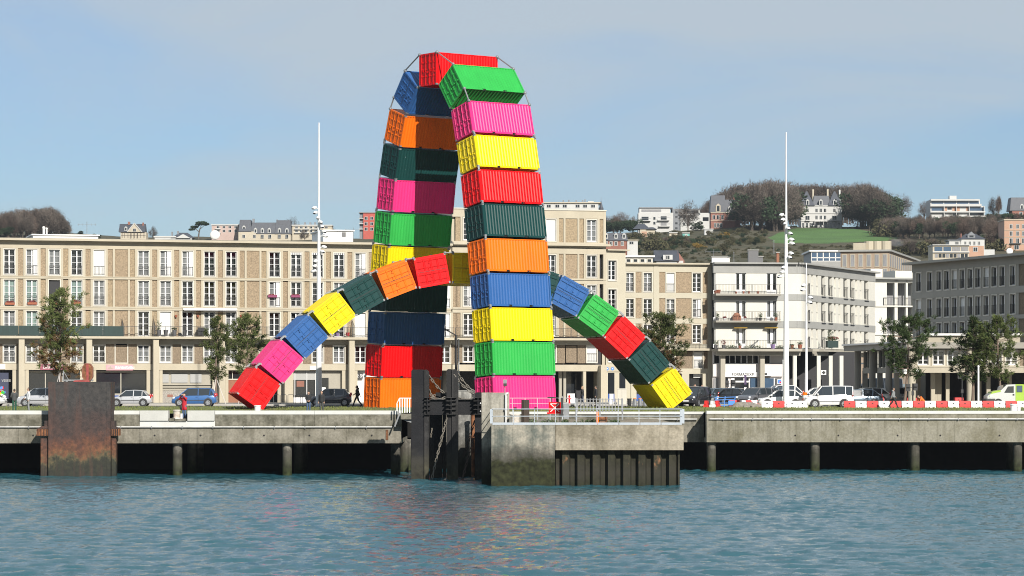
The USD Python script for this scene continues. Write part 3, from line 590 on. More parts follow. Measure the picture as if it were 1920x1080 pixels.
obj("shop_wall", MB().box(a, b, 0.7, 0.8, ZG, zt), M_["grey_beige"], bA); obj("shop_wall", MB().box(a, b, 0.3, 0.6, ZG, ZG + 1.2), M_["speckled_wall"], bA)
obj("shop_sill", MB().box(a, b, 0.25, 0.62, ZG + 1.2, ZG + 1.27).box(a, b, 0.45, 0.52, ZG + 1.5, ZG + 1.56).box(a, b, 0.45, 0.52, ZG + 1.75, ZG + 1.82), M_["grey_beige"], bA); obj("vent", MB().box(a + 0.5, a + 1.05, 0.28, 0.3, ZG + 0.55, ZG + 0.8), M_["wood_red"], bA)
a, b = bay(3); obj("shop_wall", MB().box(a, a + 2.1, 0.5, 0.6, ZG, zt - 0.95), M_["terracotta"], bA, label="terracotta shop wall")
f = MB().box(a, a + 2.1, 0.45, 0.6, zt - 0.95, zt - 0.85).box(a, a + 2.1, 0.45, 0.6, zt - 0.1, zt)
for q in (0, 0.45, 1.3, 2.02): f.box(a + q, a + q + 0.07, 0.45, 0.6, zt - 0.85, zt - 0.1)
obj("transom_frame", f, M_["pale_surround"], bA); obj("transom_glass", MB().box(a, a + 2.1, 0.62, 0.64, zt - 0.85, zt - 0.1), M_["dark_glass"], bA)
a, b = bay(4); f = MB()
u0 = A.u(544); w0 = b - u0
obj("shop_glass", MB().box(u0, u0 + 2.65, 0.55, 0.57, ZG + 0.5, zt - 0.95), M_["dark_glass"], bA); obj("shop_blind", MB().box(u0, u0 + 2.65, 0.5, 0.54, zt - 0.95, zt - 0.05), M_["roller_grey"], bA)
f.box(u0, u0 + 2.65, 0.4, 0.6, ZG, ZG + 0.5)
for q in (0, 0.52, 1.72, 2.6): f.box(u0 + q, u0 + q + 0.06, 0.42, 0.53, ZG + 0.5, zt - 0.05)
obj("shop_frame", f, M_["white_joinery"], bA); obj("shop_poster", MB().box(u0 + 0.75, u0 + 1.5, 0.52, 0.54, ZG + 1.55, zt - 1.05), M_["wood_red"], bA)
obj("shop_wall", MB().box(u0 + 2.65, b, 0.5, 0.7, ZG, zt), M_["grey_beige"], bA); obj("shop_door", MB().box(u0 + 2.95, u0 + 3.95, 0.44, 0.5, ZG, zt - 0.75), M_["dark_glass"], bA); obj("door_notice", MB().box(u0 + 3.2, u0 + 3.65, 0.41, 0.435, ZG + 0.3, ZG + 1.5), M_["white_joinery"], bA)
a, b = bay(5) if len(ucol) > 6 else (0, 0)
obj("shop_wall", MB().box(a, b, 0.5, 0.6, ZG, zt), M_["shutter_white"], bA)
# signs on the beam
plain("sign_plum", (0.25, 0.055, 0.09), 0.5); plain("sign_pink", (0.62, 0.30, 0.33), 0.5); plain("sign_white", (0.78, 0.78, 0.77), 0.5); plain("sign_black", (0.015, 0.015, 0.016), 0.5); plain("sign_blue", (0.04, 0.20, 0.55), 0.5); plain("letter_pale", (0.62, 0.58, 0.56), 0.5)
def facsign(F, px0, px1, py0, py1, m, label, text=None, tm="letter_pale", th=0.5, v=-0.14, name="shop_sign", tpos=(0.08, 0.25), bold=True, cat="sign", yoff=0.0, depth=0.05):
    u0, u1 = F.u(px0, v), F.u(px1, v); zc0, zc1 = F.z((px0 + px1) / 2, py1, v), F.z((px0 + px1) / 2, py0, v)
    c, s = math.cos(F.a), math.sin(F.a); loc = (F.o[0] + u0 * c - v * s, F.o[1] + u0 * s + v * c, zc0)
    t = thing(name, label, cat, loc, F.a); w, h = u1 - u0, zc1 - zc0
    obj("board", MB().box(0, w, 0, depth, 0, h), M_[m], t)
    if text:
        tmz = meshkit.text_mesh(text, h * th, 0.012, bold); vv = np.array(tmz.vertices)
        if tpos[0] is None: vv[:, 0] += (w - vv[:, 0].max()) / 2
        else: vv[:, 0] += w * tpos[0]
        vv = np.c_[vv[:, 0], -vv[:, 2] - 0.004, vv[:, 1] + h * tpos[1]]; obj("lettering", MB().add(vv, np.array(tmz.faces)), M_[tm], t)
    return t, w, h
facsign(A, 75, 127, 682.8, 693.7, "sign_plum", "plum red sign reading BAR LOSPI on the arcade beam", "BAR LOSPI", th=0.52, tpos=(None, 0.24))
t_, w_, h_ = facsign(A, 199, 249.5, 684, 694.2, "sign_pink", "pink sign reading Kanterbräu on the arcade beam", "Kanterbräu", "sign_white", th=0.5, tpos=(0.32, 0.27))
obj("emblem", MB().box(0.12, 0.7, -0.012, -0.002, 0.12, 0.17).box(0.2, 0.62, -0.012, -0.002, 0.2, 0.28).box(0.36, 0.46, -0.012, -0.002, 0.28, 0.4), M_["grey_beige"], t_)
facsign(A, -8, 9.7, 682.5, 692, "sign_white", "blank white sign board at the left edge of the arcade beam")
t_, w_, h_ = facsign(A, -6, 16, 699, 748, "shop_dark_blue", "dark blue shop window poster lettered VISES at the far left", "VISES", "roller_grey", th=0.085, tpos=(0.40, 0.66), v=0.3)
PC = random.Random(4)
for k in range(14):
    m = PC.choice(["container_red", "container_yellow", "sign_blue", "letter_pale", "container_green", "letter_pale"]); x, z, s = PC.uniform(0.2, w_ - 0.45), PC.uniform(0.1, 0.95), PC.uniform(0.12, 0.28)
    a = PC.uniform(-.6, .6); M = np.eye(4); M[0, 0] = M[2, 2] = math.cos(a); M[0, 2] = -math.sin(a); M[2, 0] = math.sin(a); M[:3, 3] = (x, -0.006 - k * 0.002, z)
    obj("picture", MB().box(0, s * 1.3, -0.001, 0, 0, s, M), M_[m], t_)
facsign(A, 666, 681, 700, 709.5, "sign_black", "black shop sign reading 2 35 beside the left tall leg", "2 35", "sign_white", th=0.55, tpos=(0.12, 0.22), v=0.1)
t_, w_, h_ = facsign(A, 581, 597, 686, 693.5, "sign_white", "small white and blue shop sign beside the lamp mast", "3", "sign_blue", th=0.8, tpos=(0.7, 0.1))
# flower boxes, pots and awnings of the block
def onfac(F, px, py, v):
    u = F.u(px, v); c, s = math.cos(F.a), math.sin(F.a); return (F.o[0] + u * c - v * s, F.o[1] + u * s + v * c, F.z(px, py, v))
mat("terracotta_pot", (0.30, 0.09, 0.045), rough=0.8, var=0.1); plain("pot_grey", (0.12, 0.12, 0.125), 0.5); plain("pot_purple", (0.30, 0.20, 0.42), 0.5); plain("pot_red", (0.45, 0.01, 0.015), 0.4); plain("pot_magenta", (0.20, 0.015, 0.08), 0.5)
mat("leaf_small", (0.045, 0.075, 0.02), rough=0.7, var=0.4, scale=6); mat("flower_red", (0.22, 0.03, 0.03), rough=0.7, var=0.3, scale=8)
def leaves(mb, c, r, n, s, seed, sz=1.0):
    q = np.random.RandomState(seed)
    for k in range(n):
        d = q.normal(size=3); d /= np.linalg.norm(d); p = np.array(c) + d * np.array(r) * q.rand() ** 0.4; a, b = q.normal(size=3), q.normal(size=3); a /= np.linalg.norm(a); b -= a * (a @ b); b /= np.linalg.norm(b)
        mb.add([p - a * s, p + b * s * 0.5, p + a * s, p - b * s * 0.5], [[0, 1, 2, 3]])
    return mb
def pot(loc, label, kind="pot", m="terracotta_pot", r=0.2, h=0.38, plant=0.35, seed=1, lm="leaf_small", cat="plant pot", box=False, rz=0):
    t = thing("flower_box" if box else "plant_pot", label, cat, loc, rz); p = MB()
    if box: p.box(-0.45, 0.45, -0.1, 0.1, 0, 0.2).box(-0.47, 0.47, -0.12, 0.12, 0.2, 0.23)
    else: p.cyl((0, 0, 0), (0, 0, h), r * 0.72, r, 12).cyl((0, 0, h), (0, 0, h + 0.03), r * 1.08, r * 1.08, 12)
    obj("container_box" if box else "pot", p, M_[m], t)
    if plant: obj("plant", leaves(MB(), (0, 0, (0.2 if box else h) + plant * 0.55), (0.42 if box else r * 1.3, 0.14 if box else r * 1.2, plant * 0.6), 90, 0.07, seed), M_[lm], t, kind="stuff")
    return t
for k, (px, py, w) in enumerate([(18.5, 571.5, "beside the left frame edge"), (60.5, 571, "second from the left frame edge"), (102, 571, "under the open dark window"), (143, 570.5, "just right of the left pine's top")]):
    pot(onfac(A, px, py, -0.16), f"terracotta window box with red flowers, {w}", m="terracotta_pot", box=True, seed=k, plant=0.2, lm="flower_red", rz=A.a, cat="flower box")
for k, (px, py, w) in enumerate([(510.7, 557.5, "left"), (554, 557.5, "right")]): pot(onfac(A, px, py, -0.2), f"magenta flower box on the {w} of the two windows above the yellow container", m="pot_magenta", box=True, plant=0.1, seed=40 + k, rz=A.a, lm="flower_red", cat="flower box")
for k, (px, lab, m, r, h, pl) in enumerate([(298, "tall grey pot with a bush, leftmost on the open balcony", "pot_grey", 0.22, 0.55, 0.9), (311, "tall empty grey pot, second on the open balcony", "pot_grey", 0.22, 0.55, 0), (327, "tall grey pot with a small plant, third on the open balcony", "pot_grey", 0.22, 0.55, 0.25),
        (337, "short dark pot between two tall grey pots", "black_rubber", 0.16, 0.28, 0), (347, "tall empty grey pot right of the short dark pot", "pot_grey", 0.2, 0.55, 0), (633, "dark purple pot with a plant on the balcony above the grey car", "pot_purple", 0.16, 0.28, 0.2), (652, "red ball shaped pot on the balcony left of the tall arch", "pot_red", 0.2, 0.32, 0)]):
    pot(onfac(A, px, 630, -0.9), lab, m=m, r=r, h=h, plant=pl, seed=60 + k)
for k, px in enumerate((330, 371, 411, 452)): pot(onfac(A, px, 595, -0.12), f"small terracotta wall pot between balcony windows, {['first', 'second', 'third', 'fourth'][k]} from the left", r=0.13, h=0.2, plant=0, seed=80 + k)
t = thing("awning", "rolled white awning above three balcony windows", "awning", onfac(A, 343, 583.5, -0.15), A.a); wA = A.u(444) - A.u(343)
obj("cassette", MB().box(0, wA, -0.22, 0.1, 0.12, 0.3), M_["shutter_white"], t); obj("fabric", MB().box(0.05, wA - 0.05, -0.5, -0.2, 0.02, 0.1), M_["curtain"], t)
for k, px in enumerate((555, 595, 635)):
    t = thing("window_valance", f"striped white valance over a top floor window, {['left', 'middle', 'right'][k]} of three", "valance", onfac(A, px, 478, 0.02), A.a); v_ = MB(); w_ = MB()
    for q in range(11): (v_ if q % 2 else w_).box(-0.52 + q * 0.095, -0.52 + q * 0.095 + 0.093, -0.03, 0.0, 0.0 + 0.03 * (q % 2), 0.32)
    obj("white_stripe", w_, M_["shutter_white"], t, kind="stuff"); obj("grey_stripe", v_, M_["pot_grey"], t, kind="stuff")
t = thing("patio_chair", "black woven armchair on the balcony right of the grey pots", "chair", onfac(A, 378, 630, -0.8), A.a); obj("seat", MB().box(-0.35, 0.35, -0.3, 0.3, 0.1, 0.42), M_["black_rubber"], t); obj("backrest", MB().box(-0.35, 0.35, 0.3, 0.4, 0.1, 0.85), M_["black_rubber"], t)
for s in (-1, 1): obj("armrest", MB().box(s * 0.35, s * 0.45, -0.3, 0.4, 0.1, 0.62), M_["black_rubber"], t)
# things on the roof
plain("roof_white", (0.72, 0.71, 0.68), 0.6)
rz = za(445.5)
def rooftop(name, label, cat, px0, px1, py0, py1, v, dep, m, F=A, extra=None):
    u0, u1 = F.u(px0, v), F.u(px1, v); z1 = F.z((px0 + px1) / 2, py0, v); zz = F.z((px0 + px1) / 2, py1, v); t = thing(name, label, cat, (F.o[0], F.o[1], 0), F.a)
    obj("walls", MB().box(u0, u1, v, v + dep, zz, z1 - 0.12), M_[m], t); obj("roof_slab", MB().box(u0 - 0.15, u1 + 0.15, v - 0.15, v + dep + 0.15, z1 - 0.12, z1), M_[m], t); return t, u0, u1, zz, z1
rooftop("roof_housing", "low white flat housing on the roof at the left", "roof structure", 62, 184, 439.5, 447, 3, 6, "roof_white")
t, u0, u1, zz, z1 = rooftop("roof_penthouse", "white windowless penthouse block on the roof beside the lamp mast", "roof structure", 606, 662, 431, 454, 3, 6, "roof_white")
obj("roof_window", MB().box(u0 + 1.9, u0 + 2.3, 2.96, 2.99, zz + 0.55, zz + 1.0), M_["pot_grey"], t); 
for k, (px, h, d) in enumerate([(82, 15, 0.32), (87.5, 13, 0.24)]):
    t = thing("roof_cowl", f"{'taller' if k == 0 else 'shorter'} white chimney cowl on the left roof", "chimney cowl", onfac(A, px, 440, 4)); hh = h / 19.0
    obj("pipe", MB().cyl((0, 0, 0), (0, 0, hh * 0.7), d * 0.35), M_["roof_white"], t); obj("cap", MB().ball((0, 0, hh * 0.85), d * 0.5, 1), M_["roof_white"], t)
def antenna(loc, h, label, bars=5):
    t = thing("antenna", label, "antenna", loc); obj("pole", MB().cyl((0, 0, 0), (0, 0, h), 0.025, n=6), M_["galvanised"], t); b = MB().bar((-0.9, 0, h * 0.82), (0.9, 0, h * 0.82), 0.025)
    for k in range(bars): x = -0.85 + k * 1.7 / (bars - 1); b.bar((x, -0.3, h * 0.82), (x, 0.3, h * 0.82), 0.02).bar((x, 0, h * 0.82 - 0.12), (x, 0, h * 0.82 + 0.12), 0.02)
    obj("aerial", b, M_["galvanised"], t); return t
antenna(onfac(A, 163, 446, 5), 1.6, "thin television antenna on the left roof"); antenna(onfac(A, 663, 447, 5), 1.1, "thin antenna at the right end of the left roof", 3)
t = thing("satellite_dish", "round white satellite dish on the roof left of centre", "satellite dish", onfac(A, 403, 449, 4)); obj("dish", MB().ball((0, 0, 0.45), 0.5, 2, (1, 0.35, 0.95)), M_["roof_white"], t, smooth=True); obj("mount", MB().cyl((0, 0.1, -0.2), (0, 0.1, 0.4), 0.04), M_["galvanised"], t)
# ---- the taller corner block behind the right leg, in line with the long block
bB = thing("corner_block", "taller beige corner block with a raised top storey, behind the right tall leg", "building", (A.o[0], A.o[1], 0), A.a)
def zB(py): return A.z(1080, py)
ROWS = [(zB(452.5), zB(412)), (zB(520), zB(478.5)), (zB(575.5), zB(534.5)), (zB(630), zB(590))]
uB0, uB1 = A.u(848), A.u(1136)
colB = [(A.u(1033) - 4 * A.u(1) * 0, 1)]
modB = (A.u(1109.5) - A.u(1033)) / 2
ub = [A.u(1109.5) - k * modB for k in range(0, 9) if A.u(1109.5) - k * modB > uB0 + 0.5]
fr = MB(); sB = {(0, 0): "curtain", (0, 2): "glass"}
for k, u in enumerate(ub):
    for j, (z0, z1) in enumerate(ROWS):
        lo, hi = z0 - 0.12, z1 + 0.12
        for s in (-1, 1): fr.box(u + s * 0.73 - 0.10, u + s * 0.73 + 0.10, -0.04, 0.35, lo, hi)
        obj("infill_panel", MB().box(u - modB + 0.83, u - 0.83, 0.07, 0.2, lo, hi), M_["aggregate_gold" if j == 0 else "aggregate"], bB)
        if k % 2: obj("infill_panel", MB().box(u - 0.63, u + 0.63, 0.06, 0.2, lo, hi), M_["aggregate_gold" if j == 0 else "aggregate"], bB)
        else: window(bB, u, z0, z1, 1.0, pick_style(), rail=j < 3 and j > 0)
    window(bB, u, zB(679), zB(649), 1.05, "shutter" if k == 0 else "glass", rail=k == 0, rows=3) if k % 2 == 0 else obj("infill_panel", MB().box(u - 0.56, u + 0.56, 0.04, 0.2, zB(680), zB(648)), M_["aggregate_dark"], bB)
    obj("infill_panel", MB().box(u - modB + 0.66, u - 0.66, 0.02, 0.2, zB(681), zB(647)), M_["aggregate_dark"], bB)
obj("infill_panel", MB().box(ub[0] + 0.83, uB1 - 0.28, 0.07, 0.2, ROWS[0][0] - .12, ROWS[0][1] + .12), M_["aggregate_gold"], bB)
e = [zB(393.5), ROWS[0][1] + 0.12]; fr.box(uB0, uB1, -0.03, 0.35, e[1], zB(395))
bands = [(ROWS[0][0] - 0.12, zB(457)), (zB(461.5), ROWS[1][1] + 0.12), (ROWS[1][0] - 0.12, ROWS[2][1] + 0.12), (ROWS[2][0] - 0.12, ROWS[3][1] + 0.12)]
for a, b in bands:
    fr.box(uB0, uB1, -0.05, 0.35, min(a, b), max(a, b) - 0.22) if abs(a - b) > 0.35 else None; fr.box(uB0, uB1, -0.09, 0.35, max(a, b) - 0.16, max(a, b))
fr.box(uB1 - 0.28, uB1, -0.04, 0.35, ROWS[3][0] - 0.1, zB(395))
obj("concrete_frame", fr, M_["beige_concrete"], bB)
obj("cornice", MB().box(uB0, uB1 + 0.35, -0.55, 0.4, zB(461.5), zB(457.5)), M_["beige_concrete"], bB); obj("cornice", MB().box(uB0 - 0.1, uB1 + 0.05, -0.12, 0.4, zB(395), zB(393)), M_["pale_surround"], bB)
obj("side_wall", MB().box(uB0, uB0 + 0.3, 0.35, 11, zB(461), zB(394)).box(uB1 - 0.3, uB1, 0.35, 11, 0.08, zB(394)).box(uB0, uB1, 10.7, 11, 0, zB(394)), M_["beige_concrete"], bB)
obj("roof", MB().box(uB0, uB1, 0.35, 11, zB(395), zB(394.2)), M_["roof_gravel"], bB); obj("interior", MB().box(uB0 + 0.3, uB1 - 0.3, 0.62, 0.7, zB(690), zB(396)), M_["interior_dark"], bB)
obj("balcony_slab", MB().box(uB0, uB1, -1.35, 0.35, zB(638.5), zB(634.5)), M_["beige_concrete"], bB); railing(bB, uB0, uB1, zB(634.5), -1.3)
obj("balcony_beam", MB().box(uB0, uB1, -0.05, 0.35, zB(647), zB(638.5)), M_["grey_beige"], bB)
obj("arcade_beam", MB().box(uB0, uB1, -0.10, 0.35, zB(696), zB(684)), M_["beige_concrete"], bB)
for px, w in ((853, .5), (940, .5), (1096, .30), (1127, .62)): u = A.u(px); obj("column", MB().box(u - w / 2, u + w / 2, -1.0 if w == .62 else -0.05, 0.5, 0.06, zB(685)), M_["beige_concrete"], bB)
for px in (1057, 1065): u = A.u(px); obj("column", MB().box(u - 0.14, u + 0.14, 1.2, 1.6, 0.06, zB(696)), M_["grey_beige"], bB)
obj("shop_window", MB().box(A.u(1062), A.u(1092), 2.2, 2.25, 0.5, zB(696)).box(A.u(1045), A.u(1056), 2.0, 2.05, 0.5, zB(696)), M_["dark_glass"], bB); obj("shop_back_wall", MB().box(uB0, uB1, 3.4, 3.5, 0, zB(690)), M_["interior_dark"], bB)
obj("arcade_ceiling", MB().box(uB0, uB1, 0.35, 3.5, zB(696), zB(695)), M_["grey_beige"], bB)
# blue lettered corner board
for k, px in enumerate((1138.5, 1148.5)):
    t = thing("round_sign", f"small round blue sign on the corner beam, {'left' if k == 0 else 'right'} of the pair", "sign", onfac(A, px, 691.5, -0.2), A.a)
    obj("disc", MB().cyl((0, 0.05, 0), (0, 0, 0), 0.17, n=16), M_["sign_blue"], t); obj("mark", MB().box(-0.07, 0.07, -0.01, 0.0, -0.03, 0.03).box(-0.03, 0.03, -0.01, 0, 0.04, 0.08), M_["sign_white"], t)
# ---- narrow set-back bay between the corner block and the lower block
S = through(1137, A.Y(1137) + 3.0, 1173, A.Y(1173) + 3.6)
bS = thing("stair_block", "narrow cream stair bay with one dark window per floor beside the corner block", "building", (S.o[0], S.o[1], 0), S.a)
def zS(py): return S.z(1150, py)
s0, s1 = S.u(1136.2), S.u(1173); uw = S.u(1148); mat("cream_wall", (0.45, 0.415, 0.325), rough=0.85, var=0.06, scale=0.6)
ws = [(zS(527), zS(487)), (zS(580.5), zS(541)), (zS(634), zS(595)), (zS(680), zS(648))]
edges = [zS(760)] + [z for w in reversed(ws) for z in w] + [zS(470)]
wl = MB().box(s0, uw - 0.6, 0, 0.4, 0.05, zS(470)).box(uw + 0.6, s1, 0, 0.4, 0.05, zS(470))
for a, b in zip(edges[0::2], edges[1::2]): wl.box(uw - 0.6, uw + 0.6, 0, 0.4, a, b)
obj("wall", wl, M_["cream_wall"], bS); obj("cornice", MB().box(s0, s1 + 0.3, -0.4, 8, zS(470), zS(467.5)), M_["beige_concrete"], bS); obj("side_wall", MB().box(s1 - 0.1, s1, 0.4, 8, 0, zS(470)), M_["cream_wall"], bS)
for j, (z0, z1) in enumerate(ws): window(bS, uw, z0 + 0.08, z1 - 0.08, 0.98, "glass", rail=j in (1, 2), depth=0.2)
obj("interior", MB().box(s0, s1, 0.75, 0.8, 0, zS(470)), M_["interior_dark"], bS); obj("band", MB().box(s0, s1, -0.08, 0, zS(697), zS(686)), M_["beige_concrete"], bS)
obj("doorway", MB().box(S.u(1140), S.u(1152), -0.01, 0.0, 0.9, zS(699)), M_["dark_glass"], bS); obj("door_panel", MB().box(S.u(1140), S.u(1152), -0.02, 0.0, 0.1, 0.9), M_["shop_blue"], bS)
obj("window_low", MB().box(S.u(1161), S.u(1172.5), -0.01, 0.0, 0.9, zS(699)), M_["dark_glass"], bS)
# ---- lower beige block to the right
Cc = through(1173, 312.0, 1337, 313.5)
bC = thing("lower_block", "lower beige block with brown panels between the stair bay and the white balconied house", "building", (Cc.o[0], Cc.o[1], 0), Cc.a)
def zC(py): return Cc.z(1250, py)
c0, c1 = Cc.u(1173), Cc.u(1337)
CR = [(zC(547), zC(512)), (zC(595), zC(561)), (zC(643), zC(609))]
CW_ = [1181, 1214.5, 1257, 1306.5]; fr = MB()
sty = {(0, 2): "shutter", (0, 0): "curtain", (0, 1): "curtain", (1, 2): "drape", (1, 3): "half", (1, 0): "glass", (1, 1): "glass"}
edges_c = [1170, 1192, 1226, 1235, 1268, 1296, 1320, 1329]
for j, (z0, z1) in enumerate(CR):
    for i, px in enumerate(CW_): window(bC, Cc.u(px), z0, z1, 0.92, sty.get((j, i), "glass"), rail=i != 3 or j == 1, rows=4)
    for a, b in ((1192, 1203), (1236, 1247.5), (1267.5, 1296.5), (1318, 1327)): obj("infill_panel", MB().box(Cc.u(a), Cc.u(b), 0.05, 0.2, z0 - 0.1, z1 + 0.1), M_["aggregate"], bC)
    for a, b in ((1173, 1174.5), (1188, 1192), (1203, 1207.3), (1221.8, 1236), (1247.5, 1250), (1264.2, 1267.5), (1296.5, 1299), (1314, 1318)): fr.box(Cc.u(a), Cc.u(b), 0, 0.3, z0 - 0.12, z1 + 0.12)
for a, b in ((zC(494.5), CR[0][1] + .12), (CR[0][0] - .12, CR[1][1] + .12), (CR[1][0] - .12, CR[2][1] + .12), (CR[2][0] - 0.12, zC(654))): fr.box(c0, c1, -0.02, 0.3, min(a, b), max(a, b))
fr.box(Cc.u(1327), c1, -0.12, 0.3, 0.06, zC(496)); fr.box(Cc.u(1226), Cc.u(1234.5), -0.06, 0, CR[2][0], zC(496))
obj("concrete_frame", fr, M_["cream_wall"], bC)
obj("cornice", MB().box(c0, c1 + 0.55, -0.45, 9, zC(496), zC(493.2)), M_["beige_concrete"], bC); obj("rear_wall", MB().box(c0, c1, 8.7, 9, 0, zC(496)).box(c1 - 0.3, c1, 0.3, 8.7, 0, zC(496)), M_["grey_beige"], bC)
obj("balcony_slab", MB().box(c0, c1, -1.0, 0.3, zC(657.5), zC(653.5)), M_["beige_concrete"], bC); railing(bC, c0, c1, zC(653.5), -0.95, h=0.95)
for i, px in enumerate((1181, 1214, 1257, 1309)): window(bC, Cc.u(px), zC(690), zC(661), 1.0, "shutter" if i == 3 else "glass", rail=True, rows=3)
for a, b in ((1192, 1205), (1224, 1247), (1267, 1299), (1318, 1327)): obj("infill_panel", MB().box(Cc.u(a), Cc.u(b), 0.05, 0.2, zC(692), zC(659)), M_["aggregate_dark"], bC)
fr2 = MB()
for a, b in ((1173, 1175), (1188, 1192), (1205, 1208), (1221, 1224), (1247, 1250), (1264, 1267), (1299, 1301.5), (1316.5, 1318)): fr2.box(Cc.u(a), Cc.u(b), 0.02, 0.3, zC(692), zC(657))
obj("mezzanine_frame", fr2, M_["grey_beige"], bC)
obj("arcade_beam", MB().box(c0, c1, -0.05, 0.35, zC(701), zC(691)), M_["cream_wall"], bC)
for px, w in ((1176, 0.35), (1188, 0.3), (1232, 0.4), (1285, 0.4), (1322, 0.28)): u = Cc.u(px); obj("column", MB().box(u - w, u + w, -0.1, 0.4, 0.06, zC(701)), M_["cream_wall"], bC)
obj("shop_window", MB().box(c0, c1, 0.8, 0.83, 0.8, zC(701)), M_["dark_glass"], bC); obj("shop_base", MB().box(c0, Cc.u(1232), 0.7, 0.83, 0.06, 0.8), M_["shop_blue"], bC); obj("shop_base", MB().box(Cc.u(1232), c1, 0.7, 0.83, 0.06, 0.8), M_["terracotta"], bC)
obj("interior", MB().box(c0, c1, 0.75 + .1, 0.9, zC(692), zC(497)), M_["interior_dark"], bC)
obj("shop_blind", MB().box(Cc.u(1302), Cc.u(1319), 0.55, 0.6, zC(708), zC(701)), M_["shutter_white"], bC)
# ---- the white house with balconies and the finned side
D = through(1337.5, 311.5, 1494, 313.0); D2 = through(1506, 313.7, 1640, 338.5)
bD = thing("white_house", "off-white apartment house with three planted balconies and a finned side wall", "building", (D.o[0], D.o[1], 0), D.a)
mat("offwhite_wall", (0.60, 0.585, 0.525), rough=0.85, var=0.05, scale=0.5); mat("house_grey", (0.30, 0.30, 0.285), rough=0.85, var=0.08, scale=0.6)
def zD(py): return D.z(1400, py)
d0, d1 = D.u(1337.5), D.u(1494)
DR = [(zD(551), zD(512)), (zD(601.5), zD(563)), (zD(652), zD(614.5))]; DWN = [(1337.5, 1342), (1379.5, 1399), (1437.5, 1457)]
w = MB()
for j, (z0, z1) in enumerate(DR):
    for a, b in ((1342, 1379.5), (1399, 1437.5), (1457, 1494)): w.box(D.u(a), D.u(b), 0, 0.35, z0, z1)
obj("wall", w, M_["offwhite_wall"], bD)
g = MB(); 
for a, b in ((DR[0][1], zD(495)), (DR[1][1], DR[0][0]), (DR[2][1], DR[1][0])): g.box(d0, d1, -0.06, 0.35, a, b)
obj("grey_band", g, M_["house_grey"], bD)
for j, (z0, z1) in enumerate(DR):
    for i, (a, b) in enumerate(DWN):
        ua, ubb = D.u(a), D.u(b); f = MB(); y = 0.12; mid = (ua + ubb) / 2
        if i: f.box(ua, ua + 0.09, y, y + 0.06, z0, z1).box(ubb - 0.09, ubb, y, y + 0.06, z0, z1).box(mid - 0.16, mid + 0.16, y, y + 0.06, z0, z1).box(ua, ubb, y + 0.003, y + 0.055, z0, z0 + 0.45).box(ua, ubb, y + 0.002, y + 0.057, z1 - 0.08, z1)
        else: f.box(ubb - 0.09, ubb, y, y + 0.06, z0, z1).box(ua, ubb, y + 0.003, y + 0.055, z0, z0 + 0.4)
        p = obj("french_window", f, M_["white_joinery"], bD)
        obj("pane", MB().add([[ua, y + 0.03, z0], [ubb, y + 0.03, z0], [ubb, y + 0.03, z1], [ua, y + 0.03, z1]], [[0, 1, 2, 3]]), M_["window_glass"], p)
        if j and i:
            n = 10; xs = np.linspace(ua + 0.1, ubb - 0.1, n); wv = 0.03 * np.where(np.arange(n) % 2, 1, -1); gg = np.array([[(x, y + 0.2 + dd, z) for x, dd in zip(xs, wv)] for z in (z0, z1)]); gg[0, :, 0] = np.where(xs < mid, ua + 0.1 + (xs - ua - 0.1) * 0.6, ubb - 0.1 - (ubb - 0.1 - xs) * 0.6); obj("curtain", MB().grid(gg), M_["curtain" if j == 2 or i == 2 else "interior_grey"], p)
obj("interior", MB().box(d0, d1, 0.7, 0.8, zD(660), zD(496)), M_["interior_dark"], bD)
for j, (zt_, zb_) in enumerate(((zD(551), zD(555)), (zD(601.5), zD(605)))):
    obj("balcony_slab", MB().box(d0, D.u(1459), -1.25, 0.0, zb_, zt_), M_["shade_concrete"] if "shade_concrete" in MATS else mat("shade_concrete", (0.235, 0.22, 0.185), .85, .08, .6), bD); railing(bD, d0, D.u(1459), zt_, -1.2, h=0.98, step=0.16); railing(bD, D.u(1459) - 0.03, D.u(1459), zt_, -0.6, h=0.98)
# corner chamfer, side
def loc2(F, px, v=0.0):
    u = F.u(px, v); c, s = math.cos(F.a), math.sin(F.a); return np.array([F.o[0] + u * c - v * s, F.o[1] + u * s + v * c])
def inD(p): c, s = math.cos(D.a), math.sin(D.a); q = np.array(p[:2]) - np.array(D.o); return np.array([q[0] * c + q[1] * s, -q[0] * s + q[1] * c])
cA, cB, cC_ = inD(loc2(D, 1494)), inD(loc2(D2, 1506)), inD(loc2(D2, 1640))
def wallstrip(mb, pts, z0, z1, off=0.0, thick=0.3):
    for p, q in zip(pts[:-1], pts[1:]):
        p, q = np.array(p), np.array(q); t = (q - p) / np.linalg.norm(q - p); n = np.array([t[1], -t[0]]); a, b = p + n * off, q + n * off; c, d = q - n * thick, p - n * thick
        mb.add([[*a, z0], [*b, z0], [*c, z0], [*d, z0], [*a, z1], [*b, z1], [*c, z1], [*d, z1]], [[0, 3, 2, 1], [4, 5, 6, 7], [0, 1, 5, 4], [1, 2, 6, 5], [2, 3, 7, 6], [3, 0, 4, 7]])
    return mb
tS = (cC_ - cB) / np.linalg.norm(cC_ - cB); LS = np.linalg.norm(cC_ - cB); rzS = math.atan2(tS[1], tS[0])
MS = TR(cB[0], cB[1], 0, rzS)
arc = [cA + (cB - cA) * k / 4 + np.array([tS[1], -tS[0]]) * 0.12 * math.sin(math.pi * k / 4) for k in range(5)]
w = MB(); g = MB()
bandsz = [(DR[0][1], zD(495)), (DR[1][1], DR[0][0]), (DR[2][1], DR[1][0])]
for (z0, z1) in DR: wallstrip(w, arc, z0, z1)
for a, b in bandsz: wallstrip(g, arc, a, b, 0.06)
for a, b in bandsz: g.plus(MB().box(0, LS, -0.10, 0.3, a, b), MS)
for (z0, z1) in DR: w.plus(MB().box(0, LS, 0.28, 0.5, z0, z1), MS)
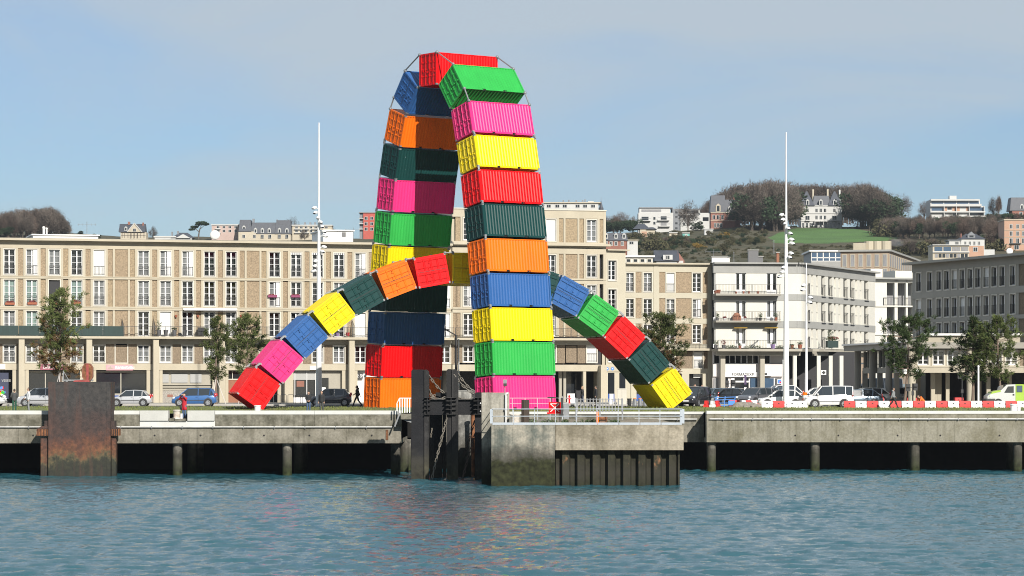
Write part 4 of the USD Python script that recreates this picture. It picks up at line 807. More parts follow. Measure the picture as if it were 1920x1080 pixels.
def su(px): # distance along the side wall under a pixel column
    return D2.u(px) 
fins = [1513, 1519.5, 1526, 1531, 1537, 1540, 1548, 1550, 1560, 1563, 1570, 1576, 1583, 1586, 1596, 1602, 1609, 1617, 1628, 1639.5]
wins = [(1513, 1519), (1541, 1548), (1551.5, 1560), (1581, 1589), (1594, 1601), (1620, 1627)]
fw = MB(); edges2 = []
slots = [(1513.5, 1516.5, 1), (1520.5, 1524, 0), (1529.5, 1533, 0), (1539, 1546, 1), (1552, 1559.5, 1), (1563, 1567, 0), (1571.5, 1575, 0), (1580.5, 1588, 1), (1593, 1600, 1), (1603, 1607, 0), (1611.5, 1615, 0), (1619.5, 1627, 1)]
prev = 0.0
for a, b, isw in slots:
    ua, ubb = su(a), su(b)
    for (z0, z1) in DR: fw.plus(MB().box(prev, ua, -0.04, 0.28, z0, z1), MS)
    for j, (z0, z1) in enumerate(DR):
        if isw:
            zz = z0 + 1.25; obj("side_window", MB().box(ua, ubb, 0.262, 0.278, z0 + 0.2, z1 - 0.25).at(MS), M_["dark_glass"], bD)
            r = MB().box(ua - 0.02, ubb + 0.02, -0.14, -0.11, zz - 0.05, zz).box(ua - 0.02, ubb + 0.02, -0.14, -0.11, z0 + 0.1, z0 + 0.13).box(ua, ubb, -0.16, -0.04, z0 - 0.18, z0 - 0.05)
            for q in range(6): x = ua + (q + 0.5) * (ubb - ua) / 6; r.box(x - 0.012, x + 0.012, -0.135, -0.115, z0 + 0.1, zz)
            obj("guard_rail", r.at(MS), M_["black_iron"], bD)
        else:
            fw.plus(MB().box(ua, ubb, 0.05, 0.277, z0, z0 + 1.15).box(ua, ubb, -0.02, 0.05, z0 + 1.05, z0 + 1.15), MS)
    prev = ubb
for (z0, z1) in DR: fw.plus(MB().box(prev, LS, -0.04, 0.28, z0, z1), MS)
obj("side_wall", w, M_["offwhite_wall"], bD); obj("wall_fin", fw, M_["offwhite_wall"], bD, kind="stuff"); obj("grey_band", g, M_["house_grey"], bD)
co = MB().box(d0, d1, -0.5, 0.4, zD(495), zD(492)); wallstrip(co, arc, zD(495), zD(492), 0.5); co.plus(MB().box(-0.05, LS + 0.6, -0.55, 0.3, zD(495), zD(492)), MS); obj("cornice", co, M_["house_grey"], bD)
obj("roof", MB().add([[d0, 0, zD(492.6)], [*arc[0], zD(492.6)], [*arc[2], zD(492.6)], [*cB, zD(492.6)], [*cC_, zD(492.6)], [d0, cC_[1], zD(492.6)]], [[0, 1, 2, 3], [0, 3, 4, 5]]), M_["roof_gravel"], bD)
nS = np.array([tS[1], -tS[0]])
obj("end_wall", MB().plus(MB().box(LS - 0.3, LS, 0.3, 6, zD(660), zD(496)), MS), M_["offwhite_wall"], bD)
# the canopy slab that runs round the foot of the house, its columns and the shops under it
cp = MB().box(d0, d1, -2.3, 3.5, zD(659), zD(654.5)); wallstrip(cp, [inD(loc2(D, 1494)) + np.array([0, 0]), cB, inD(loc2(D2, 1615))], zD(659), zD(654.5), 2.3, 3.5); obj("canopy", cp, M_["grey_beige"], bD)
railing(bD, d0, d1, zD(654.5), -2.2, h=0.95, step=0.16)
obj("canopy_beam", MB().box(d0, d1, -1.5, -1.1, zD(667), zD(659)).plus(MB().box(-0.2, su(1615), -1.5, -1.1, zD(667), zD(659)), MS), M_["grey_beige"], bD)
for px in (1352, 1426): u = D.u(px); obj("column", MB().box(u - 0.25, u + 0.25, -0.9, -0.4, 0.06, zD(659)), M_["grey_beige"], bD)
for px in (1490, 1534.5, 1557, 1577): u = D.u(px, -1.3); obj("column", MB().box(u - 0.2, u + 0.2, -1.5, -1.1, 0.06, zD(667)), M_["offwhite_wall"], bD)
f = MB(); gl = MB()
for a, b in ((1339, 1350), (1358, 1423), (1431, 1445)):
    ua, ubb = D.u(a), D.u(b); n = max(1, round((ubb - ua) / 0.66)); gl.box(ua, ubb, 0.3, 0.32, zD(681), zD(666)); f.box(ua, ubb, 0.12, 0.32, zD(682.5), zD(681))
    for k in range(n + 1): x = ua + (ubb - ua) * k / n; f.box(x - 0.05, x + 0.05, 0.2, 0.3, zD(681), zD(666))
obj("strip_glass", gl, M_["dark_glass"], bD); obj("strip_frame", f, M_["white_joinery"], bD)
obj("mezzanine_wall", MB().box(d0, D.u(1470), 0.35, 0.5, 0.06, zD(659)).box(d0, D.u(1468), 0.1, 0.35, zD(706), zD(682.5)), M_["letter_pale"], bD)
for a, b, m in ((1339, 1348, "curtain"), (1359, 1366, "dark_glass"), (1372, 1378, "white_joinery"), (1379, 1405, "dark_glass"), (1408, 1421, "blue_glass"), (1432, 1452, "blue_glass"), (1455, 1466, "interior_grey")): obj("shop_window", MB().box(D.u(a), D.u(b), 0.25, 0.3, 0.4, zD(709)), M_[m], bD)
obj("shop_frame", MB().box(D.u(1377), D.u(1407), 0.2, 0.24, zD(717), zD(714)).box(D.u(1395), D.u(1396.5), 0.2, 0.24, zD(714), zD(709)), M_["white_joinery"], bD)
facsign(D, 1357, 1422, 697.5, 706.5, "sign_white", "white shop sign reading FORMADEXP under the canopy", "FORMADEXP", "sign_black", th=0.56, tpos=(0.23, 0.22), v=0.0, bold=True)
t_, w_, h_ = facsign(D, 1430, 1447, 697.5, 705, "sign_white", "small white sign with a black label right of the lettered shop sign"); obj("label_plate", MB().box(0.12, 0.5, -0.01, 0, 0.1, 0.32), M_["sign_black"], t_)
obj("interior", MB().box(D.u(1470), D.u(1612, 3.4), 3.4, 3.5, 0.06, zD(659)), M_["interior_dark"], bD)
facsign(D, 1539.5, 1549, 694, 703, "sign_white", "square white hanging sign with a black mark between columns", "◆", "sign_black", th=0.6, tpos=(None, 0.2), v=-0.9)
t_, w_, h_ = facsign(D, 1457.5, 1466, 711, 720, "sign_white", "blue and red square parking sign left of the big right mast", v=-2.6); obj("blue_field", MB().box(0.05, w_ - 0.05, -0.01, 0, 0.05, h_ - 0.05), M_["sign_blue"], t_); obj("red_ring", MB().box(w_ * .5, w_ * .78, -0.015, -0.01, h_ * .2, h_ * .5), M_["container_red"], t_)
# planters on the balconies
k = 0
for px, py, lab, m, r, pl in ((1342, 551, "terracotta pot pair's left one on the upper balcony", "terracotta_pot", .2, 0), (1347, 551, "terracotta pot pair's right one on the upper balcony", "terracotta_pot", .24, 0), (1380, 551, "small terracotta pot left of the upper folding chair", "terracotta_pot", .13, 0), (1394, 551, "small terracotta pot right of the upper folding chair", "terracotta_pot", .15, 0), (1404, 551, "small terracotta pot in the middle of the upper balcony", "terracotta_pot", .13, 0), (1421, 551, "small terracotta pot before the right upper window", "terracotta_pot", .14, 0),
        (1345, 601.5, "pot with a leafy plant at the left end of the middle balcony", "pot_grey", .18, .5), (1359, 601.5, "white pot with red flowers on the middle balcony", "shutter_white", .16, .2), (1397, 601.5, "white pot with red flowers beside the brown armchair", "shutter_white", .14, .2), (1425.5, 601.5, "black pot with a tall plant on the middle balcony", "black_rubber", .17, .55), (1455, 601.5, "pot with a dense plant at the right end of the middle balcony", "terracotta_pot", .2, .5),
        (1342, 654, "dark pot with a plant, leftmost on the lower terrace", "pot_grey", .22, .5), (1357, 654, "pot with a red leaved plant on the lower terrace", "pot_grey", .22, .55), (1387, 654, "terracotta pot before the left terrace window", "terracotta_pot", .18, .25), (1449, 654, "lilac pot with a dark plant before the right terrace window", "pot_purple", .27, .3), (1500, 654, "terracotta pot with yellow flowers left of the slim mast", "terracotta_pot", .26, .3), (1485, 654, "low terracotta bowl right of the big mast", "terracotta_pot", .2, .15)):
    loc = onfac(D, px, py, -0.8 if py < 650 else -1.6); pot(loc, lab, m=m, r=r, h=r * 1.7, plant=pl, seed=200 + k, lm="flower_red" if "red" in lab else "leaf_small"); k += 1
for q, (px, w_) in enumerate(((1412, 1.1), (1470, 1.2), (1371, 0.8))):
    t = thing("terrace_shrub", ["low spreading shrub in the middle of the lower terrace", "low shrub behind the big right mast", "small dry shrub left on the lower terrace"][q], "shrub", onfac(D, px, 654.5, -1.6)); obj("foliage", leaves(MB(), (0, 0, 0.2), (w_, 0.4, 0.25), 220, 0.08, 300 + q), M_["leaf_small"], t, kind="stuff"); obj("stem", MB().cyl((0, 0, 0), (0, 0, 0.25), 0.03), M_["wood_red"], t)
t = thing("armchair", "reddish brown armchair on the middle balcony", "armchair", onfac(D, 1381.5, 601.5, -0.5)); obj("seat", MB().box(-.35, .35, -.3, .3, 0, .4), M_["terracotta"], t); obj("backrest", MB().ball((0, .25, .5), .4, 2, (1, .4, 1)), M_["terracotta"], t, smooth=True); [obj("armrest", MB().box(s * .35, s * .45, -.3, .3, 0, .55), M_["terracotta"], t) for s in (-1, 1)]
t = thing("deck_chair", "grey folding deck chair on the lower terrace", "deck chair", onfac(D, 1413, 654.5, -1.7), 0.2); obj("frame", MB().bar((-.5, -.2, .05), (.5, -.2, .9), .04).bar((-.5, .2, .05), (.5, .2, .9), .04).bar((.3, -.2, .05), (-.3, -.2, .5), .04).bar((.3, .2, .05), (-.3, .2, .5), .04), M_["galvanised"], t); obj("cloth", MB().bar((-.3, 0, .3), (.5, 0, .95), .38, .02), M_["curtain"], t)
t = thing("terrace_trough", "long dark green trough with flowering plants on the curved terrace", "planter", onfac(D2, 1560, 652, -2.0), D2.a * 0.3); obj("trough", MB().box(-.65, .65, -.25, .25, 0, .75), M_["balcony_green"], t); obj("plants", leaves(leaves(MB(), (0, 0, 1.0), (.8, .3, .3), 260, .08, 401), (-.2, 0, 1.5), (.4, .25, .6), 120, .07, 402), M_["leaf_small"], t, kind="stuff"); obj("flowers", leaves(MB(), (.1, -.05, 1.05), (.75, .3, .25), 90, .07, 403), M_["flower_red"], t, kind="stuff")
for q, (a, b) in enumerate(((1376, 1400), (1433, 1457.5))):
    t = thing("door_awning", f"small yellow awning over the {['left', 'right'][q]} terrace window", "awning", onfac(D, a, 615, -0.05)); wa = D.u(b) - D.u(a); obj("fabric", MB().add([[0, 0, .12], [wa, 0, .12], [wa, -.5, 0], [0, -.5, 0]], [[0, 3, 2, 1]]).box(0, wa, -.52, -.5, -.03, 0), mat("awning_ochre", (.42, .27, .05), .8, .15, 3), t)
antenna(onfac(D, 1338, 493, 6), 1.5, "thin antenna on the roof edge right of the lower block", 3)
for q, (px, py, w, h, m, lab) in enumerate(((1412, 493, 1.1, 1.35, "pot_grey", "dark square chimney on the white house"), (1424, 494, .7, .7, "pot_grey", "shorter dark chimney beside the big dark one"), (1349, 493, 1.7, .6, "roof_white", "low white chimney stack at the left of the white house"), (1360, 493, .9, .55, "roof_white", "low white vent stack with a black cowl"), (1458, 493.5, .28, 1.1, "terracotta", "slim terracotta chimney left of the big mast"))):
    t = thing("chimney", lab, "chimney", onfac(D, px, py, 3.0)); obj("stack", MB().box(-w / 2, w / 2, -.4, .4, 0, h), M_[m], t); obj("cap", MB().box(-w / 2 - .08, w / 2 + .08, -.48, .48, h, h + .1), M_["house_grey"], t)
# ---- loggia house behind
E_ = through(1640, 345.0, 1718, 347.0)
bE = thing("loggia_house", "cream house with deep columned loggias behind the white house", "building", (E_.o[0], E_.o[1], 0), E_.a); def_z = lambda py: E_.z(1680, py)
e0, e1 = E_.u(1636), E_.u(1740); obj("wall", MB().box(e0, E_.u(1663), 0, .3, 0, def_z(527)), M_["offwhite_wall"], bE)
for j, (a, b) in enumerate(((573, 523), (626, 576), (680, 632))):
    obj("floor_slab", MB().box(e0, e1, -.15, 4, def_z(a + 2.5), def_z(a)), M_["offwhite_wall"], bE); obj("loggia_wall", MB().box(E_.u(1663), e1, 2.6, 2.8, def_z(a), def_z(b)), M_["curtain"], bE); obj("loggia_glass", MB().box(E_.u(1664), E_.u(1674), 2.5, 2.58, def_z(a - 2), def_z(b + 4)), M_["dark_glass"], bE)
    for px, w_ in ((1680, .42), (1700, .28), (1712, .2)): u = E_.u(px); obj("column", MB().box(u - w_ / 2, u + w_ / 2, -.05, .4, def_z(a), def_z(b)), M_["offwhite_wall"], bE)
    railing(bE, E_.u(1656), e1, def_z(a), -.1, h=.95, step=.2)
obj("cornice", MB().box(e0, e1, -.7, 4, def_z(524), def_z(521)), M_["house_grey"], bE); obj("frieze", MB().box(e0, e1, -.05, 4, def_z(530), def_z(524)), M_["offwhite_wall"], bE)
obj("roof_room", MB().box(E_.u(1640), E_.u(1662), 1.0, 4, def_z(521), def_z(504)), M_["offwhite_wall"], bE); obj("roof_room", MB().box(E_.u(1686), e1, 1.0, 4, def_z(521), def_z(507)), M_["offwhite_wall"], bE)
# ---- dark grey block on the right, its long face turned from the sun
Fx0, Fy0 = X(1711, 290.0), 290.0; FF = through(1711, 290.0, 1922, 268.5)
bF = thing("grey_block", "long grey apartment block in shade with rows of narrow windows at the right edge", "building", (FF.o[0], FF.o[1], 0), FF.a)
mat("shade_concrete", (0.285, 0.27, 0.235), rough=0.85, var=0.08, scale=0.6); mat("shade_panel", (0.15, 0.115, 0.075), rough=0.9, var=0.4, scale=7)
def zF(py): return Z(py, 290.0)
FR = [(zF(549), zF(511)), (zF(599), zF(561)), (zF(645), zF(606))]; fcols = [1723, 1743.5, 1761, 1775.5, 1790, 1804.5, 1819.5, 1834, 1849.5, 1864.5, 1879.5, 1899]
fu = [FF.u(px) for px in fcols]; f0, f1 = FF.u(1711), FF.u(1990); w = MB()
xs_ = [f0] + [v for u in fu for v in (u - .62, u + .62)] + [f1]
for a, b in zip(xs_[0::2], xs_[1::2]):
    for (z0, z1) in FR:
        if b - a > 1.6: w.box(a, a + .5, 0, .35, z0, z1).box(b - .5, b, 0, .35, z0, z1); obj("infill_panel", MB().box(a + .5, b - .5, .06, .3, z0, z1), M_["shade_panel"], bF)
        else: w.box(a, b, 0, .35, z0, z1)
for a, b in ((FR[0][1], zF(497)), (FR[1][1], FR[0][0]), (FR[2][1], FR[1][0]), (zF(662), FR[2][0])): w.box(f0, f1, -.06, .35, a, b)
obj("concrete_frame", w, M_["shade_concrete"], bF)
for j, (z0, z1) in enumerate(FR):
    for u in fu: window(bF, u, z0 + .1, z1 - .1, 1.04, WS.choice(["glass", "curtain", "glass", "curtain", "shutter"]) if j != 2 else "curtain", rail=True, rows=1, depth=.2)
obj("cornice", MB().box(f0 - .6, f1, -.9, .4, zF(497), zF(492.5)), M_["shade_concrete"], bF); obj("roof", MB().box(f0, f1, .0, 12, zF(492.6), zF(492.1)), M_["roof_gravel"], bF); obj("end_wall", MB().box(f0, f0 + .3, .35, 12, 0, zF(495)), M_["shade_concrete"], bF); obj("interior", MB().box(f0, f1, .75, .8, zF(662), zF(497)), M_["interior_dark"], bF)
t = thing("satellite_dish", "round white satellite dish on the grey block's roof", "satellite dish", onfac(FF, 1893, 477, 1.5)); obj("dish", MB().ball((0, 0, .3), .32, 2, (1, .35, .95)), M_["roof_white"], t, smooth=True); obj("mount", MB().cyl((0, .1, -.3), (0, .1, .3), .04), M_["galvanised"], t)
# ---- two storey arcade wing in front of it
G1 = Fac(X(1703, 268.0), 268.0, 0.0); gx = lambda px: X(px, 268.0) - G1.o[0]; zG = lambda py: Z(py, 268.0)
bG = thing("arcade_wing", "low arcade wing on round columns with a cream front under the grey block", "building", (G1.o[0], G1.o[1], 0), 0.0)
mat("arcade_cream", (0.40, 0.36, 0.28), rough=0.85, var=0.08, scale=.7, stretch=(1, 1, .4)); g1 = gx(1990)
# side wing direction, running back to the left
sd = np.array([X(1612, 290.0) - G1.o[0], 290.0 - 268.0]); sl = np.linalg.norm(sd); sdn = sd / sl; MG = frameM((0, 0, 0), (-sdn[0], -sdn[1], 0), (sdn[1] * -1, sdn[0] * 1, 0) if False else (sdn[1], -sdn[0], 0), (0, 0, 1))
obj("upper_wall", MB().box(gx(1735), g1, -.0 + .6, .9, zG(642), zG(629)), M_["arcade_cream"], bG); obj("gutter", MB().box(gx(1735), g1, .3, .9, zG(629), zG(625)), M_["roof_white"], bG)
sl_ = MB().box(gx(1700), g1, -1.0, 8, zG(653.5), zG(650)).box(gx(1735), g1, -.6, 8, zG(650), zG(642)); sl_.add([[-.3, -1.0, zG(653.5)], [sd[0] - 1.6, sd[1], zG(653.5)], [sd[0] + 4, sd[1], zG(653.5)], [5, 0, zG(653.5)], [-.3, -1.0, zG(642)], [sd[0] - 1.6, sd[1], zG(642)], [sd[0] + 4, sd[1], zG(642)], [5, 0, zG(642)]], [[0, 1, 2, 3], [7, 6, 5, 4], [4, 5, 1, 0], [5, 6, 2, 1], [7, 4, 0, 3], [6, 7, 3, 2]])
obj("roof_slab", sl_, M_["shade_concrete"], bG)
obj("roof_edge", MB().bar((-.35, -1.1, zG(641)), (sd[0] - 1.7, sd[1], zG(641)), .25, .16), M_["roof_white"], bG)
obj("roof_room", MB().box(.4, 5, 14, 18, zG(642), zG(632)), M_["shade_concrete"], bG)
for u in (gx(1709), gx(1819), gx(1930)): obj("round_column", MB().cyl((u, -.3, .05), (u, -.3, zG(653.5)), .36, n=16), M_["arcade_cream"], bG, smooth=40)
for q in (0.34, 0.68, 1.0): p = sd * q; obj("round_column", MB().cyl((p[0] - .2, p[1], .05), (p[0] - .2, p[1], zG(653.5)), .33, n=16), M_["shade_concrete"], bG, smooth=40)
wz0, wz1 = zG(686), zG(655.5)
wpx = [1731, 1759.5, 1787, 1812, 1841, 1868, 1896]; ww = [gx(p) for p in wpx]; wl = MB(); xs_ = [gx(1713)] + [v for u in ww for v in (u - .6, u + .6)] + [g1]
for a, b in zip(xs_[0::2], xs_[1::2]):
    if b - a > .75: obj("infill_panel", MB().box(a + .2, b - .2, .05, .3, wz0, wz1), M_["aggregate_dark"], bG); wl.box(a, a + .2, 0, .35, wz0, wz1).box(b - .2, b, 0, .35, wz0, wz1)
    else: wl.box(a, b, 0, .35, wz0, wz1)
wl.box(gx(1713), g1, -.05, .35, zG(699), wz0 - .12).box(gx(1713), g1, -.1, .35, wz0 - .12, wz0); obj("front_wall", wl, M_["arcade_cream"], bG)
for u in ww: window(bG, u, wz0 + .1, wz1 - .1, 1.0, "glass", rows=3, depth=.18)
# shaded side rooms between the columns
for q0, q1 in ((.06, .30), (.38, .64), (.71, .96)):
    p, r_ = sd * q0, sd * q1; b1 = MB(); 
    b1.bar((p[0] + .3, p[1], zG(693)), (r_[0] + .3, r_[1], zG(693)), .4, .55); obj("side_beam", b1, M_["shade_concrete"], bG)
    n = 3
    for k in range(n): c = p + (r_ - p) * (k + .5) / n; obj("side_window", MB().bar((*(c - sdn * .55 + np.array([.35, 0])), zG(671)), (*(c + sdn * .55 + np.array([.35, 0])), zG(671)), .06, 1.55), M_["dark_glass"], bG)
    for k in range(n + 1): c = p + (r_ - p) * k / n; obj("mullion", MB().box(c[0] + .2, c[0] + .45, c[1] - .12, c[1] + .12, zG(688), zG(654)), M_["shade_concrete"], bG)
    c = r_; obj("pillar", MB().box(c[0] + .1, c[0] + .6, c[1] - .25, c[1] + .25, .05, zG(693)), M_["shade_concrete"], bG)
for px in (1733, 1741, 1757, 1765, 1772, 1785, 1828, 1850, 1862, 1905): u = gx(px); obj("inner_pillar", MB().box(u - .18, u + .18, 2.5 + (px % 7) * .8, 3.0 + (px % 7) * .8, .05, zG(699)), M_["arcade_cream"], bG)
obj("arcade_ceiling", MB().box(gx(1713), g1, .35, 9, zG(699), zG(698)), M_["shade_concrete"], bG); obj("back_wall", MB().box(gx(1762), g1, 9, 9.2, .05, zG(699)), M_["interior_dark"], bG)
facsign(G1, 1715, 1724, 691.5, 697.5, "sign_white", "small white plate on the arcade beam by the corner column")
# ---- blocks peeping over the roofs
def simple_block(label, px0, px1, py0, Y0, Y1, rows, ncol, m, wm="dark_glass", fr="pale_surround", py_base=720, depth=12, style="cols", wfrac=.45, name="far_block", side=None, roofm="house_grey", win_h=.62, nside=9):
    F = through(px0, Y0, px1, Y1); z1 = F.z(px0, py0); t = thing(name, label, "building", (F.o[0], F.o[1], 0), F.a); L = F.u(px1); zb = F.z(px0, py_base)
    obj("wall", MB().box(0, L, 0, depth, zb, z1 - .25), M_[m], t); obj("roof", MB().box(-.3, L + .3, -.35, depth + .3, z1 - .25, z1), M_[roofm], t)
    for (pa, pb) in rows:
        za_, zb_ = F.z(px0, pb), F.z(px0, pa)
        for k in range(ncol):
            c = L * (k + .5) / ncol; w_ = L / ncol * wfrac / 2
            p = obj("window", MB().box(c - w_ - .1, c + w_ + .1, -.06, .02, za_ - .1, zb_ + .1), M_[fr], t); obj("pane", MB().box(c - w_, c + w_, -.075, -.062, za_, zb_), M_[wm], p)
        if side:
            for k in range(nside):
                c = depth * (k + .5) / nside; w_ = depth / nside * .28
                p = obj("window", MB().box(L - .02, L + .05, c - w_ - .1, c + w_ + .1, za_ - .1, zb_ + .1), M_[fr], t); obj("pane", MB().box(L + .05, L + .065, c - w_, c + w_, za_, zb_), M_[side], p)
    return t, F, L, z1
mat("pinkish_brick", (0.33, 0.25, 0.185), rough=.85, var=.1, scale=1); 
t, F, L, z1 = simple_block("tan and pink apartment block peeping over the loggia house", 1576, 1667, 469, 396, 394.3, [(478, 500), (505, 523)], 6, "pinkish_brick", fr="beige_concrete", wm="curtain", depth=34, side="curtain", nside=14)
for k in range(3): obj("roof_vent", MB().cyl((L * (.5 + .17 * k), 5, z1), (L * (.5 + .17 * k), 5, z1 + 1.4), .75, n=12), M_["beige_concrete"], t)
obj("roof_room", MB().box(L * .2, L * .45, 3, 8, z1, z1 + 1.1), M_["beige_concrete"], t)
simple_block("long blue glazed office block with white roof edge peeping over the roofs", 1521, 1578, 469, 460, 460, [(474, 482), (484, 489)], 5, "house_grey", wm="blue_glass", fr="roof_white", wfrac=.82, roofm="roof_white")
simple_block("low white flat-roofed house between the stair bay and the dark slate roof", 1172, 1224, 479, 420, 420, [(486, 491)], 4, "offwhite_wall", roofm="roof_white", wfrac=.5)
# ------------------------------------------------------------------ the hill behind the town
CREST = ([-400, 0, 150, 250, 500, 800, 1100, 1200, 1330, 1400, 1500, 1650, 1720, 1800, 1920, 2300], [428, 432, 437, 445, 447, 448, 441, 434, 424, 420, 424, 424, 420, 405, 398, 392])
HY0, HY1 = 560.0, 1450.0
def crest(px): return float(np.interp(px, *CREST))
def hill_py(px, Y):
    t = min(1.0, max(0.0, (Y - HY0) / (HY1 - HY0))); c = crest(px); return c + (620 - c) * (1 - t) ** 1.8
def hill_Y(px, py):
    c = crest(px); f = max(0.0, (py - c) / (620 - c)); return HY0 + (HY1 - HY0) * (1 - f ** (1 / 1.8))
def hill_w(x, Y): return (meshkit.fbm(np.array([x / 40, Y / 40, 0.0]), 3, 4) - .5) * 2.0 * min(1, max(0, (Y - HY0) / 200))
def hill(px, py): Y = hill_Y(px, py); p = P(px, py, Y); p[2] += hill_w(p[0], Y); return p
C("hill_scrub", (0.115, 0.100, 0.062), (0.055, 0.060, 0.032), scale=0.07, streak=0.0, rough=0.95)
mat("lawn", (0.066, 0.150, 0.024), rough=0.95, var=0.22, scale=0.05)
pxs = np.linspace(-420, 2340, 140); Ys = np.concatenate([np.linspace(HY0, HY1, 34), [1520, 1700, 2600]])
g = np.zeros((len(Ys), len(pxs), 3))
for i, Y in enumerate(Ys):
    for j, px in enumerate(pxs):
        Yc = min(Y, HY1); z = Z(hill_py(px, Yc), Yc)
        g[i, j] = (X(px, Y), Y, (z if Y <= HY1 else z - (Y - HY1) * .004) + hill_w(X(px, Y), Y))
obj("hill", MB().grid(g), MATS["hill_scrub"], kind="structure", smooth=True)
lw = MB(); r = np.random.RandomState(8); nu, nv = 70, 22
def lawn_pt(u, v):
    a, b = np.interp(v, [0, .5, 1], [1478, 1440, 1452]), np.interp(v, [0, .45, .8, 1], [1598, 1674, 1684, 1655]); e = 7 * (meshkit.fbm(np.array([v * 7, 3.3, u * 2]), 3, 2) - .5)
    px = a + (b - a) * u + e; p = hill(px, 429.5 + v * 26 + 5 * (meshkit.fbm(np.array([u * 9, v * 2, 1.0]), 3, 5) - .5) * (v > .3)); p[2] += .5 * min(1, 8 * u, 8 * (1 - u), 8 * v, 8 * (1 - v)) ** .5 - .1; return p
obj("hill_lawn", MB().grid(np.array([[lawn_pt(u, v) for u in np.linspace(0, 1, nu)] for v in np.linspace(0, 1, nv)])[::-1]), MATS["lawn"], kind="stuff", smooth=True)
# --- far trees
mat("bark_far", (0.12, 0.10, 0.085), rough=.9, var=.25, scale=.5)
def leafmat(name, color, var=0.35, scale=0.25, trans=0.3, space="pos"):
    c = np.array(color, float); lo, hi = c * (1 - var), c * (1 + var)
    MATS[name] = usdkit.material(stage, "/World/Looks/" + name, {"g": ("geometry", {}), "oi": ("object_info", {}), "n": ("noise_texture", {"scale": scale, "detail": 4.0}), "r": ("rgb_ramp", {"ramp": [(.3, lo), (.7, hi)]}),
        "hs": ("hsv", {"fac": 1.0}), "mr": ("map_range", {"from_min": 0., "from_max": 1., "to_min": .72, "to_max": 1.25}), "d": ("diffuse_bsdf", {}), "t": ("translucent_bsdf", {}), "m": ("mix_closure", {"fac": trans})},
        [("g.position", "n.vector"), ("n.fac", "r.fac"), ("r.color", "hs.color"), ("oi.random", "mr.value"), ("mr.result", "hs.value"), ("hs.color", "d.color"), ("hs.color", "t.color"), ("d.BSDF", "m.closure1"), ("t.BSDF", "m.closure2")], surface="m.closure"); return MATS[name]
leafmat("twig_brown", (0.125, 0.105, 0.090), .3, .15); leafmat("twig_red", (0.135, 0.102, 0.084), .3, .15); leafmat("ever_far", (0.042, 0.062, 0.036), .45, .3); leafmat("shrub_far", (0.085, 0.080, 0.045), .35, .3); leafmat("shrub_gold", (0.19, 0.125, 0.035), .35, .3)
def bare_crown(seed, h=13.5, w=4.6, twigs=2600, zc=.57, zr=.44):
    """leafless tree seen from afar: trunk, limbs reaching to a rounded crown, fine twigs in clumps"""
    r = np.random.RandomState(seed); wood, tw_ = MB(), MB(); wood.cyl((0, 0, 0), (0, 0, h * .3), h * .024, h * .018, 6); tips = []
    for k in range(26):
        d = r.normal(size=3); d[2] = abs(d[2]) * 1.1 - .35; d /= np.linalg.norm(d); q = np.array([0, 0, h * zc]) + d * np.array([w, w, h * zr]) * r.uniform(.7, .95); b = np.array([0, 0, h * r.uniform(.16, .34)]); m = (b + q) / 2 + np.array([0, 0, -h * .03]); wood.tube([b, m, q], [h * .012, h * .007, h * .003], 4); tips += [q, m * .4 + q * .6]
    V, Fc = [], []
    for k in range(twigs):
        c = tips[r.randint(len(tips))]; p = c + r.normal(0, .16, 3) * np.array([w, w, h * zr]); o = p - np.array([0, 0, h * .3]); o /= np.linalg.norm(o); e = o + r.normal(0, .5, 3); e /= np.linalg.norm(e); s_ = np.cross(e, r.normal(size=3)); s_ /= np.linalg.norm(s_); L = h * r.uniform(.04, .085); j = 3 * k
        V += [p - s_ * .006 * h, p + s_ * .006 * h, p + e * L]; Fc.append([j, j + 1, j + 2])
    return wood, tw_.add(V, Fc)
def leafy(seed, h=9.0, w=4.0, n=1500, s=.38, lobes=9, zc=.58, zr=.42):
    r = np.random.RandomState(seed); m = MB(); V, Fc = [], []
    cs = [np.array([r.normal(0, .42) * w, r.normal(0, .42) * w, h * (zc + r.uniform(-zr, zr) * .8)]) for _ in range(lobes)]; rs = [w * r.uniform(.32, .62) for _ in range(lobes)]
    for k in range(n):
        i = r.randint(lobes); d = r.normal(size=3); d /= np.linalg.norm(d); p = cs[i] + d * rs[i] * np.array([1, 1, .8]) * r.uniform(.65, 1.05); a, b = r.normal(size=3), r.normal(size=3); a /= np.linalg.norm(a); b -= a * (a @ b); b /= np.linalg.norm(b)
        V += [p - a * s, p - b * s * .6, p + a * s, p + b * s * .6]; j = 4 * k; Fc += [[j, j + 1, j + 2], [j, j + 2, j + 3]]
    return m.add(V, Fc)
TREES = {}
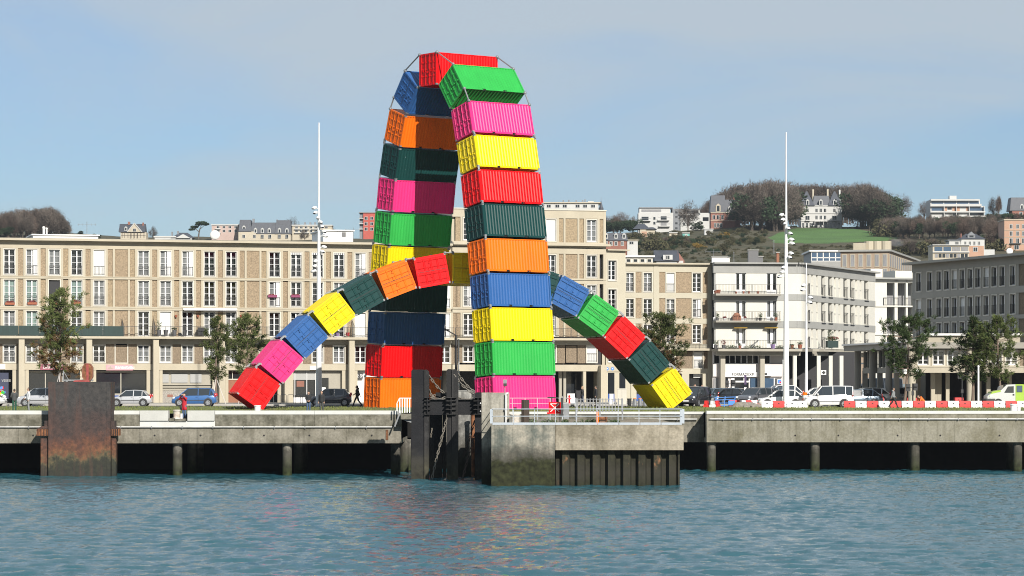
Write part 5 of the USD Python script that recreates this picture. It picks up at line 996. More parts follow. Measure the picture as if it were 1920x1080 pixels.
def far_tree(kind, label, px, py, hpx, group=None, wide=1.0, cat="tree"):
    o = hill(px, py); s = hpx / FPX * o[1]; key = kind
    M = TR(o[0], o[1], o[2] - .5, (px * 37 % 628) / 100.0); M[:3, :2] *= s / KH[kind] * wide; M[:3, 2] *= s / KH[kind]
    if key in TREES: return dup(TREES[key], label, group=group, M=M)
    t = thing({"bare": "bare_tree", "bare2": "bare_tree", "bare3": "bare_tree", "ever": "evergreen_tree", "shrub": "hill_shrub", "gold": "golden_shrub", "upine": "umbrella_pine", "poplar": "poplar_tree"}[kind], label, cat, group=group, M=M); TREES[key] = t
    if kind.startswith("bare") or kind == "poplar":
        a, b = bare_crown({"bare": 1, "bare2": 2, "bare3": 5, "poplar": 8}[kind], w=1.7 if kind == "poplar" else {"bare": 5.2, "bare2": 5.0, "bare3": 4.4}[kind]); obj("trunk", a, MATS["bark_far"], t); obj("crown", b, MATS["twig_red" if kind in ("bare2", "poplar") else "twig_brown"], t, kind="stuff")
    elif kind == "upine":
        r = np.random.RandomState(4); tr = MB(); cr = MB()
        tr.tube([(0, 0, 0), (.2, 0, 3), (.9, 0, 6), (2.2, 0, 8.5)], [.45, .4, .3, .2]).tube([(.5, 0, 4.5), (-1.5, 0, 6), (-3.5, .3, 6.8)], [.25, .2, .1]).tube([(.9, 0, 6), (3.5, 0, 7.6)], [.2, .1]); obj("trunk", tr, MATS["bark_far"], t)
        V = []; 
        for c, q in (((2.0, 0, 9.4), (3.4, 2.6, .9)), ((4.6, 0, 8.6), (2.4, 2, .7)), ((-2.8, .2, 7.3), (2.6, 2, .7)), ((-4.4, 0, 6.0), (1.8, 1.5, .5)), ((.2, 0, 8.6), (2, 2, .7))): leaves(cr, c, q, 260, .5, int(abs(c[0] * 10)))
        obj("crown", cr, MATS["ever_far"], t, kind="stuff")
    else:
        obj("crown", leafy({"ever": 3, "shrub": 6, "gold": 7}[kind], 9 if kind == "ever" else 3.2, 4 if kind == "ever" else 3, 1700 if kind == "ever" else 900, .38 if kind == "ever" else .26, zc=.56 if kind == "ever" else .4), MATS[{"ever": "ever_far", "shrub": "shrub_far", "gold": "shrub_gold"}[kind]], t, kind="stuff"); obj("trunk", MB().cyl((0, 0, -1), (0, 0, 4 if kind == "ever" else 1), .25, .15, 6), MATS["bark_far"], t)
    return t
KH = {"bare": 13.5, "bare2": 13.5, "bare3": 13.5, "ever": 10.0, "shrub": 3.6, "gold": 3.6, "upine": 10.2, "poplar": 14.0}
# --- single trees one can point at
far_tree("bare", "round bare tree standing alone right of the hilltop wood", 1690, 412, 48)
far_tree("poplar", "slender pale bare poplar right of the white hilltop apartment block", 1873, 408, 42)
far_tree("upine", "dark flat-topped pine leaning on the left skyline", 372, 448, 36)
far_tree("bare", "tall bare tree in front of the white and grey apartment block", 1290, 432, 56)
far_tree("bare2", "wide reddish bare tree left of the white and grey apartment block", 1163, 436, 38, wide=1.3)
far_tree("bare", "bare tree right of the slate villa row", 548, 447, 40); far_tree("bare3", "bare tree just right of the half-timbered villa", 287, 448, 24)
far_tree("bare3", "bare tree in front of the red apartment block", 690, 447, 38); far_tree("bare2", "bare tree left of the white hilltop apartment block", 1733, 412, 34); far_tree("bare3", "bare tree between the white hilltop block and the poplar", 1862, 408, 36)
far_tree("gold", "golden brown bush below the red brick villa", 1356, 447, 16, cat="shrub"); far_tree("gold", "yellow flowering bush on the slope above the slate roof", 1316, 464, 13, wide=1.4, cat="shrub"); far_tree("ever", "dark evergreen before the white wing of the apartment block", 1309, 433, 22, wide=1.5)
far_tree("ever", "broad evergreen right of the château", 1648, 431, 44, wide=1.1); far_tree("shrub", "round green bush beside the tall pink house", 1861, 462, 18, cat="shrub"); far_tree("shrub", "large yellow-green bush above the cream flat roof", 1222, 470, 30, wide=1.4, cat="shrub")
far_tree("ever", "evergreen over the left roof beside the antenna", 150, 447, 16, wide=1.6); far_tree("ever", "low dark evergreen right of the left antenna", 180, 448, 12, wide=1.8)
# --- the wood as one mass
def scatter(name, kinds, pts, label, cat):
    """pts: (px, py base, height in px, which kind)"""
    pi = UsdGeom.PointInstancer.Define(stage, "/World/" + name); protos_ = []
    for i, k in enumerate(kinds):
        path = f"/World/{name}/sources/{['tree_crown', 'tree_crown_001', 'tree_crown_002', 'tree_crown_003', 'tree_crown_004'][i]}"
        UsdGeom.Scope.Define(stage, f"/World/{name}/sources")
        if k == "ever": m = leafy(30, 10, 4.4, 1300, .42); mm = "ever_far"
        elif k == "shrub": m = leafy(31, 3.4, 3, 700, .28, zc=.4); mm = "shrub_far"
        else:
            a, b = bare_crown({"bare": 11, "bare2": 12, "bare3": 13}[k], twigs=3400, zc=.54, zr=.47); m = MB().plus(a).plus(b); mm = "twig_red" if k == "bare2" else "twig_brown"
        usdkit.mesh(stage, path, m.mesh(), MATS[mm]); protos_.append(path)
    pi.CreatePrototypesRel().SetTargets([Sdf.Path(p) for p in protos_]); pos, idx, sc, ori = [], [], [], []; r = np.random.RandomState(9)
    for px, py, hp, k in pts:
        o = hill(px, py); s = hp / FPX * o[1] / {"ever": 11, "shrub": 3.6}.get(kinds[k], 13.5); pos.append(Gf.Vec3f(*map(float, o - np.array([0, 0, .4])))); idx.append(k); sc.append(Gf.Vec3f(s * r.uniform(.9, 1.3), s * r.uniform(.9, 1.3), s)); a = r.rand() * 3.14; ori.append(Gf.Quath(math.cos(a), 0, 0, math.sin(a)))
    pi.CreatePositionsAttr(pos); pi.CreateProtoIndicesAttr(idx); pi.CreateScalesAttr(sc); pi.CreateOrientationsAttr(ori); tag(pi.GetPrim(), label, cat, kind="stuff")
r = np.random.RandomState(17); W = []
def fill(n, x0, x1, ytop, ybase, hmin, hmax, kinds):
    for _ in range(n):
        px = r.uniform(x0, x1); py = r.uniform(ybase(px) if callable(ybase) else ybase - 4, (ybase(px) if callable(ybase) else ybase) + 2); top = ytop(px); h = min(hmax, max(hmin, py - top + r.uniform(-3, 2))); W.append((px, py, h, kinds[r.randint(len(kinds))]))
topR = lambda px: np.interp(px, [1320, 1345, 1370, 1440, 1500, 1560, 1620, 1650, 1672, 1680], [392, 368, 352, 347, 350, 351, 350, 362, 380, 400])
fill(70, 1406, 1474, topR, 430, 40, 84, [0, 1, 2, 3, 3]); fill(34, 1322, 1400, topR, 419, 40, 74, [0, 1, 2]); fill(44, 1480, 1600, topR, 419, 50, 76, [0, 1, 2]); fill(62, 1613, 1662, topR, 429, 45, 80, [0, 1, 3, 2, 3])
fill(30, 1655, 1700, lambda p: 405, 442, 16, 34, [1, 0, 4]); fill(60, 1690, 1900, lambda p: 409, 448, 22, 42, [0, 1, 2, 3, 1]); fill(26, 1720, 1870, lambda p: 402, 424, 14, 24, [3, 3, 0]); fill(18, 1850, 1925, lambda p: 398, 415, 10, 20, [3, 3, 1])
fill(26, 1660, 1760, lambda p: 445, 476, 14, 30, [0, 3, 4, 1]); fill(14, 1848, 1885, lambda p: 430, 468, 14, 30, [1, 3, 4])
topL = lambda px: np.interp(px, [0, 40, 90, 112, 128], [402, 397, 392, 402, 425]); fill(62, -30, 124, topL, 446, 22, 52, [0, 2, 0, 2, 1]); fill(10, -10, 24, lambda p: 418, 447, 20, 28, [3])
fill(26, 1185, 1335, lambda p: 442, 462, 9, 17, [3, 3, 4, 1]); fill(14, 1135, 1190, lambda p: 405, 440, 16, 34, [0, 1, 3]); fill(10, 690, 700, lambda p: 412, 446, 14, 30, [0, 1]); fill(14, 545, 625, lambda p: 425, 448, 12, 20, [0, 1]); fill(8, 415, 450, lambda p: 428, 447, 12, 16, [1, 0])
scatter("bare_woodland", ["bare", "bare2", "bare3", "ever", "shrub"], W, "brown leafless woodland with dark evergreens along the hilltop", "woodland"); W = []
for _ in range(620):
    px = r.uniform(1180, 1760); py = r.uniform(452, 492); 
    if 1430 < px < 1700 and py < 461: continue
    W.append((px, py, r.uniform(2.5, 8), 1 if r.rand() < .10 else 0))
for _ in range(110): px = r.uniform(1180, 1425); W.append((px, r.uniform(446, 484), r.uniform(7, 15), 1 if r.rand() < .55 else 0))
for _ in range(60): px = r.uniform(1190, 1440); W.append((px, r.uniform(436, 455), r.uniform(5, 12), 1 if r.rand() < .4 else 0))
for _ in range(50): W.append((r.uniform(1470, 1690), r.uniform(426.5, 429.5), r.uniform(3, 7), 1))
scatter("hillside_scrub", ["shrub", "ever"], W, "rough scrub and bushes on the slope below the lawn", "scrub")
# --- houses on the hill
mat("slate", (0.060, 0.066, 0.082), rough=.6, var=.2, scale=.8); mat("red_brick", (0.26, 0.115, 0.085), rough=.85, var=.15, scale=.6); mat("pink_brick", (0.43, 0.265, 0.185), rough=.85, var=.08, scale=.5); mat("house_white", (0.50, 0.50, 0.485), rough=.8, var=.05, scale=.3); mat("house_cream", (0.46, 0.41, 0.32), rough=.85, var=.07, scale=.3); mat("red_render", (0.42, 0.085, 0.062), rough=.8, var=.08, scale=.3); mat("grey_render", (0.20, 0.21, 0.225), rough=.8, var=.08, scale=.3); mat("timber_dark", (0.06, 0.045, 0.035), rough=.8); mat("pink_render", (0.45, 0.34, 0.30), rough=.85, var=.05, scale=.3)
class House:
    """a house standing on the hill; heights and widths read in photo pixels at its distance, then metres"""
    def __init__(s, name, label, px0, px1, py, ang=0.0, cat="house", Y=None):
        pc = (px0 + px1) / 2; s.Y = Y or hill_Y(pc, py); s.k = s.Y / FPX; s.px0, s.py0 = px0, py; s.t = thing(name, label, cat, (X(px0, s.Y), s.Y, Z(py, s.Y)), ang); s.W = (px1 - px0) * s.k
    def x(s, px): return (px - s.px0) * s.k
    def z(s, py): return (s.py0 - py) * s.k
    def box(s, name, px0, px1, pa, pb, v0, v1, m, lab=None): return obj(name, MB().box(s.x(px0), s.x(px1), v0, v1, s.z(pb), s.z(pa)), MATS[m], s.t, label=lab)
    def walls(s, px0, px1, py_eave, m, dep=9.0, v=0.0, py_b=None): return obj("wall", MB().box(s.x(px0), s.x(px1), v, v + dep, s.z(py_b) if py_b else -6.0, s.z(py_eave)), MATS[m], s.t)
    def win(s, px, pa, pb, w, v=0.0, fr="house_white", gm="dark_glass", name="window"):
        x, w = s.x(px), w * s.k / 2; z0, z1 = s.z(pb), s.z(pa); p = obj(name, MB().box(x - w - .14, x + w + .14, v - .07, v, z0 - .14, z1 + .14), MATS[fr], s.t); obj("pane", MB().box(x - w, x - .05, v - .10, v - .072, z0, z1).box(x + .05, x + w, v - .10, v - .072, z0, z1), MATS[gm], p)
    def wins(s, pxs, rows, w, **k):
        for pa, pb in rows:
            for px in pxs: s.win(px, pa, pb, w, **k)
    def roof(s, px0, px1, eave, ridge, m="slate", kind="hip", dep=9.0, v=0.0, over=.4, top=.0):
        x0, x1, z0, z1 = s.x(px0) - over, s.x(px1) + over, s.z(eave), s.z(ridge); y0, y1 = v - over, v + dep + over; ym = (y0 + y1) / 2; q = MB()
        if kind == "hip": i = min((x1 - x0) * .32, (y1 - y0) / 2); top_ = [[x0 + i, ym - top, z1], [x1 - i, ym - top, z1], [x1 - i, ym + top, z1], [x0 + i, ym + top, z1]]
        elif kind == "gable": top_ = [[x0, ym, z1], [x1, ym, z1], [x1, ym + .01, z1], [x0, ym + .01, z1]]
        elif kind == "front": xm = (x0 + x1) / 2; top_ = [[xm, y0, z1], [xm + .01, y0, z1], [xm + .01, y1, z1], [xm, y1, z1]]
        elif kind == "mansard": i = (x1 - x0) * .08; top_ = [[x0 + i, y0 + 1.2, z1], [x1 - i, y0 + 1.2, z1], [x1 - i, y1 - 1.2, z1], [x0 + i, y1 - 1.2, z1]]
        else: xm = (x0 + x1) / 2; w_ = .25; top_ = [[xm - w_, ym - w_, z1], [xm + w_, ym - w_, z1], [xm + w_, ym + w_, z1], [xm - w_, ym + w_, z1]]
        q.add([[x0, y0, z0], [x1, y0, z0], [x1, y1, z0], [x0, y1, z0]] + top_, [[0, 3, 2, 1], [4, 5, 6, 7], [0, 1, 5, 4], [1, 2, 6, 5], [2, 3, 7, 6], [3, 0, 4, 7]]); return obj("roof", q, MATS[m], s.t)
    def chim(s, px, pa, pb, w=3, m="red_brick", v=3.0): obj("chimney", MB().box(s.x(px) - w * s.k / 2, s.x(px) + w * s.k / 2, v, v + 1.4, s.z(pb), s.z(pa)), MATS[m], s.t)
    def dormer(s, px, pa, pb, w, v=-.2, m="house_white"):
        x, w = s.x(px), w * s.k / 2; z0, z1 = s.z(pb), s.z(pa); d = MB().box(x - w, x + w, v, v + 2.5, z0, z1).add([[x - w - .15, v - .1, z1], [x + w + .15, v - .1, z1], [x, v - .1, z1 + w], [x - w - .15, v + 2.5, z1], [x + w + .15, v + 2.5, z1], [x, v + 2.5, z1 + w]], [[0, 1, 2], [5, 4, 3], [0, 2, 5], [0, 5, 3], [1, 4, 5], [1, 5, 2]]); p = obj("dormer", d, MATS[m], s.t); obj("pane", MB().box(x - w * .55, x + w * .55, v - .03, v - .005, z0 + .25, z1 - .1), MATS["dark_glass"], p)
h = House("chateau", "white château with two steep pointed slate roofs above the green lawn", 1502, 1580, 428, cat="château")
h.walls(1502, 1579, 385.5, "house_white", 12); h.roof(1526, 1556, 385.5, 366.5, kind="mansard", dep=10, v=1.5); h.roof(1502, 1526, 385.5, 357.5, kind="pyr", dep=9, v=-.4); h.roof(1554, 1579, 385.5, 357.5, kind="pyr", dep=9, v=-.4)
for px in (1514, 1539, 1565): h.dormer(px, 376.5, 385, 6, v=-.6)
h.wins((1514, 1531, 1539, 1547, 1564.5), [(391.5, 397.5)], 4); h.wins((1531, 1539, 1547), [(404.5, 411)], 4); h.wins((1514, 1564.5), [(405, 412.5)], 7.5); h.wins((1506, 1513, 1520, 1531, 1539, 1547, 1558, 1565, 1573), [(418, 425.5)], 3.6)
for a in (385.5, 400, 414): h.box("cornice", 1501, 1580, a - .9, a + .5, -.35, .0, "house_white")
for a, b in ((1510, 1519), (1560, 1570)): h.box("balcony", a, b, 412.5, 414.5, -1.2, -.35, "house_white")
for px, t_ in ((1526, 354), (1553.5, 353.5)): h.chim(px, t_, 378, 3, "house_cream")
h.chim(1576, 355, 385, 3, "house_white"); h.box("porch", 1526, 1552, 414.5, 416, -2.5, -.36, "house_white"); [h.box("porch_column", p - .5, p + .5, 416, 427, -2.4, -1.8, "house_white") for p in (1527, 1535, 1543, 1551)]
h = House("apartment_block", "white hilltop apartment block with long balconies and brick panels", 1745, 1848, 411, cat="building")
h.walls(1745, 1838, 374, "house_white", 14, v=.8); h.walls(1746, 1846, 386, "house_white", 13, v=.75)
for pa, pb, a, b in ((373.5, 376.5, 1745, 1836), (382.5, 387, 1744, 1840), (396, 398.5, 1744, 1847), (404.5, 407, 1800, 1847)): h.box("balcony", a, b, pa, pb, -.8, .8, "house_white")
for a, b in ((1747, 1769), (1771, 1793), (1795, 1816), (1818, 1836)): h.box("glazing", a, b, 377.5, 382.5, .72, .8, "blue_glass")
for a, b in ((1747, 1769), (1818, 1844)): h.box("glazing", a, b, 388.5, 395, .68, .74, "blue_glass")
for a, b in ((1770, 1776), (1786, 1800), (1812, 1817)): h.box("brick_panel", a, b, 387.5, 396, .68, .74, "pink_brick")
h.box("glazing", 1777, 1785, 388, 393, .68, .74, "dark_glass"); h.box("glazing", 1787, 1797, 399.5, 404, .68, .74, "dark_glass"); h.box("glazing", 1819, 1843, 399.5, 404, .68, .74, "dark_glass"); h.box("roof_room", 1783, 1796, 366, 374, 4, 8, "house_white"); [h.box("pier", p - .6, p + .6, 387, 410, -.7, .7, "house_white") for p in (1770, 1793, 1817, 1845)]
h = House("slate_villa", "dark slate-roofed brick villa at the right edge of the skyline", 1893, 1926, 408); h.walls(1898, 1926, 395, "red_brick", 9); h.roof(1895, 1930, 395, 370, kind="mansard"); h.dormer(1916, 385, 393, 6); h.wins((1914,), [(398, 405)], 5)
h = House("tall_house", "tall pink brick house with white windows at the right edge", 1883, 1924, 468, Y=980); h.walls(1883, 1930, 412.5, "pink_brick", 12); h.box("parapet", 1882, 1930, 411, 413, -.3, 12.3, "house_cream"); h.wins((1896, 1908, 1919), [(421, 428), (434, 442)], 4.2); h.wins((1896, 1908, 1919), [(447, 456)], 5); h.wins((1906,), [(460, 467)], 8)
for a in (431, 444.5, 457.5): h.box("string_course", 1882.6, 1930, a, a + .8, -.15, 0, "house_cream")
h.box("balcony", 1893, 1914, 456, 457.5, -.8, -.15, "black_iron")
h = House("hip_house", "white house with a grey hipped roof above the cream flat block", 1780, 1848, 478, Y=930); h.walls(1802, 1846, 448, "house_white", 9); h.roof(1802, 1846, 448, 437, "slate", "hip"); h.walls(1780, 1802, 451, "house_white", 7, v=.3); h.box("flat_roof", 1777, 1803, 449.5, 451, -.1, 7.6, "grey_render"); h.wins((1810, 1818.5, 1827, 1836), [(453, 459)], 3); h.wins((1795,), [(453, 460)], 4); h.dormer(1822, 441, 446, 14, v=.6, m="grey_render"); h.walls(1842, 1864, 468, "house_white", 6, v=-1); h.chim(1805, 437, 448, 2)
h = House("flat_block", "cream flat-roofed block with long window bands before the hipped house", 1749, 1845, 492, cat="building", Y=800); h.walls(1749, 1817, 460, "house_cream", 9); h.walls(1817, 1845, 461, "pink_brick", 8, v=.2); h.box("roof", 1748, 1818, 458.5, 460, -.6, 9.4, "house_white"); h.box("floor_band", 1748.5, 1817.5, 471.5, 473.5, -.5, 0, "house_white")
for a, b, m in ((1752, 1767, "blue_glass"), (1769, 1783, "blue_glass"), (1785, 1800, "curtain"), (1802, 1815, "curtain")): h.box("glazing", a, b, 463, 470.5, -.06, -.01, m)
for k in range(9): h.box("glazing", 1753 + k * 7, 1758.5 + k * 7, 476, 483, -.06, -.01, "dark_glass" if k % 3 else "curtain")
h.wins((1829,), [(464, 471)], 7, v=.2); h.box("garage", 1849, 1930, 478, 492, 2, 8, "grey_render"); 
h = House("brick_villa", "red brick villa with a steep slate roof and carved dormers beside the wood", 1331, 1390, 429); h.walls(1333, 1379, 398, "red_brick", 10); h.walls(1358, 1389, 388, "red_brick", 9, v=2); h.roof(1333, 1360, 398, 366, kind="mansard"); h.roof(1355, 1382, 398, 374, kind="mansard", v=.8); h.dormer(1346.5, 386, 397, 9, v=-.5, m="house_cream"); h.dormer(1368, 389, 396, 5, v=.2); h.wins((1338.5, 1346.5, 1354.5), [(403.5, 411)], 4.2); h.wins((1341, 1346.5, 1352), [(418.5, 426)], 3.5); h.box("loggia", 1364, 1377, 402, 412, -.05, 0, "timber_dark"); h.box("string_course", 1332.5, 1380, 398, 399.5, -.3, 0, "house_cream"); h.box("string_course", 1332.5, 1380, 413.5, 414.5, -.2, 0, "house_cream")
for px, a in ((1336, 371), (1378, 369), (1388, 371)): h.chim(px, a, 398, 3.2)
h = House("modern_block", "white and grey modern apartment block left of the red brick villa", 1197, 1333, 432, cat="building"); h.walls(1197, 1262, 399, "house_white", 13); h.walls(1199, 1257, 389.5, "house_white", 11, v=2); h.box("roof", 1199, 1262, 388, 390, 1.5, 13.5, "grey_render"); h.walls(1261, 1277, 391, "grey_render", 13, v=1); h.walls(1276, 1313, 403, "house_white", 12, v=.2); h.walls(1278, 1313, 391.5, "house_white", 10, v=2.5); h.box("roof", 1276, 1314, 391, 392.5, 2, 13, "grey_render"); h.walls(1313, 1333, 399, "house_white", 12, v=.8)
for a, b, pa, pb, m in ((1203, 1216, 406.5, 413, "dark_glass"), (1225, 1229, 407, 412, "dark_glass"), (1225, 1229, 416, 421, "dark_glass"), (1239, 1250, 405.5, 412, "dark_glass"), (1239, 1250, 417, 423, "curtain"), (1318, 1329, 407, 414, "dark_glass"), (1283, 1310, 394, 400, "dark_glass"), (1203, 1240, 392, 397, "curtain")): h.box("glazing", a, b, pa, pb, -.06 if a < 1262 and pa > 400 else (.74 if a > 1313 else 1.94 if pa < 400 and a < 1262 else 2.44), .0 if a < 1262 and pa > 400 else (.8 if a > 1313 else 2 if a < 1262 else 2.5), m)
h.wins((1268.5,), [(396, 400), (405, 408), (416.5, 420), (426, 429)], 4, v=1, fr="grey_render"); h.wins((1283, 1292), [(407, 413), (417, 423)], 4, v=.2)
for a, b, pa in ((1233, 1255, 412.5), (1235, 1256, 424), (1200, 1220, 413.5), (1277, 1300, 402.5)): h.box("balcony", a, b, pa, pa + 1.2, -1.6, 0, "house_white"); h.box("balcony_rail", a, b, pa - 4, pa - 3.4, -1.6, -1.5, "grey_render")
h = House("garden_house", "cream cottage with a grey pyramid roof in front of the modern block", 1190, 1230, 446); h.walls(1200, 1228, 429, "house_cream", 8); h.roof(1188, 1218, 429.5, 418.5, kind="hip"); h.roof(1214, 1230, 430, 425, kind="hip", v=-.5); h.box("door", 1203, 1213, 434, 444, -.06, 0, "pink_brick")
h = House("mansard_house", "dark mansard-roofed brick terrace right of the corner block", 1130, 1176, 470, Y=800); h.walls(1130, 1175, 451, "red_brick", 8); h.roof(1130, 1175, 451, 436.5, kind="mansard", dep=8); [h.dormer(p, 440, 447.5, 6) for p in (1137, 1155, 1170)]; h.wins((1137, 1146, 1155, 1167), [(453.5, 460)], 4)
h = House("small_house", "small white house between the brick terrace and the yellow-green bush", 1176, 1197, 474, Y=800); h.walls(1176, 1196, 451, "house_white", 7); h.box("roof", 1175, 1197, 449.5, 451, -.3, 7.3, "house_cream"); h.wins((1184,), [(453, 457.5)], 7)
h = House("slate_roof_house", "house with a dark slate roof, white dormer and brick gable over the lower block", 1230, 1285, 500, Y=560); h.walls(1231, 1281, 489, "house_white", 6); h.roof(1231, 1270, 489.5, 468, kind="gable", dep=6); x1 = h.x(1268); z0, z1 = h.z(500), h.z(467.5); obj("gable", MB().add([[x1 + .3, -.3, z0], [h.x(1285), 2.5, z0], [x1 + .3, 3, z1], [h.x(1285), 2.5, h.z(488)], [x1 + .3, -.3, h.z(489)]], [[0, 1, 3], [0, 3, 4], [4, 3, 2]]), MATS["red_brick"], h.t); obj("dormer_box", MB().box(h.x(1243), h.x(1261), -.3, 2, h.z(487), h.z(478)), MATS["house_white"], h.t); h.win(1252, 479.5, 486, 6, v=-.32)
for px0, px1, pa, pb, m, lab in ((1255, 1270, 435.5, 446, "house_cream", "small cream garden shed below the modern block"), (1280, 1293, 436, 444.5, "sea_green", "small sea-green garden shed"), (1321, 1337, 429, 442, "house_white", "small white outbuilding below the red brick villa")):
    if m not in MATS: plain(m, (0.10, 0.36, 0.32), .6)
    h = House("garden_shed", lab, px0, px1, pb, cat="shed"); h.walls(px0, px1, pa + 1.5, m, 4, py_b=pb + 6); h.box("roof", px0 - .7, px1 + .7, pa, pa + 1.5, -.4, 4.4, "house_white"); h.box("door", px0 + 4, px0 + 9, pa + 3.5, pb, -.05, 0, "timber_dark" if m != "sea_green" else "house_white")
h = House("timbered_villa", "half-timbered villa with a slate roof and white gable on the left skyline", 223, 275, 449); h.walls(226, 274, 435, "house_cream", 8); h.roof(224, 270, 435, 419, kind="gable", dep=8); x0, xm, x1 = h.x(240), h.x(252.5), h.x(265.5); obj("gable", MB().add([[x0, -.6, h.z(435)], [x1, -.6, h.z(435)], [xm, -.6, h.z(419)], [xm, 4, h.z(419)], [x0, 4, h.z(435)], [x1, 4, h.z(435)]], [[0, 1, 2], [0, 2, 3], [0, 3, 4], [1, 5, 3], [1, 3, 2]]), MATS["house_cream"], h.t)
b_ = MB().bar((x0 - .3, -.75, h.z(435)), (xm, -.75, h.z(418.5)), .35).bar((x1 + .3, -.75, h.z(435)), (xm, -.75, h.z(418.5)), .35); obj("barge_board", b_, MATS["house_white"], h.t); tb = MB()
for px in (229, 234, 240, 246, 252, 258, 264, 270): tb.box(h.x(px) - .1, h.x(px) + .1, -.66 if 240 < px < 264 else -.06, -.0, h.z(446), h.z(436))
for a in (436, 441): tb.box(h.x(227), h.x(273), -.05, 0, h.z(a + .8), h.z(a))
obj("timber", tb, MATS["timber_dark"], h.t, kind="stuff"); h.wins((252.5,), [(429, 434)], 5, v=-.62); h.dormer(236, 427, 433, 5); h.chim(240, 415, 421, 4); h.chim(266.5, 416.5, 430, 2.6)
h = House("pediment_house", "low slate-roofed house with a white pediment on the left skyline", 290, 362, 449); h.walls(290, 360, 445, "house_white", 8); h.roof(322, 362, 446, 435.5, kind="hip"); h.box("parapet", 288, 330, 442.5, 445, -.3, 8, "house_white"); x0, x1, xm = h.x(330), h.x(357), h.x(343.5); obj("pediment", MB().add([[x0, -.8, h.z(446.5)], [x1, -.8, h.z(446.5)], [xm, -.8, h.z(439)], [xm, 3, h.z(439)], [x0, 3, h.z(446.5)], [x1, 3, h.z(446.5)]], [[0, 1, 2], [0, 2, 3], [0, 3, 4], [1, 5, 3], [1, 3, 2]]), MATS["house_white"], h.t); h.chim(321, 434, 444, 3, "grey_render"); h.chim(332, 432.5, 440, 3.5, "grey_render")
h = House("pink_block", "pale pink apartment block right of the leaning pine", 397, 450, 449, cat="building"); h.walls(397, 449, 421.5, "pink_render", 10); h.box("roof", 396, 450, 420.5, 422.5, -.4, 10.4, "house_white"); [h.box("balcony", a, b, p, p + 2, -1, 0, "house_white") for a, b, p in ((404, 414, 428), (404, 414, 436))]; h.wins((409, 420, 431, 442), [(424, 427.5), (431, 435)], 4.5)
h = House("mansard_villas", "row of grey slate mansard villas with white dormers on the skyline", 447, 546, 450, cat="villa row"); h.walls(447, 480, 434, "house_cream", 9); h.roof(449, 470, 434, 412, kind="mansard"); h.walls(472, 545, 438, "house_cream", 9, v=.4); h.roof(470, 520, 438, 417, kind="mansard", v=.4); h.roof(517, 545, 438, 412.5, kind="mansard", v=.2)
for p in (457.5, 479, 492, 505, 524, 538): h.dormer(p, 430 if p > 470 else 425.5, 437 if p > 470 else 431, 6, v=-.1)
h.chim(518.5, 411, 422, 3, "grey_render"); h.chim(474, 409.5, 430, 4, "grey_render"); h.wins((457, 477, 492, 506, 524, 538), [(440.5, 446)], 4.5, v=-.01)
h = House("cream_block", "cream flat-roofed apartment block with rooftop vents left of the penthouse", 548, 622, 450, cat="building"); h.walls(548, 622, 423, "house_cream", 10); h.box("roof", 547, 623, 421.5, 423.5, -.5, 10.5, "house_white"); [h.box("balcony", a, a + 12, p, p + 1.3, -1, 0, "house_white") for a in (552, 568, 584) for p in (429, 436)]; h.wins((556, 565, 574, 583, 592, 602, 612), [(425, 428), (431.5, 435)], 4.5); [h.box("roof_vent", p, p + 3.5, 416, 421.5, 3, 5, "grey_render") for p in (569, 579, 588, 600)]
h = House("red_block", "red rendered apartment block half hidden by the tall arch's left leg", 674, 712, 449, cat="building"); h.walls(681, 712, 399, "red_render", 10); h.walls(674, 682, 402, "grey_render", 8, v=1); h.box("roof", 673, 712, 397.5, 399.5, -.4, 10.4, "grey_render"); h.wins((686.5, 697), [(407, 412), (417, 422), (427, 432)], 5, v=0); [h.box("balcony", 673, 681.5, p, p + 1.2, -.6, 1, "house_white") for p in (409, 419, 429)]
h = House("long_block", "long white flat-roofed block with chimneys behind the corner block", 1018, 1128, 400, cat="building", Y=900); h.walls(1018, 1122, 380, "house_white", 11); h.box("roof", 1017, 1126, 379, 381, -.5, 11.5, "house_cream"); [h.win(p, 384, 389, 7) for p in (1029, 1045, 1059, 1083, 1097, 1112)]; [h.chim(p, a, 380, 2.6, "grey_render") for p, a in ((1056.5, 374), (1067, 373.5), (1081, 374), (1093, 374), (1097.5, 372.5))]; h.box("roof_room", 1103, 1114, 376, 380, 3, 7, "house_white")
t = thing("church_spire", "slim dark spire right of the long white block", "spire", P(1127, 395, 900)); obj("steeple", MB().cyl((0, 0, -4), (0, 0, .9), .75, .75, 8).cyl((0, 0, .9), (0, 0, 3.2), .6, .03, 8), MATS["slate"], t); obj("cross", MB().cyl((0, 0, 3), (0, 0, 4.2), .04), MATS["galvanised"], t)
for k, (px, pb, ht) in enumerate(((1376, 496, 24), (1451, 476, 26), (1608, 425.5, 30))):
    Y = 560 if k == 0 else hill_Y(px, pb); o = P(px, pb, Y); t = thing("utility_pole", ["pale pole on the slope above the white house", "thin pole on the slope left of the big right mast", "white pole standing before the wood right of the château"][k], "pole", o); hh = ht / FPX * Y; obj("pole", MB().cyl((0, 0, -1), (0, 0, hh), hh * .028, hh * .018, 8), MATS["roof_white" if k == 2 else "galvanised"], t); obj("crossbar", MB().bar((-hh * .07, 0, hh * .93), (hh * .07, 0, hh * .93), hh * .02), MATS["galvanised"], t)
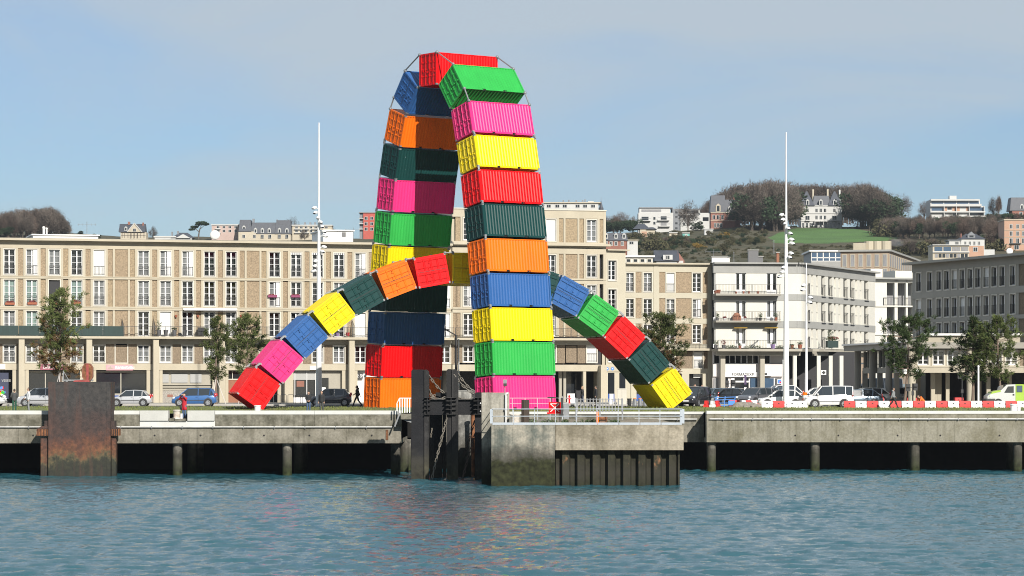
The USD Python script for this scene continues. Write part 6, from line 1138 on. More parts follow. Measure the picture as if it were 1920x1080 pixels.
# ------------------------------------------------------------------ lamp masts
def mast(label, px, Y, py_top, r0, r1, heads, kinds=1.0):
    z0 = ground_z(Y) if Y < 259 else .07; base = np.array([X(px, Y), Y, z0]); H = Z(py_top, Y) - z0; t = thing("floodlight_mast", label, "lamp mast", base)
    obj("pole", MB().tube([(0, 0, 0), (0, 0, H * .3), (0, 0, H * .75), (0, 0, H)], [r0, r0 * .82, r1 * 1.5, r1], 14), MATS["mast_white"], t, smooth=50); obj("base_plate", MB().cyl((0, 0, 0), (0, 0, .12), r0 * 1.5, n=14), MATS["mast_white"], t)
    for k, (hx, hy) in enumerate(heads):
        d = (hx - px) / FPX * Y; z = Z(hy, Y) - z0; sgn = 1 if d >= 0 else -1; a = max(-1.2, min(1.2, d / .5)); dy = -math.sqrt(max(0, .45 ** 2 - d * d)) if abs(d) < .45 else 0; s = kinds
        v = np.array([d, dy - .1, 0]); v /= np.linalg.norm(v) + 1e-9; c = np.array([d, dy, z]); b = MB().ball((0, 0, 0), .26 * s, 2, (1, .62, .55)); Mh = frameM(c, v * .96 + np.array([0, 0, -.28]), np.cross([0, 0, 1], v), (v * .28 + np.array([0, 0, .96]))); h = obj("lamp_head", b.at(Mh), MATS["mast_white"], t, smooth=True)
        obj("lamp_glass", MB().ball(c + v * .16 * s + np.array([0, 0, -.09 * s]), .13 * s, 1, (1, 1, .5)), MATS["dark_glass"], h); obj("bracket", MB().cyl((0, 0, z - .05), c, .035, n=6), MATS["mast_white"], h)
mast("tall white floodlight mast left of the arches", 598, 248, 230, .27, .055, [(590, 390), (592, 399), (597, 409), (602, 417), (604, 425), (607, 434), (609, 442), (608, 463), (605, 472), (592, 490), (591, 499), (588, 508)])
mast("tall white floodlight mast right of the arches", 1474, 241, 248, .27, .055, [(1465, 403), (1467, 412), (1471, 420), (1477, 429), (1481, 438), (1484, 449), (1485, 456), (1483, 475), (1480, 483), (1468, 502), (1466, 510), (1463, 518)])
mast("shorter slim white mast before the white house", 1512, 292, 493, .17, .05, [(1506, 535), (1505, 543), (1519, 558), (1518, 567)], 1.2)
# ------------------------------------------------------------------ cars
plain("car_silver", (0.55, 0.56, 0.58), .28, .35, .8); plain("car_white", (0.78, 0.78, 0.78), .3, 0, .8); plain("car_blue", (0.05, 0.15, 0.38), .28, .25, .9); plain("car_grey", (0.13, 0.13, 0.14), .28, .3, .9); plain("car_black", (0.02, 0.02, 0.023), .25, 0, .9); plain("car_slate", (0.13, 0.18, 0.23), .28, .3, .9); plain("car_lime", (0.33, 0.50, 0.05), .35, 0, .5); plain("car_offwhite", (0.60, 0.61, 0.60), .3, .2, .7)
plain("car_glass", (0.03, 0.038, 0.045), .04, 0, 0, .8); plain("tyre", (0.015, 0.015, 0.016), .8); plain("rim", (0.45, 0.46, 0.47), .35, .7); plain("lamp_clear", (0.65, 0.67, 0.70), .1, .2, .5); plain("lamp_red", (0.5, 0.012, 0.012), .2, 0, .5); plain("plastic_dark", (0.03, 0.03, 0.032), .6)
def loft(sections):
    """sections: list of (n, 3) rings -> closed skin"""
    m = MB(); n = len(sections[0]); V = np.vstack(sections); i, j = np.meshgrid(np.arange(len(sections) - 1), np.arange(n), indexing="ij"); q = np.stack([i * n + j, i * n + (j + 1) % n, (i + 1) * n + (j + 1) % n, (i + 1) * n + j], -1).reshape(-1, 4); m.add(V, q)
    for k, flip in ((0, 1), (len(sections) - 1, 0)): f = np.array([[0, a, a + 1] for a in range(1, n - 1)]); m.add(sections[k], f[:, ::-1] if flip else f)
    return m
def car(label, loc, rz, paint, L=3.9, W=1.68, H=1.48, hood=.86, belt=.92, nose=.62, ws=(.22, .40), rear=(.80, .97), wheels=(.19, .80), wr=.30, rails=False, van=False, name="parked_car", roofbox=None, group=None, rear_h=None, cat="car", lower=None, grille="plastic_dark"):
    """x runs from the nose (0) to the tail (L); ws, rear: where the windscreen and the rear window start and end (share of L)"""
    t = thing(name, label, cat, group=group, M=TR(*loc, rz) @ TR(-L / 2, 0, 0)); m = MATS[paint]; hw = W / 2; rear_h = rear_h or belt + .04
    xs = np.array([0, .03, .10, .22, .40, .60, .80, .93, .985, 1.0]) * L; top = np.interp(xs / L, [0, .03, .10, ws[0], .45, rear[1] - .02, .985, 1.0], [nose - .12, nose, hood - .07, hood, belt, rear_h, rear_h - .08, rear_h - .22]); bot = np.interp(xs / L, [0, .1, .9, 1], [.30, .20, .22, .34]); wd = np.interp(xs / L, [0, .03, .12, .3, .8, .97, 1], [.68, .84, .95, 1, 1, .92, .80]) * hw
    secs = [np.array([[x, -w * .90, b], [x, -w, b + .14], [x, -w, (b + z) / 2 + .06], [x, -w * .955, z - .05], [x, -w * .86, z], [x, w * .86, z], [x, w * .955, z - .05], [x, w, (b + z) / 2 + .06], [x, w, b + .14], [x, w * .90, b]]) for x, z, b, w in zip(xs, top, bot, wd)]
    body = obj("body", loft(secs), m, t, smooth=38)
    a0, a1, b0, b1 = ws[0] * L, ws[1] * L, rear[0] * L, rear[1] * L; zb = belt - .03; rw = hw * .78
    ring = lambda x, z, w: np.array([[x, -w, zb], [x, -w * .9 if z > zb + .1 else -w, z], [x, w * .9 if z > zb + .1 else w, z], [x, w, zb]])
    P4 = [(a0, hood - .02, hw * .88), (a1, H - .05, hw * .95), ((a1 + b0) / 2, H - .02, hw * .96), (b0, H - .06, hw * .95), (b1, rear_h - .01, hw * .90)]
    gh = MB(); sec = []
    for x, z, w in P4: zt_ = z; wt = w if zt_ < belt + .1 else rw; sec.append(np.array([[x, -w, min(zb, zt_ - .01)], [x, -wt, zt_], [x, wt, zt_], [x, w, min(zb, zt_ - .01)]]))
    obj("window_glass", loft(sec), MATS["car_glass"], t)
    rf = []
    for x, z, w in [(a1 - .06, H - .055, rw * .97), (a1 + .12, H - .02, rw), ((a1 + b0) / 2, H, rw), (b0 - .1, H - .02, rw), (b0 + .1, H - .075, rw * .98)]: rf.append(np.array([[x, -w - .025, z - .05], [x, -w * .93, z + .012], [x, w * .93, z + .012], [x, w + .025, z - .05]]))
    obj("roof", loft(rf), m, t, smooth=40)
    for s in (-1, 1):
        pil = MB(); pil.bar((a0 + .02, s * hw * .885, zb), (a1, s * (rw + .01), H - .05), .07, .06).bar((b1 - .02, s * hw * .90, zb), (b0 + .04, s * (rw + .01), H - .07), .16 if not van else .12, .07)
        xm = a1 + (b0 - a1) * (.46 if not van else .36); pil.bar((xm, s * hw * .965, zb), (xm, s * (rw + .012), H - .05), .08, .05)
        if van: xm2 = a1 + (b0 - a1) * .78; pil.bar((xm2, s * hw * .965, zb), (xm2, s * (rw + .012), H - .05), .12, .05)
        else: pil.bar((b0 - (b0 - a1) * .06, s * hw * .965, zb), (b0 - .02, s * (rw + .012), H - .06), .10, .05)
        obj("pillar", pil, m, t, kind="stuff")
        obj("mirror", MB().ball((a0 + .28, s * (hw + .09), belt + .05), .11, 1, (.8, 1, .7)), m if paint != "car_silver" else MATS["plastic_dark"], t, smooth=True)
        dl = MB(); 
        for x in (a0 + .26, xm, b0 - .05 if not van else xm2): dl.box(x - .008, x + .008, s * (hw + .001), s * (hw - .03), .34, belt - .08)
        dl.box(L * wheels[0] + .36, L * wheels[1] - .36, s * (hw + .012), s * (hw - .03), .46, .52); obj("door_seam", dl, MATS["plastic_dark"], t, kind="stuff")
        for x in (xm - .12, b0 - .22 if not van else xm2 - .1): obj("door_handle", MB().box(x - .09, x + .09, s * (hw + .02), s * (hw - .02), belt - .16, belt - .12), m, t)
        obj("headlight", MB().ball((.20, s * hw * .74, nose + .02), .15, 2, (1.15, .75, .72)), MATS["lamp_clear"], t, smooth=True); obj("tail_light", MB().ball((L - .10, s * hw * .82, rear_h - .06), .14, 2, (.6, .7, 1.5 if not van else 2)), MATS["lamp_red"], t, smooth=True)
        for x in (wheels[0] * L, wheels[1] * L):
            obj("wheel_arch", MB().cyl((x, s * (hw - .25), wr + .02), (x, s * (hw + .006), wr + .02), wr + .075, n=22), MATS["plastic_dark"], t)
            w_ = obj("wheel", MB().cyl((x, s * (hw - .2), wr), (x, s * (hw + .03), wr), wr, n=22), MATS["tyre"], t, smooth=40); rm = MB().cyl((x, s * (hw + .0), wr), (x, s * (hw + .038), wr), wr * .66, n=18); obj("rim", rm, MATS["rim"], w_); sp = MB()
            for q in range(5): an = q * 1.2566; sp.cyl((x + math.cos(an) * wr * .4, s * (hw + .03), wr + math.sin(an) * wr * .4), (x + math.cos(an) * wr * .4, s * (hw + .042), wr + math.sin(an) * wr * .4), wr * .12, n=6)
            obj("rim_gap", sp, MATS["plastic_dark"], w_, kind="stuff")
    obj("grille", MB().box(-.012, .03, -hw * .42, hw * .42, .36, nose - .14), MATS[grille], t); obj("number_plate", MB().box(-.02, -.011, -.26, .26, .42, .53), MATS["sign_white"], t); obj("bumper", MB().box(L - .05, L + .02, -hw * .78, hw * .78, .36, .55), m, t)
    return t
def onground(px, Y, dz=0.0): return (X(px, Y), Y, (ground_z(Y) if Y < 259 else .065) + dz)
car("silver people carrier parked at the far left behind the rusty pile", onground(78, 254), 0, "car_silver", L=4.25, W=1.75, H=1.60, hood=.95, belt=1.0, nose=.70, ws=(.17, .37), rear=(.90, .985), wr=.31, rear_h=1.05)
car("silver car whose nose only shows at the left frame edge", onground(-32, 255), math.pi, "car_offwhite", L=4.1)
car("silver hatchback parked between the rusty pile and the first quay blocks", onground(245.5, 254), 0, "car_silver", L=3.78, W=1.64, H=1.42, hood=.86, belt=.90, ws=(.23, .40), rear=(.80, .93), wheels=(.19, .81))
car("blue small people carrier parked behind the photographer in red", onground(365, 253), 0, "car_blue", L=3.92, W=1.70, H=1.58, hood=.92, belt=.96, nose=.68, ws=(.17, .36), rear=(.88, .965), wheels=(.18, .82), wr=.31, rear_h=1.02)
car("dark grey hatchback parked behind the left floodlight mast", onground(620, 256), 0, "car_grey", L=3.78, W=1.70, H=1.53, hood=.90, belt=.97, nose=.68, ws=(.18, .38), rear=(.84, .955), wheels=(.17, .84), wr=.31, rear_h=1.05)
car("white small van with three side windows parked by the red and white barriers", onground(1553, 238.5), 0, "car_white", L=4.05, W=1.83, H=1.80, hood=1.0, belt=1.05, nose=.76, ws=(.19, .35), rear=(.965, .985), wheels=(.205, .80), wr=.32, rear_h=1.2, van=True, cat="van", name="parked_van")
car("white low hatchback beside the right floodlight mast", onground(1464, 243), 0, "car_white", L=3.85, W=1.75, H=1.46, hood=.84, belt=.92, nose=.62, ws=(.20, .44), rear=(.80, .97), wheels=(.19, .80), rear_h=1.0)
car("white estate car behind the white small van's nose", onground(1532, 262), 0, "car_white", L=3.9, H=1.5)
car("black people carrier right of the yellow container, facing the quay", onground(1302, 253), 1.15, "car_black", L=4.2, W=1.78, H=1.72, hood=1.0, belt=1.05, nose=.76, ws=(.18, .36), rear=(.92, .98), wr=.33)
car("pale blue-grey saloon, first in the row behind the roadworks", onground(1332, 262), 1.0, "car_slate", L=4.3, H=1.45)
car("blue-grey saloon, second in the row behind the roadworks", onground(1361, 262), .85, "car_slate", L=4.3, H=1.48)
car("black saloon with red tail lights, third behind the roadworks", onground(1389, 259), 2.3, "car_black", L=4.4, H=1.42)
car("dark grey four-by-four in the middle of the parked row", onground(1418, 256), .9, "car_grey", L=4.5, W=1.8, H=1.62, hood=1.0, belt=1.05, nose=.75, wr=.35)
car("dark estate car behind the white low hatchback", onground(1444, 260), .6, "car_slate", L=4.4, H=1.5); car("white people carrier behind the white low hatchback", onground(1462, 266), .2, "car_white", L=4.3, H=1.72, hood=1.0, belt=1.05, nose=.75)
car("blue-grey saloon half hidden behind the white van's tail", onground(1606, 252), .15, "car_slate", L=4.4, H=1.48); car("pale saloon under the arcade's left columns", onground(1625, 275), .2, "car_offwhite", L=4.4, H=1.48)
car("white delivery van parked beyond the arcade", (X(1648, 312), 312, .07), .5, "car_white", L=5.2, W=1.95, H=2.5, hood=1.3, belt=1.4, nose=.95, ws=(.12, .25), rear=(.97, .985), van=True, cat="van", name="parked_van", wr=.36); car("white van seen between the arcade columns", (X(1737, 300), 300, .07), .3, "car_slate", L=5.0, W=1.9, H=2.1, hood=1.1, belt=1.25, nose=.9, ws=(.12, .27), rear=(.97, .985), van=True, cat="van", name="parked_van", wr=.35)
car("grey saloon under the arcade behind the walking man", onground(1676, 280), .1, "car_offwhite", L=4.4, H=1.48)
# lime and white works van at the right edge
Yv = 243.0; t = thing("works_van", "lime green and white works van with raised bonnet at the right frame edge", "van", onground(1848, Yv)); k_ = Yv / FPX; W2 = 1.0
def prism(name, pts, y0, y1, m, par=t): return obj(name, MB().ext([(x * k_, (752 - y) * k_ + .35) for x, y in pts], y0, y1, "y"), MATS[m], par)
prism("cab", [(0, 752), (0, 739), (8, 733), (24, 729), (36, 718), (52, 717), (52, 752)], -W2, W2, "car_offwhite"); prism("body_side", [(52.2, 752), (52.2, 717), (68, 717), (68, 752)], -W2, W2, "car_lime"); prism("rear_body", [(68.2, 752), (68.2, 718), (110, 718), (110, 752)], -W2 * .98, W2 * .98, "car_offwhite")
prism("bonnet", [(1, 742), (9, 731), (24, 728), (25, 731), (10, 734)], -W2 - .02, W2 + .02, "car_lime"); prism("side_window", [(31, 733), (38, 721), (49, 720.5), (49, 733)], -W2 - .015, -W2 + .0, "car_glass"); prism("windscreen", [(24.2, 729.5), (35, 718), (34.2, 718), (23.2, 729.3)], -W2 + .1, W2 - .1, "car_glass"); prism("rear_window", [(54, 732), (54, 719.5), (65, 719.5), (65, 732)], -W2 - .015, -W2, "plastic_dark"); prism("window_frame", [(55, 731), (55, 720.5), (64, 720.5), (64, 731)], -W2 - .025, -W2 - .016, "blue_glass")
prism("bumper", [(-2, 752), (-2, 744), (14, 744), (14, 752)], -W2 - .02, W2 + .02, "plastic_dark"); prism("door_handle", [(47, 738), (47, 735), (50, 735), (50, 738)], -W2 - .03, -W2, "plastic_dark"); prism("headlight", [(4, 743), (5, 736), (10, 735), (10, 741)], -W2 - .025, -W2 + .3, "lamp_clear")
for px in (20, 92):
    w_ = obj("wheel", MB().cyl((px * k_, -W2 - .03, .36), (px * k_, -W2 + .22, .36), .36, n=20), MATS["tyre"], t); obj("rim", MB().cyl((px * k_, -W2 - .04, .36), (px * k_, -W2, .36), .2, n=14), MATS["rim"], w_)
# ------------------------------------------------------------------ water-filled barriers of the roadworks
mat("barrier_white", (0.72, 0.72, 0.71), rough=.5, var=.06, scale=2, space="obj"); mat("barrier_red", (0.62, 0.02, 0.018), rough=.5, var=.08, scale=2, space="obj")
def barrier_mesh():
    b = MB(); hw = .445; pr = [(-.22, 0), (-.22, .12), (-.12, .30), (-.10, .56), (.10, .56), (.12, .30), (.22, .12), (.22, 0)]
    V0 = np.array([[-hw, y, z] for y, z in pr]); V1 = np.array([[hw, y, z] for y, z in pr]); b.plus(loft([V0, V1])); b.box(hw, hw + .045, -.06, .06, .1, .2).box(hw, hw + .045, -.06, .06, .34, .46).box(-hw - .045, -hw, -.06, .06, .22, .32); b.box(-.30, -.12, -.24, -.2, .0, .06).box(.12, .30, -.24, -.2, 0, .06); return b
bproto = {}
def barrier(px, Y, col, label, rz=0.0, dz=0.0, group="barriers of the roadworks"):
    M = TR(*onground(px, Y, dz), rz)
    if col in bproto: return dup(bproto[col], label, group=group, M=M)
    t = thing("water_barrier", label, "barrier", group=group, M=M); bproto[col] = t; obj("shell", barrier_mesh(), MATS["barrier_" + col], t); obj("forklift_hole", MB().cyl((0, -.128, .30), (0, -.1, .30), .085, n=12), MATS["interior_dark"], t); obj("hole_sill", MB().box(-.085, .085, -.15, -.12, .20, .25), MATS["barrier_" + col], t); return t
ordn = ["first", "second", "third", "fourth", "fifth", "sixth", "seventh", "eighth", "ninth", "tenth"]; cnt = {"red": 0, "white": 0}
for k in range(16):
    px = 1592.5 + 21.65 * k; c = "red" if k % 2 == 0 else "white"; barrier(px, 236.0, c, f"{c} water-filled barrier, {ordn[cnt[c]]} {c} one from the left in the long right row"); cnt[c] += 1
barrier(1438, 236, "white", "white barrier at the left end of the short row before the low white car"); barrier(1460, 236, "red", "red barrier left of the right floodlight mast"); barrier(1485, 236.3, "white", "white barrier right of the right floodlight mast"); barrier(1503, 237, "white", "tilted white barrier touching the white van's nose", .5)
barrier(1324.5, 240, "red", "red barrier seen end-on beside the yellow container", 1.35); barrier(1336, 240, "white", "white barrier seen end-on left of the blue fence", 1.35); barrier(1345, 241, "red", "red barrier seen end-on touching the blue fence", 1.35)
for k in range(5): c = "white" if k % 2 else "red"; barrier(1377 + k * 11, 249 + k * .1, c, f"far {c} barrier behind the rubble heap, {['leftmost', 'second', 'middle', 'fourth', 'rightmost'][k]} of its row")
plain("fence_blue", (0.05, 0.22, 0.62), .5)
t = thing("works_fence", "blue plastic works fence leaning among the barriers", "fence", onground(1362, 241.5), .1); f = MB()
for zz in (.15, .35, .6, .8): f.bar((-1.0, 0, zz), (.7, .1, zz + (.06 if zz > .5 else 0)), .05)
obj("rails", f, MATS["fence_blue"], t, kind="stuff"); [obj("post", MB().bar((x, .02, 0), (x + .1, .02, .92), .06), MATS["fence_blue"], t) for x in (-.95, -.2, .65)]; obj("panel", MB().box(.15, .7, -.02, .02, .18, .55), MATS["fence_blue"], t)
mat("rubble", (0.24, 0.22, 0.19), rough=.95, var=.35, scale=5)
v, f = ICO[2]; w = meshkit.fbm(v * 2.3, 4, 3)[:, None]; obj_ = obj("rubble_heap", MB().add(v * np.array([1.5, .9, .62]) * (.7 + .6 * w) + np.array([X(1399, 240.5), 240.5, -.22]), f), MATS["rubble"]); tag(obj_, "grey heap of rubble among the roadworks barriers", "rubble heap")
for k in range(3): px = 1388 + 14 * k; t = thing("kerb_stone", f"loose kerb stone lying by the rubble, {['left', 'middle', 'right'][k]} of three", "kerb stone", onground(px, 238.6), .3 * k); obj("stone", MB().box(-.4, .4, -.12, .12, 0, .16), MATS["rubble"], t)
for k, (px, Y) in enumerate(((1710, 272), (1648, 271), (1797, 271))): barrier(px, Y, "red", f"red barrier under the arcade, {['behind the traffic light', 'left of the walking man', 'behind the slim lamp post'][k]}")
t = thing("marker_drum", "orange and white striped traffic drum left of the white van", "traffic drum", onground(1509, 241.5)); [obj("band", MB().cyl((0, 0, .25 * k), (0, 0, .25 * k + .25), .2, n=14), MATS["container_orange" if k % 2 == 0 else "barrier_white"], t) for k in range(5)]
# ------------------------------------------------------------------ street furniture
def traffic_light(label, px, Y, h, side=-1):
    t = thing("traffic_light", label, "traffic light", onground(px, Y)); obj("pole", MB().cyl((0, 0, 0), (0, 0, h), .06, n=8), MATS["black_iron"], t)
    for s, dz in ((side, -.35), (-side * .6, -.3)): hd = obj("signal_head", MB().box(s * .38 - .16, s * .38 + .16, -.14, .14, h + dz - .3, h + dz + .3), MATS["black_iron"], t); obj("visor", MB().box(s * .38 - .13, s * .38 + .13, -.28, -.14, h + dz + .02, h + dz + .06), MATS["black_iron"], hd); obj("arm", MB().bar((0, 0, h + dz), (s * .3, 0, h + dz), .05), MATS["black_iron"], hd)
    obj("push_box", MB().box(-.1, .1, -.14, .08, 1.0, 1.35), MATS["black_iron"], t)
traffic_light("black traffic light before the arcade's corner column", 1711.5, 240, 2.0); traffic_light("black traffic light behind the right pines", 1804, 262, 2.9, 1); traffic_light("black traffic light before the lettered white shop", 1371, 262, 2.2)
for label, px, Y, top, m, r in (("slim white lamp post among the right pines", 1834.5, 238, 687, "white_paint", .085), ("black lamp post behind the fender columns", 855.5, 248, 628, "black_iron", .13), ("white post just right of the black lamp post", 860, 246, 637, "white_paint", .07), ("slim white post left of the big right mast", 1468.5, 258, 676, "white_paint", .07)):
    o = onground(px, Y); hh = Z(top, Y) - o[2]; t = thing("lamp_post", label, "lamp post", o); obj("pole", MB().cyl((0, 0, 0), (0, 0, hh), r, r * .8, 10), MATS[m], t)
    if m == "black_iron": obj("arm", MB().bar((0, 0, hh - .05), (-.9, 0, hh + .45), .11), MATS[m], t); obj("lamp", MB().box(-1.2, -.6, -.12, .12, hh + .38, hh + .5), MATS[m], t)
    else: obj("cap", MB().ball((0, 0, hh), r * 1.1, 1), MATS[m], t); obj("collar", MB().cyl((0, 0, 0), (0, 0, .25), r * 1.5, n=10), MATS[m], t)
t = thing("road_sign", "dark purple street sign on a pole before the lettered shop", "sign", onground(1397.5, 258)); obj("pole", MB().cyl((0, 0, 0), (0, 0, 2.6), .04, n=6), MATS["black_iron"], t); obj("plate", MB().box(-.1, .1, -.05, -.02, 1.9, 2.75), plain("sign_purple", (.06, .03, .10)), t); obj("lower_plate", MB().box(-.12, .12, -.05, -.02, 1.4, 1.65), MATS["sign_white"], t)
def bollard(px, Y, label, z=None, r=.30, h=.62, rusty=False):
    o = list(onground(px, Y)); o[2] = z if z is not None else o[2]; t = thing("mooring_bollard", label, "bollard", o); obj("post", MB().cyl((0, 0, 0), (0, 0, h * .8), r * .86, r * .9, 18), MATS["bollard_rust" if rusty else "white_paint"], t, smooth=40); obj("head", MB().cyl((0, 0, h * .8), (0, 0, h * .92), r * .95, r * 1.1, 18).cyl((0, 0, h * .92), (0, 0, h), r * 1.1, r * .9, 18), MATS["bollard_rust" if rusty else "white_paint"], t, smooth=30); obj("foot", MB().cyl((0, 0, -.02), (0, 0, .06), r * 1.15, n=18), MATS["white_paint"], t)
C("bollard_rust", (0.62, 0.60, 0.55), (0.50, 0.42, 0.34), rust=(0.30, 0.12, 0.05), rust_amt=.56, scale=2.0)
bollard(331.5, 200.6, "white bollard standing in the wall recess beside the photographer in red", z=Z(785, 200.6), h=.62, rusty=True, r=.26); bollard(340, 200.9, "small white bollard right at the photographer's feet", z=Z(785, 200.9), r=.1, h=.35)
bollard(483, 201.5, "white bollard on the quay edge below the lowest red container", z=-.12, h=.5, r=.24); bollard(1900.5, 210.8, "white bollard on the right quay edge by the barriers", z=-.2, h=.62, r=.27); bollard(1910, 210.9, "low white bollard beside the right quay's bigger bollard", z=-.2, h=.45, r=.16); bollard(966, 181, "white rust-streaked bollard on the landing stage", z=-.69, h=.66, r=.31, rusty=True)
# bicycle hoops on the pavement left of the arches
for k in range(7): px = 518 + k * 13.5; t = thing("bicycle_hoop", f"grey bicycle hoop on the pavement, {ordn[k]} from the left", "bicycle hoop", onground(px, 262.5), group="bicycle hoops on the pavement"); obj("hoop", MB().tube([(-.25, 0, 0), (-.25, 0, .8), (-.2, 0, .86), (.2, 0, .86), (.25, 0, .8), (.25, 0, 0)], .025, 6), MATS["galvanised"], t)
t = thing("utility_cabinet", "large cream utility cabinet left of the low arch's foot", "cabinet", onground(1166, 262)); obj("box", MB().box(-.42, .42, -.2, .2, 0, 1.38), MATS["pale_surround"], t); obj("door_gap", MB().box(-.01, .01, -.206, -.2, .08, 1.3), MATS["grey_beige"], t); obj("lid", MB().box(-.45, .45, -.23, .23, 1.38, 1.43), MATS["pale_surround"], t)
t = thing("utility_cabinet", "small white cabinet left of the large cream one", "cabinet", onground(1146.5, 261)); obj("box", MB().box(-.17, .17, -.15, .15, 0, .9), MATS["white_paint"], t); obj("lid", MB().box(-.19, .19, -.17, .17, .9, .94), MATS["white_paint"], t)
for k, (px, h) in enumerate(((1190, .62), (1200, .62), (1209, .55))): t = thing("plastic_block", f"grey concrete block with an orange top beside the low arch's foot, {['left', 'middle', 'right'][k]} of three", "block", onground(px, 258)); obj("block", MB().cyl((0, 0, 0), (0, 0, h), .21, .15, 8), MATS["galvanised"], t); obj("top", MB().cyl((0, 0, h), (0, 0, h + .06), .15, .12, 8), MATS["container_orange"], t)
t = thing("litter_bin", "black litter bin by the low arch's right foot", "bin", onground(1180, 257)); obj("bin", MB().cyl((0, 0, 0), (0, 0, .62), .16, .2, 12), MATS["black_rubber"], t); obj("rim", MB().cyl((0, 0, .62), (0, 0, .66), .22, n=12), MATS["black_rubber"], t)
t = thing("fire_hydrant", "small red hydrant on the pavement right of the tall arch", "hydrant", onground(1067.5, 262)); obj("post", MB().cyl((0, 0, 0), (0, 0, .7), .09, n=10), MATS["container_red"], t); obj("cap", MB().ball((0, 0, .72), .11, 1), MATS["container_red"], t); obj("arms", MB().cyl((-.17, 0, .5), (.17, 0, .5), .05), MATS["container_red"], t)
t = thing("notice_board", "white notice panel on the pavement behind the hydrant", "panel", onground(1071, 265)); obj("board", MB().box(-.35, .35, -.03, .03, .12, .95), MATS["sign_white"], t); [obj("foot", MB().box(x - .03, x + .03, -.05, .05, 0, .12), MATS["galvanised"], t) for x in (-.3, .3)]
# ------------------------------------------------------------------ rusty steel pile at the left
YR = 198.2
MATS["rusty_steel"] = usdkit.material(stage, "/World/Looks/rusty_steel", {
    "g": ("geometry", {}), "s": ("separate_xyz", {}), "m1": ("mapping", {"scale": (.55, .55, .35)}), "n1": ("noise_texture", {"scale": 1.0, "detail": 8.0, "roughness": .7}), "k": ("math", {"math_type": "multiply_add", "value2": 5.5, "value3": -2.75}), "ad": ("math", {"math_type": "add"}),
    "mr": ("map_range", {"from_min": -4.5, "from_max": 1.9, "to_min": 0, "to_max": 1, "clamp": True}),
    "r": ("rgb_ramp", {"ramp": [(0, (.012, .013, .006)), (.16, (.018, .020, .009)), (.21, (.07, .058, .026)), (.26, (.115, .046, .018)), (.36, (.088, .032, .016)), (.48, (.045, .023, .018)), (.64, (.032, .021, .019)), (.80, (.030, .027, .026)), (1, (.027, .025, .024))]}),
    "n2": ("noise_texture", {"scale": 3.2, "detail": 9.0, "roughness": .82}), "r2": ("rgb_ramp", {"ramp": [(.36, (.25, .25, .25)), (.5, (.75, .75, .75)), (.66, (1.4, 1.3, 1.2))]}), "mu": ("mix_color", {"blend_type": "multiply", "fac": 1.0, "use_clamp": False}),
    "m3": ("mapping", {"scale": (1.8, 1.8, .14)}), "n3": ("noise_texture", {"scale": 1.0, "detail": 5.0}), "r3": ("rgb_ramp", {"ramp": [(.50, (0, 0, 0)), (.66, (.75, .75, .75))]}), "mx": ("mix_color", {"b": (.055, .024, .016)}), "b": ("bump", {"strength": .5, "distance": .04}), "p": ("principled_bsdf", {"roughness": .75})},
    [("g.position", "s.vector"), ("g.position", "m1.vector"), ("m1.vector", "n1.vector"), ("n1.fac", "k.value1"), ("s.z", "ad.value1"), ("k.value", "ad.value2"), ("ad.value", "mr.value"), ("mr.result", "r.fac"), ("g.position", "n2.vector"), ("n2.fac", "r2.fac"), ("r.color", "mu.a"), ("r2.color", "mu.b"),
     ("g.position", "m3.vector"), ("m3.vector", "n3.vector"), ("n3.fac", "r3.fac"), ("mu.result", "mx.a"), ("r3.color", "mx.fac"), ("mx.result", "p.base_color"), ("n2.fac", "b.height"), ("b.normal", "p.normal")], surface="p.BSDF")
C("rust_bracket", (0.30, 0.13, 0.06), (0.06, 0.03, 0.02), scale=2.2, rust=(0.45, 0.36, 0.28), rust_amt=.6); RS = MATS["rusty_steel"]
t = thing("fender_pile", "big rusty steel fender box rising from the water at the left", "fender pile"); xa_, xb_ = X(91, YR), X(207, YR); zt_ = Z(716, YR)
obj("front_plate", MB().box(xa_, xb_, YR, YR + .10, WATER - 2, zt_), RS, t); obj("side_plate", MB().box(xa_, xa_ + .10, YR + .10, YR + 2.2, WATER - 2, zt_ - .003), RS, t); obj("side_plate", MB().box(xb_ - .10, xb_, YR + .10, YR + 2.2, WATER - 2, zt_ - .003), RS, t); obj("top_plate", MB().box(xa_ + .11, xb_ - .11, YR + .11, YR + 2.2, zt_ - .12, zt_ - .02), RS, t); obj("edge_strip", MB().box(xa_ - .012, xa_ + .32, YR - .03, YR - .002, WATER - 2, zt_ - .01), RS, t); obj("edge_strip", MB().box(xb_ - .28, xb_ + .012, YR - .03, YR - .002, WATER - 2, zt_ - .01), RS, t)
for s, a, b in ((-1, 75, 89.5), (1, 208, 216)):
    x0, x1 = X(a, YR), X(b, YR); obj("guide_pile", MB().box(x0, x1, YR + .3, YR + 1.0, WATER - 2, Z(822, YR)), RS, t); xm0, xm1 = (X(68, YR), X(90, YR)) if s < 0 else (X(207.5, YR), X(222, YR))
    obj("bracket", MB().box(xm0, xm1, YR + .15, YR + 1.2, Z(817, YR), Z(804, YR)), MATS["rust_bracket"], t, label="rust and white streaked bracket"); ml = (xm0 * .35 + xm1 * .65, xm1) if s < 0 else (xm0, xm0 * .55 + xm1 * .45); obj("bracket_arm", MB().box(ml[0], ml[1], YR + .2, YR + 1.2, Z(804, YR), Z(789, YR)), RS, t); obj("bracket_cap", MB().ext([(xm0, Z(804, YR)), (xm1, Z(804, YR)), (xm1 if s < 0 else xm0 + .1, Z(799, YR)), (xm0 + .35 if s < 0 else xm0, Z(799, YR))], YR + .12, YR + 1.22, "y"), RS, t)
    for q in range(4): xx = xm0 + (xm1 - xm0) * (q + .5) / 4; obj("rib", MB().box(xx - .02, xx + .02, YR + .08, YR + .15, Z(817, YR), Z(804, YR)), RS, t)
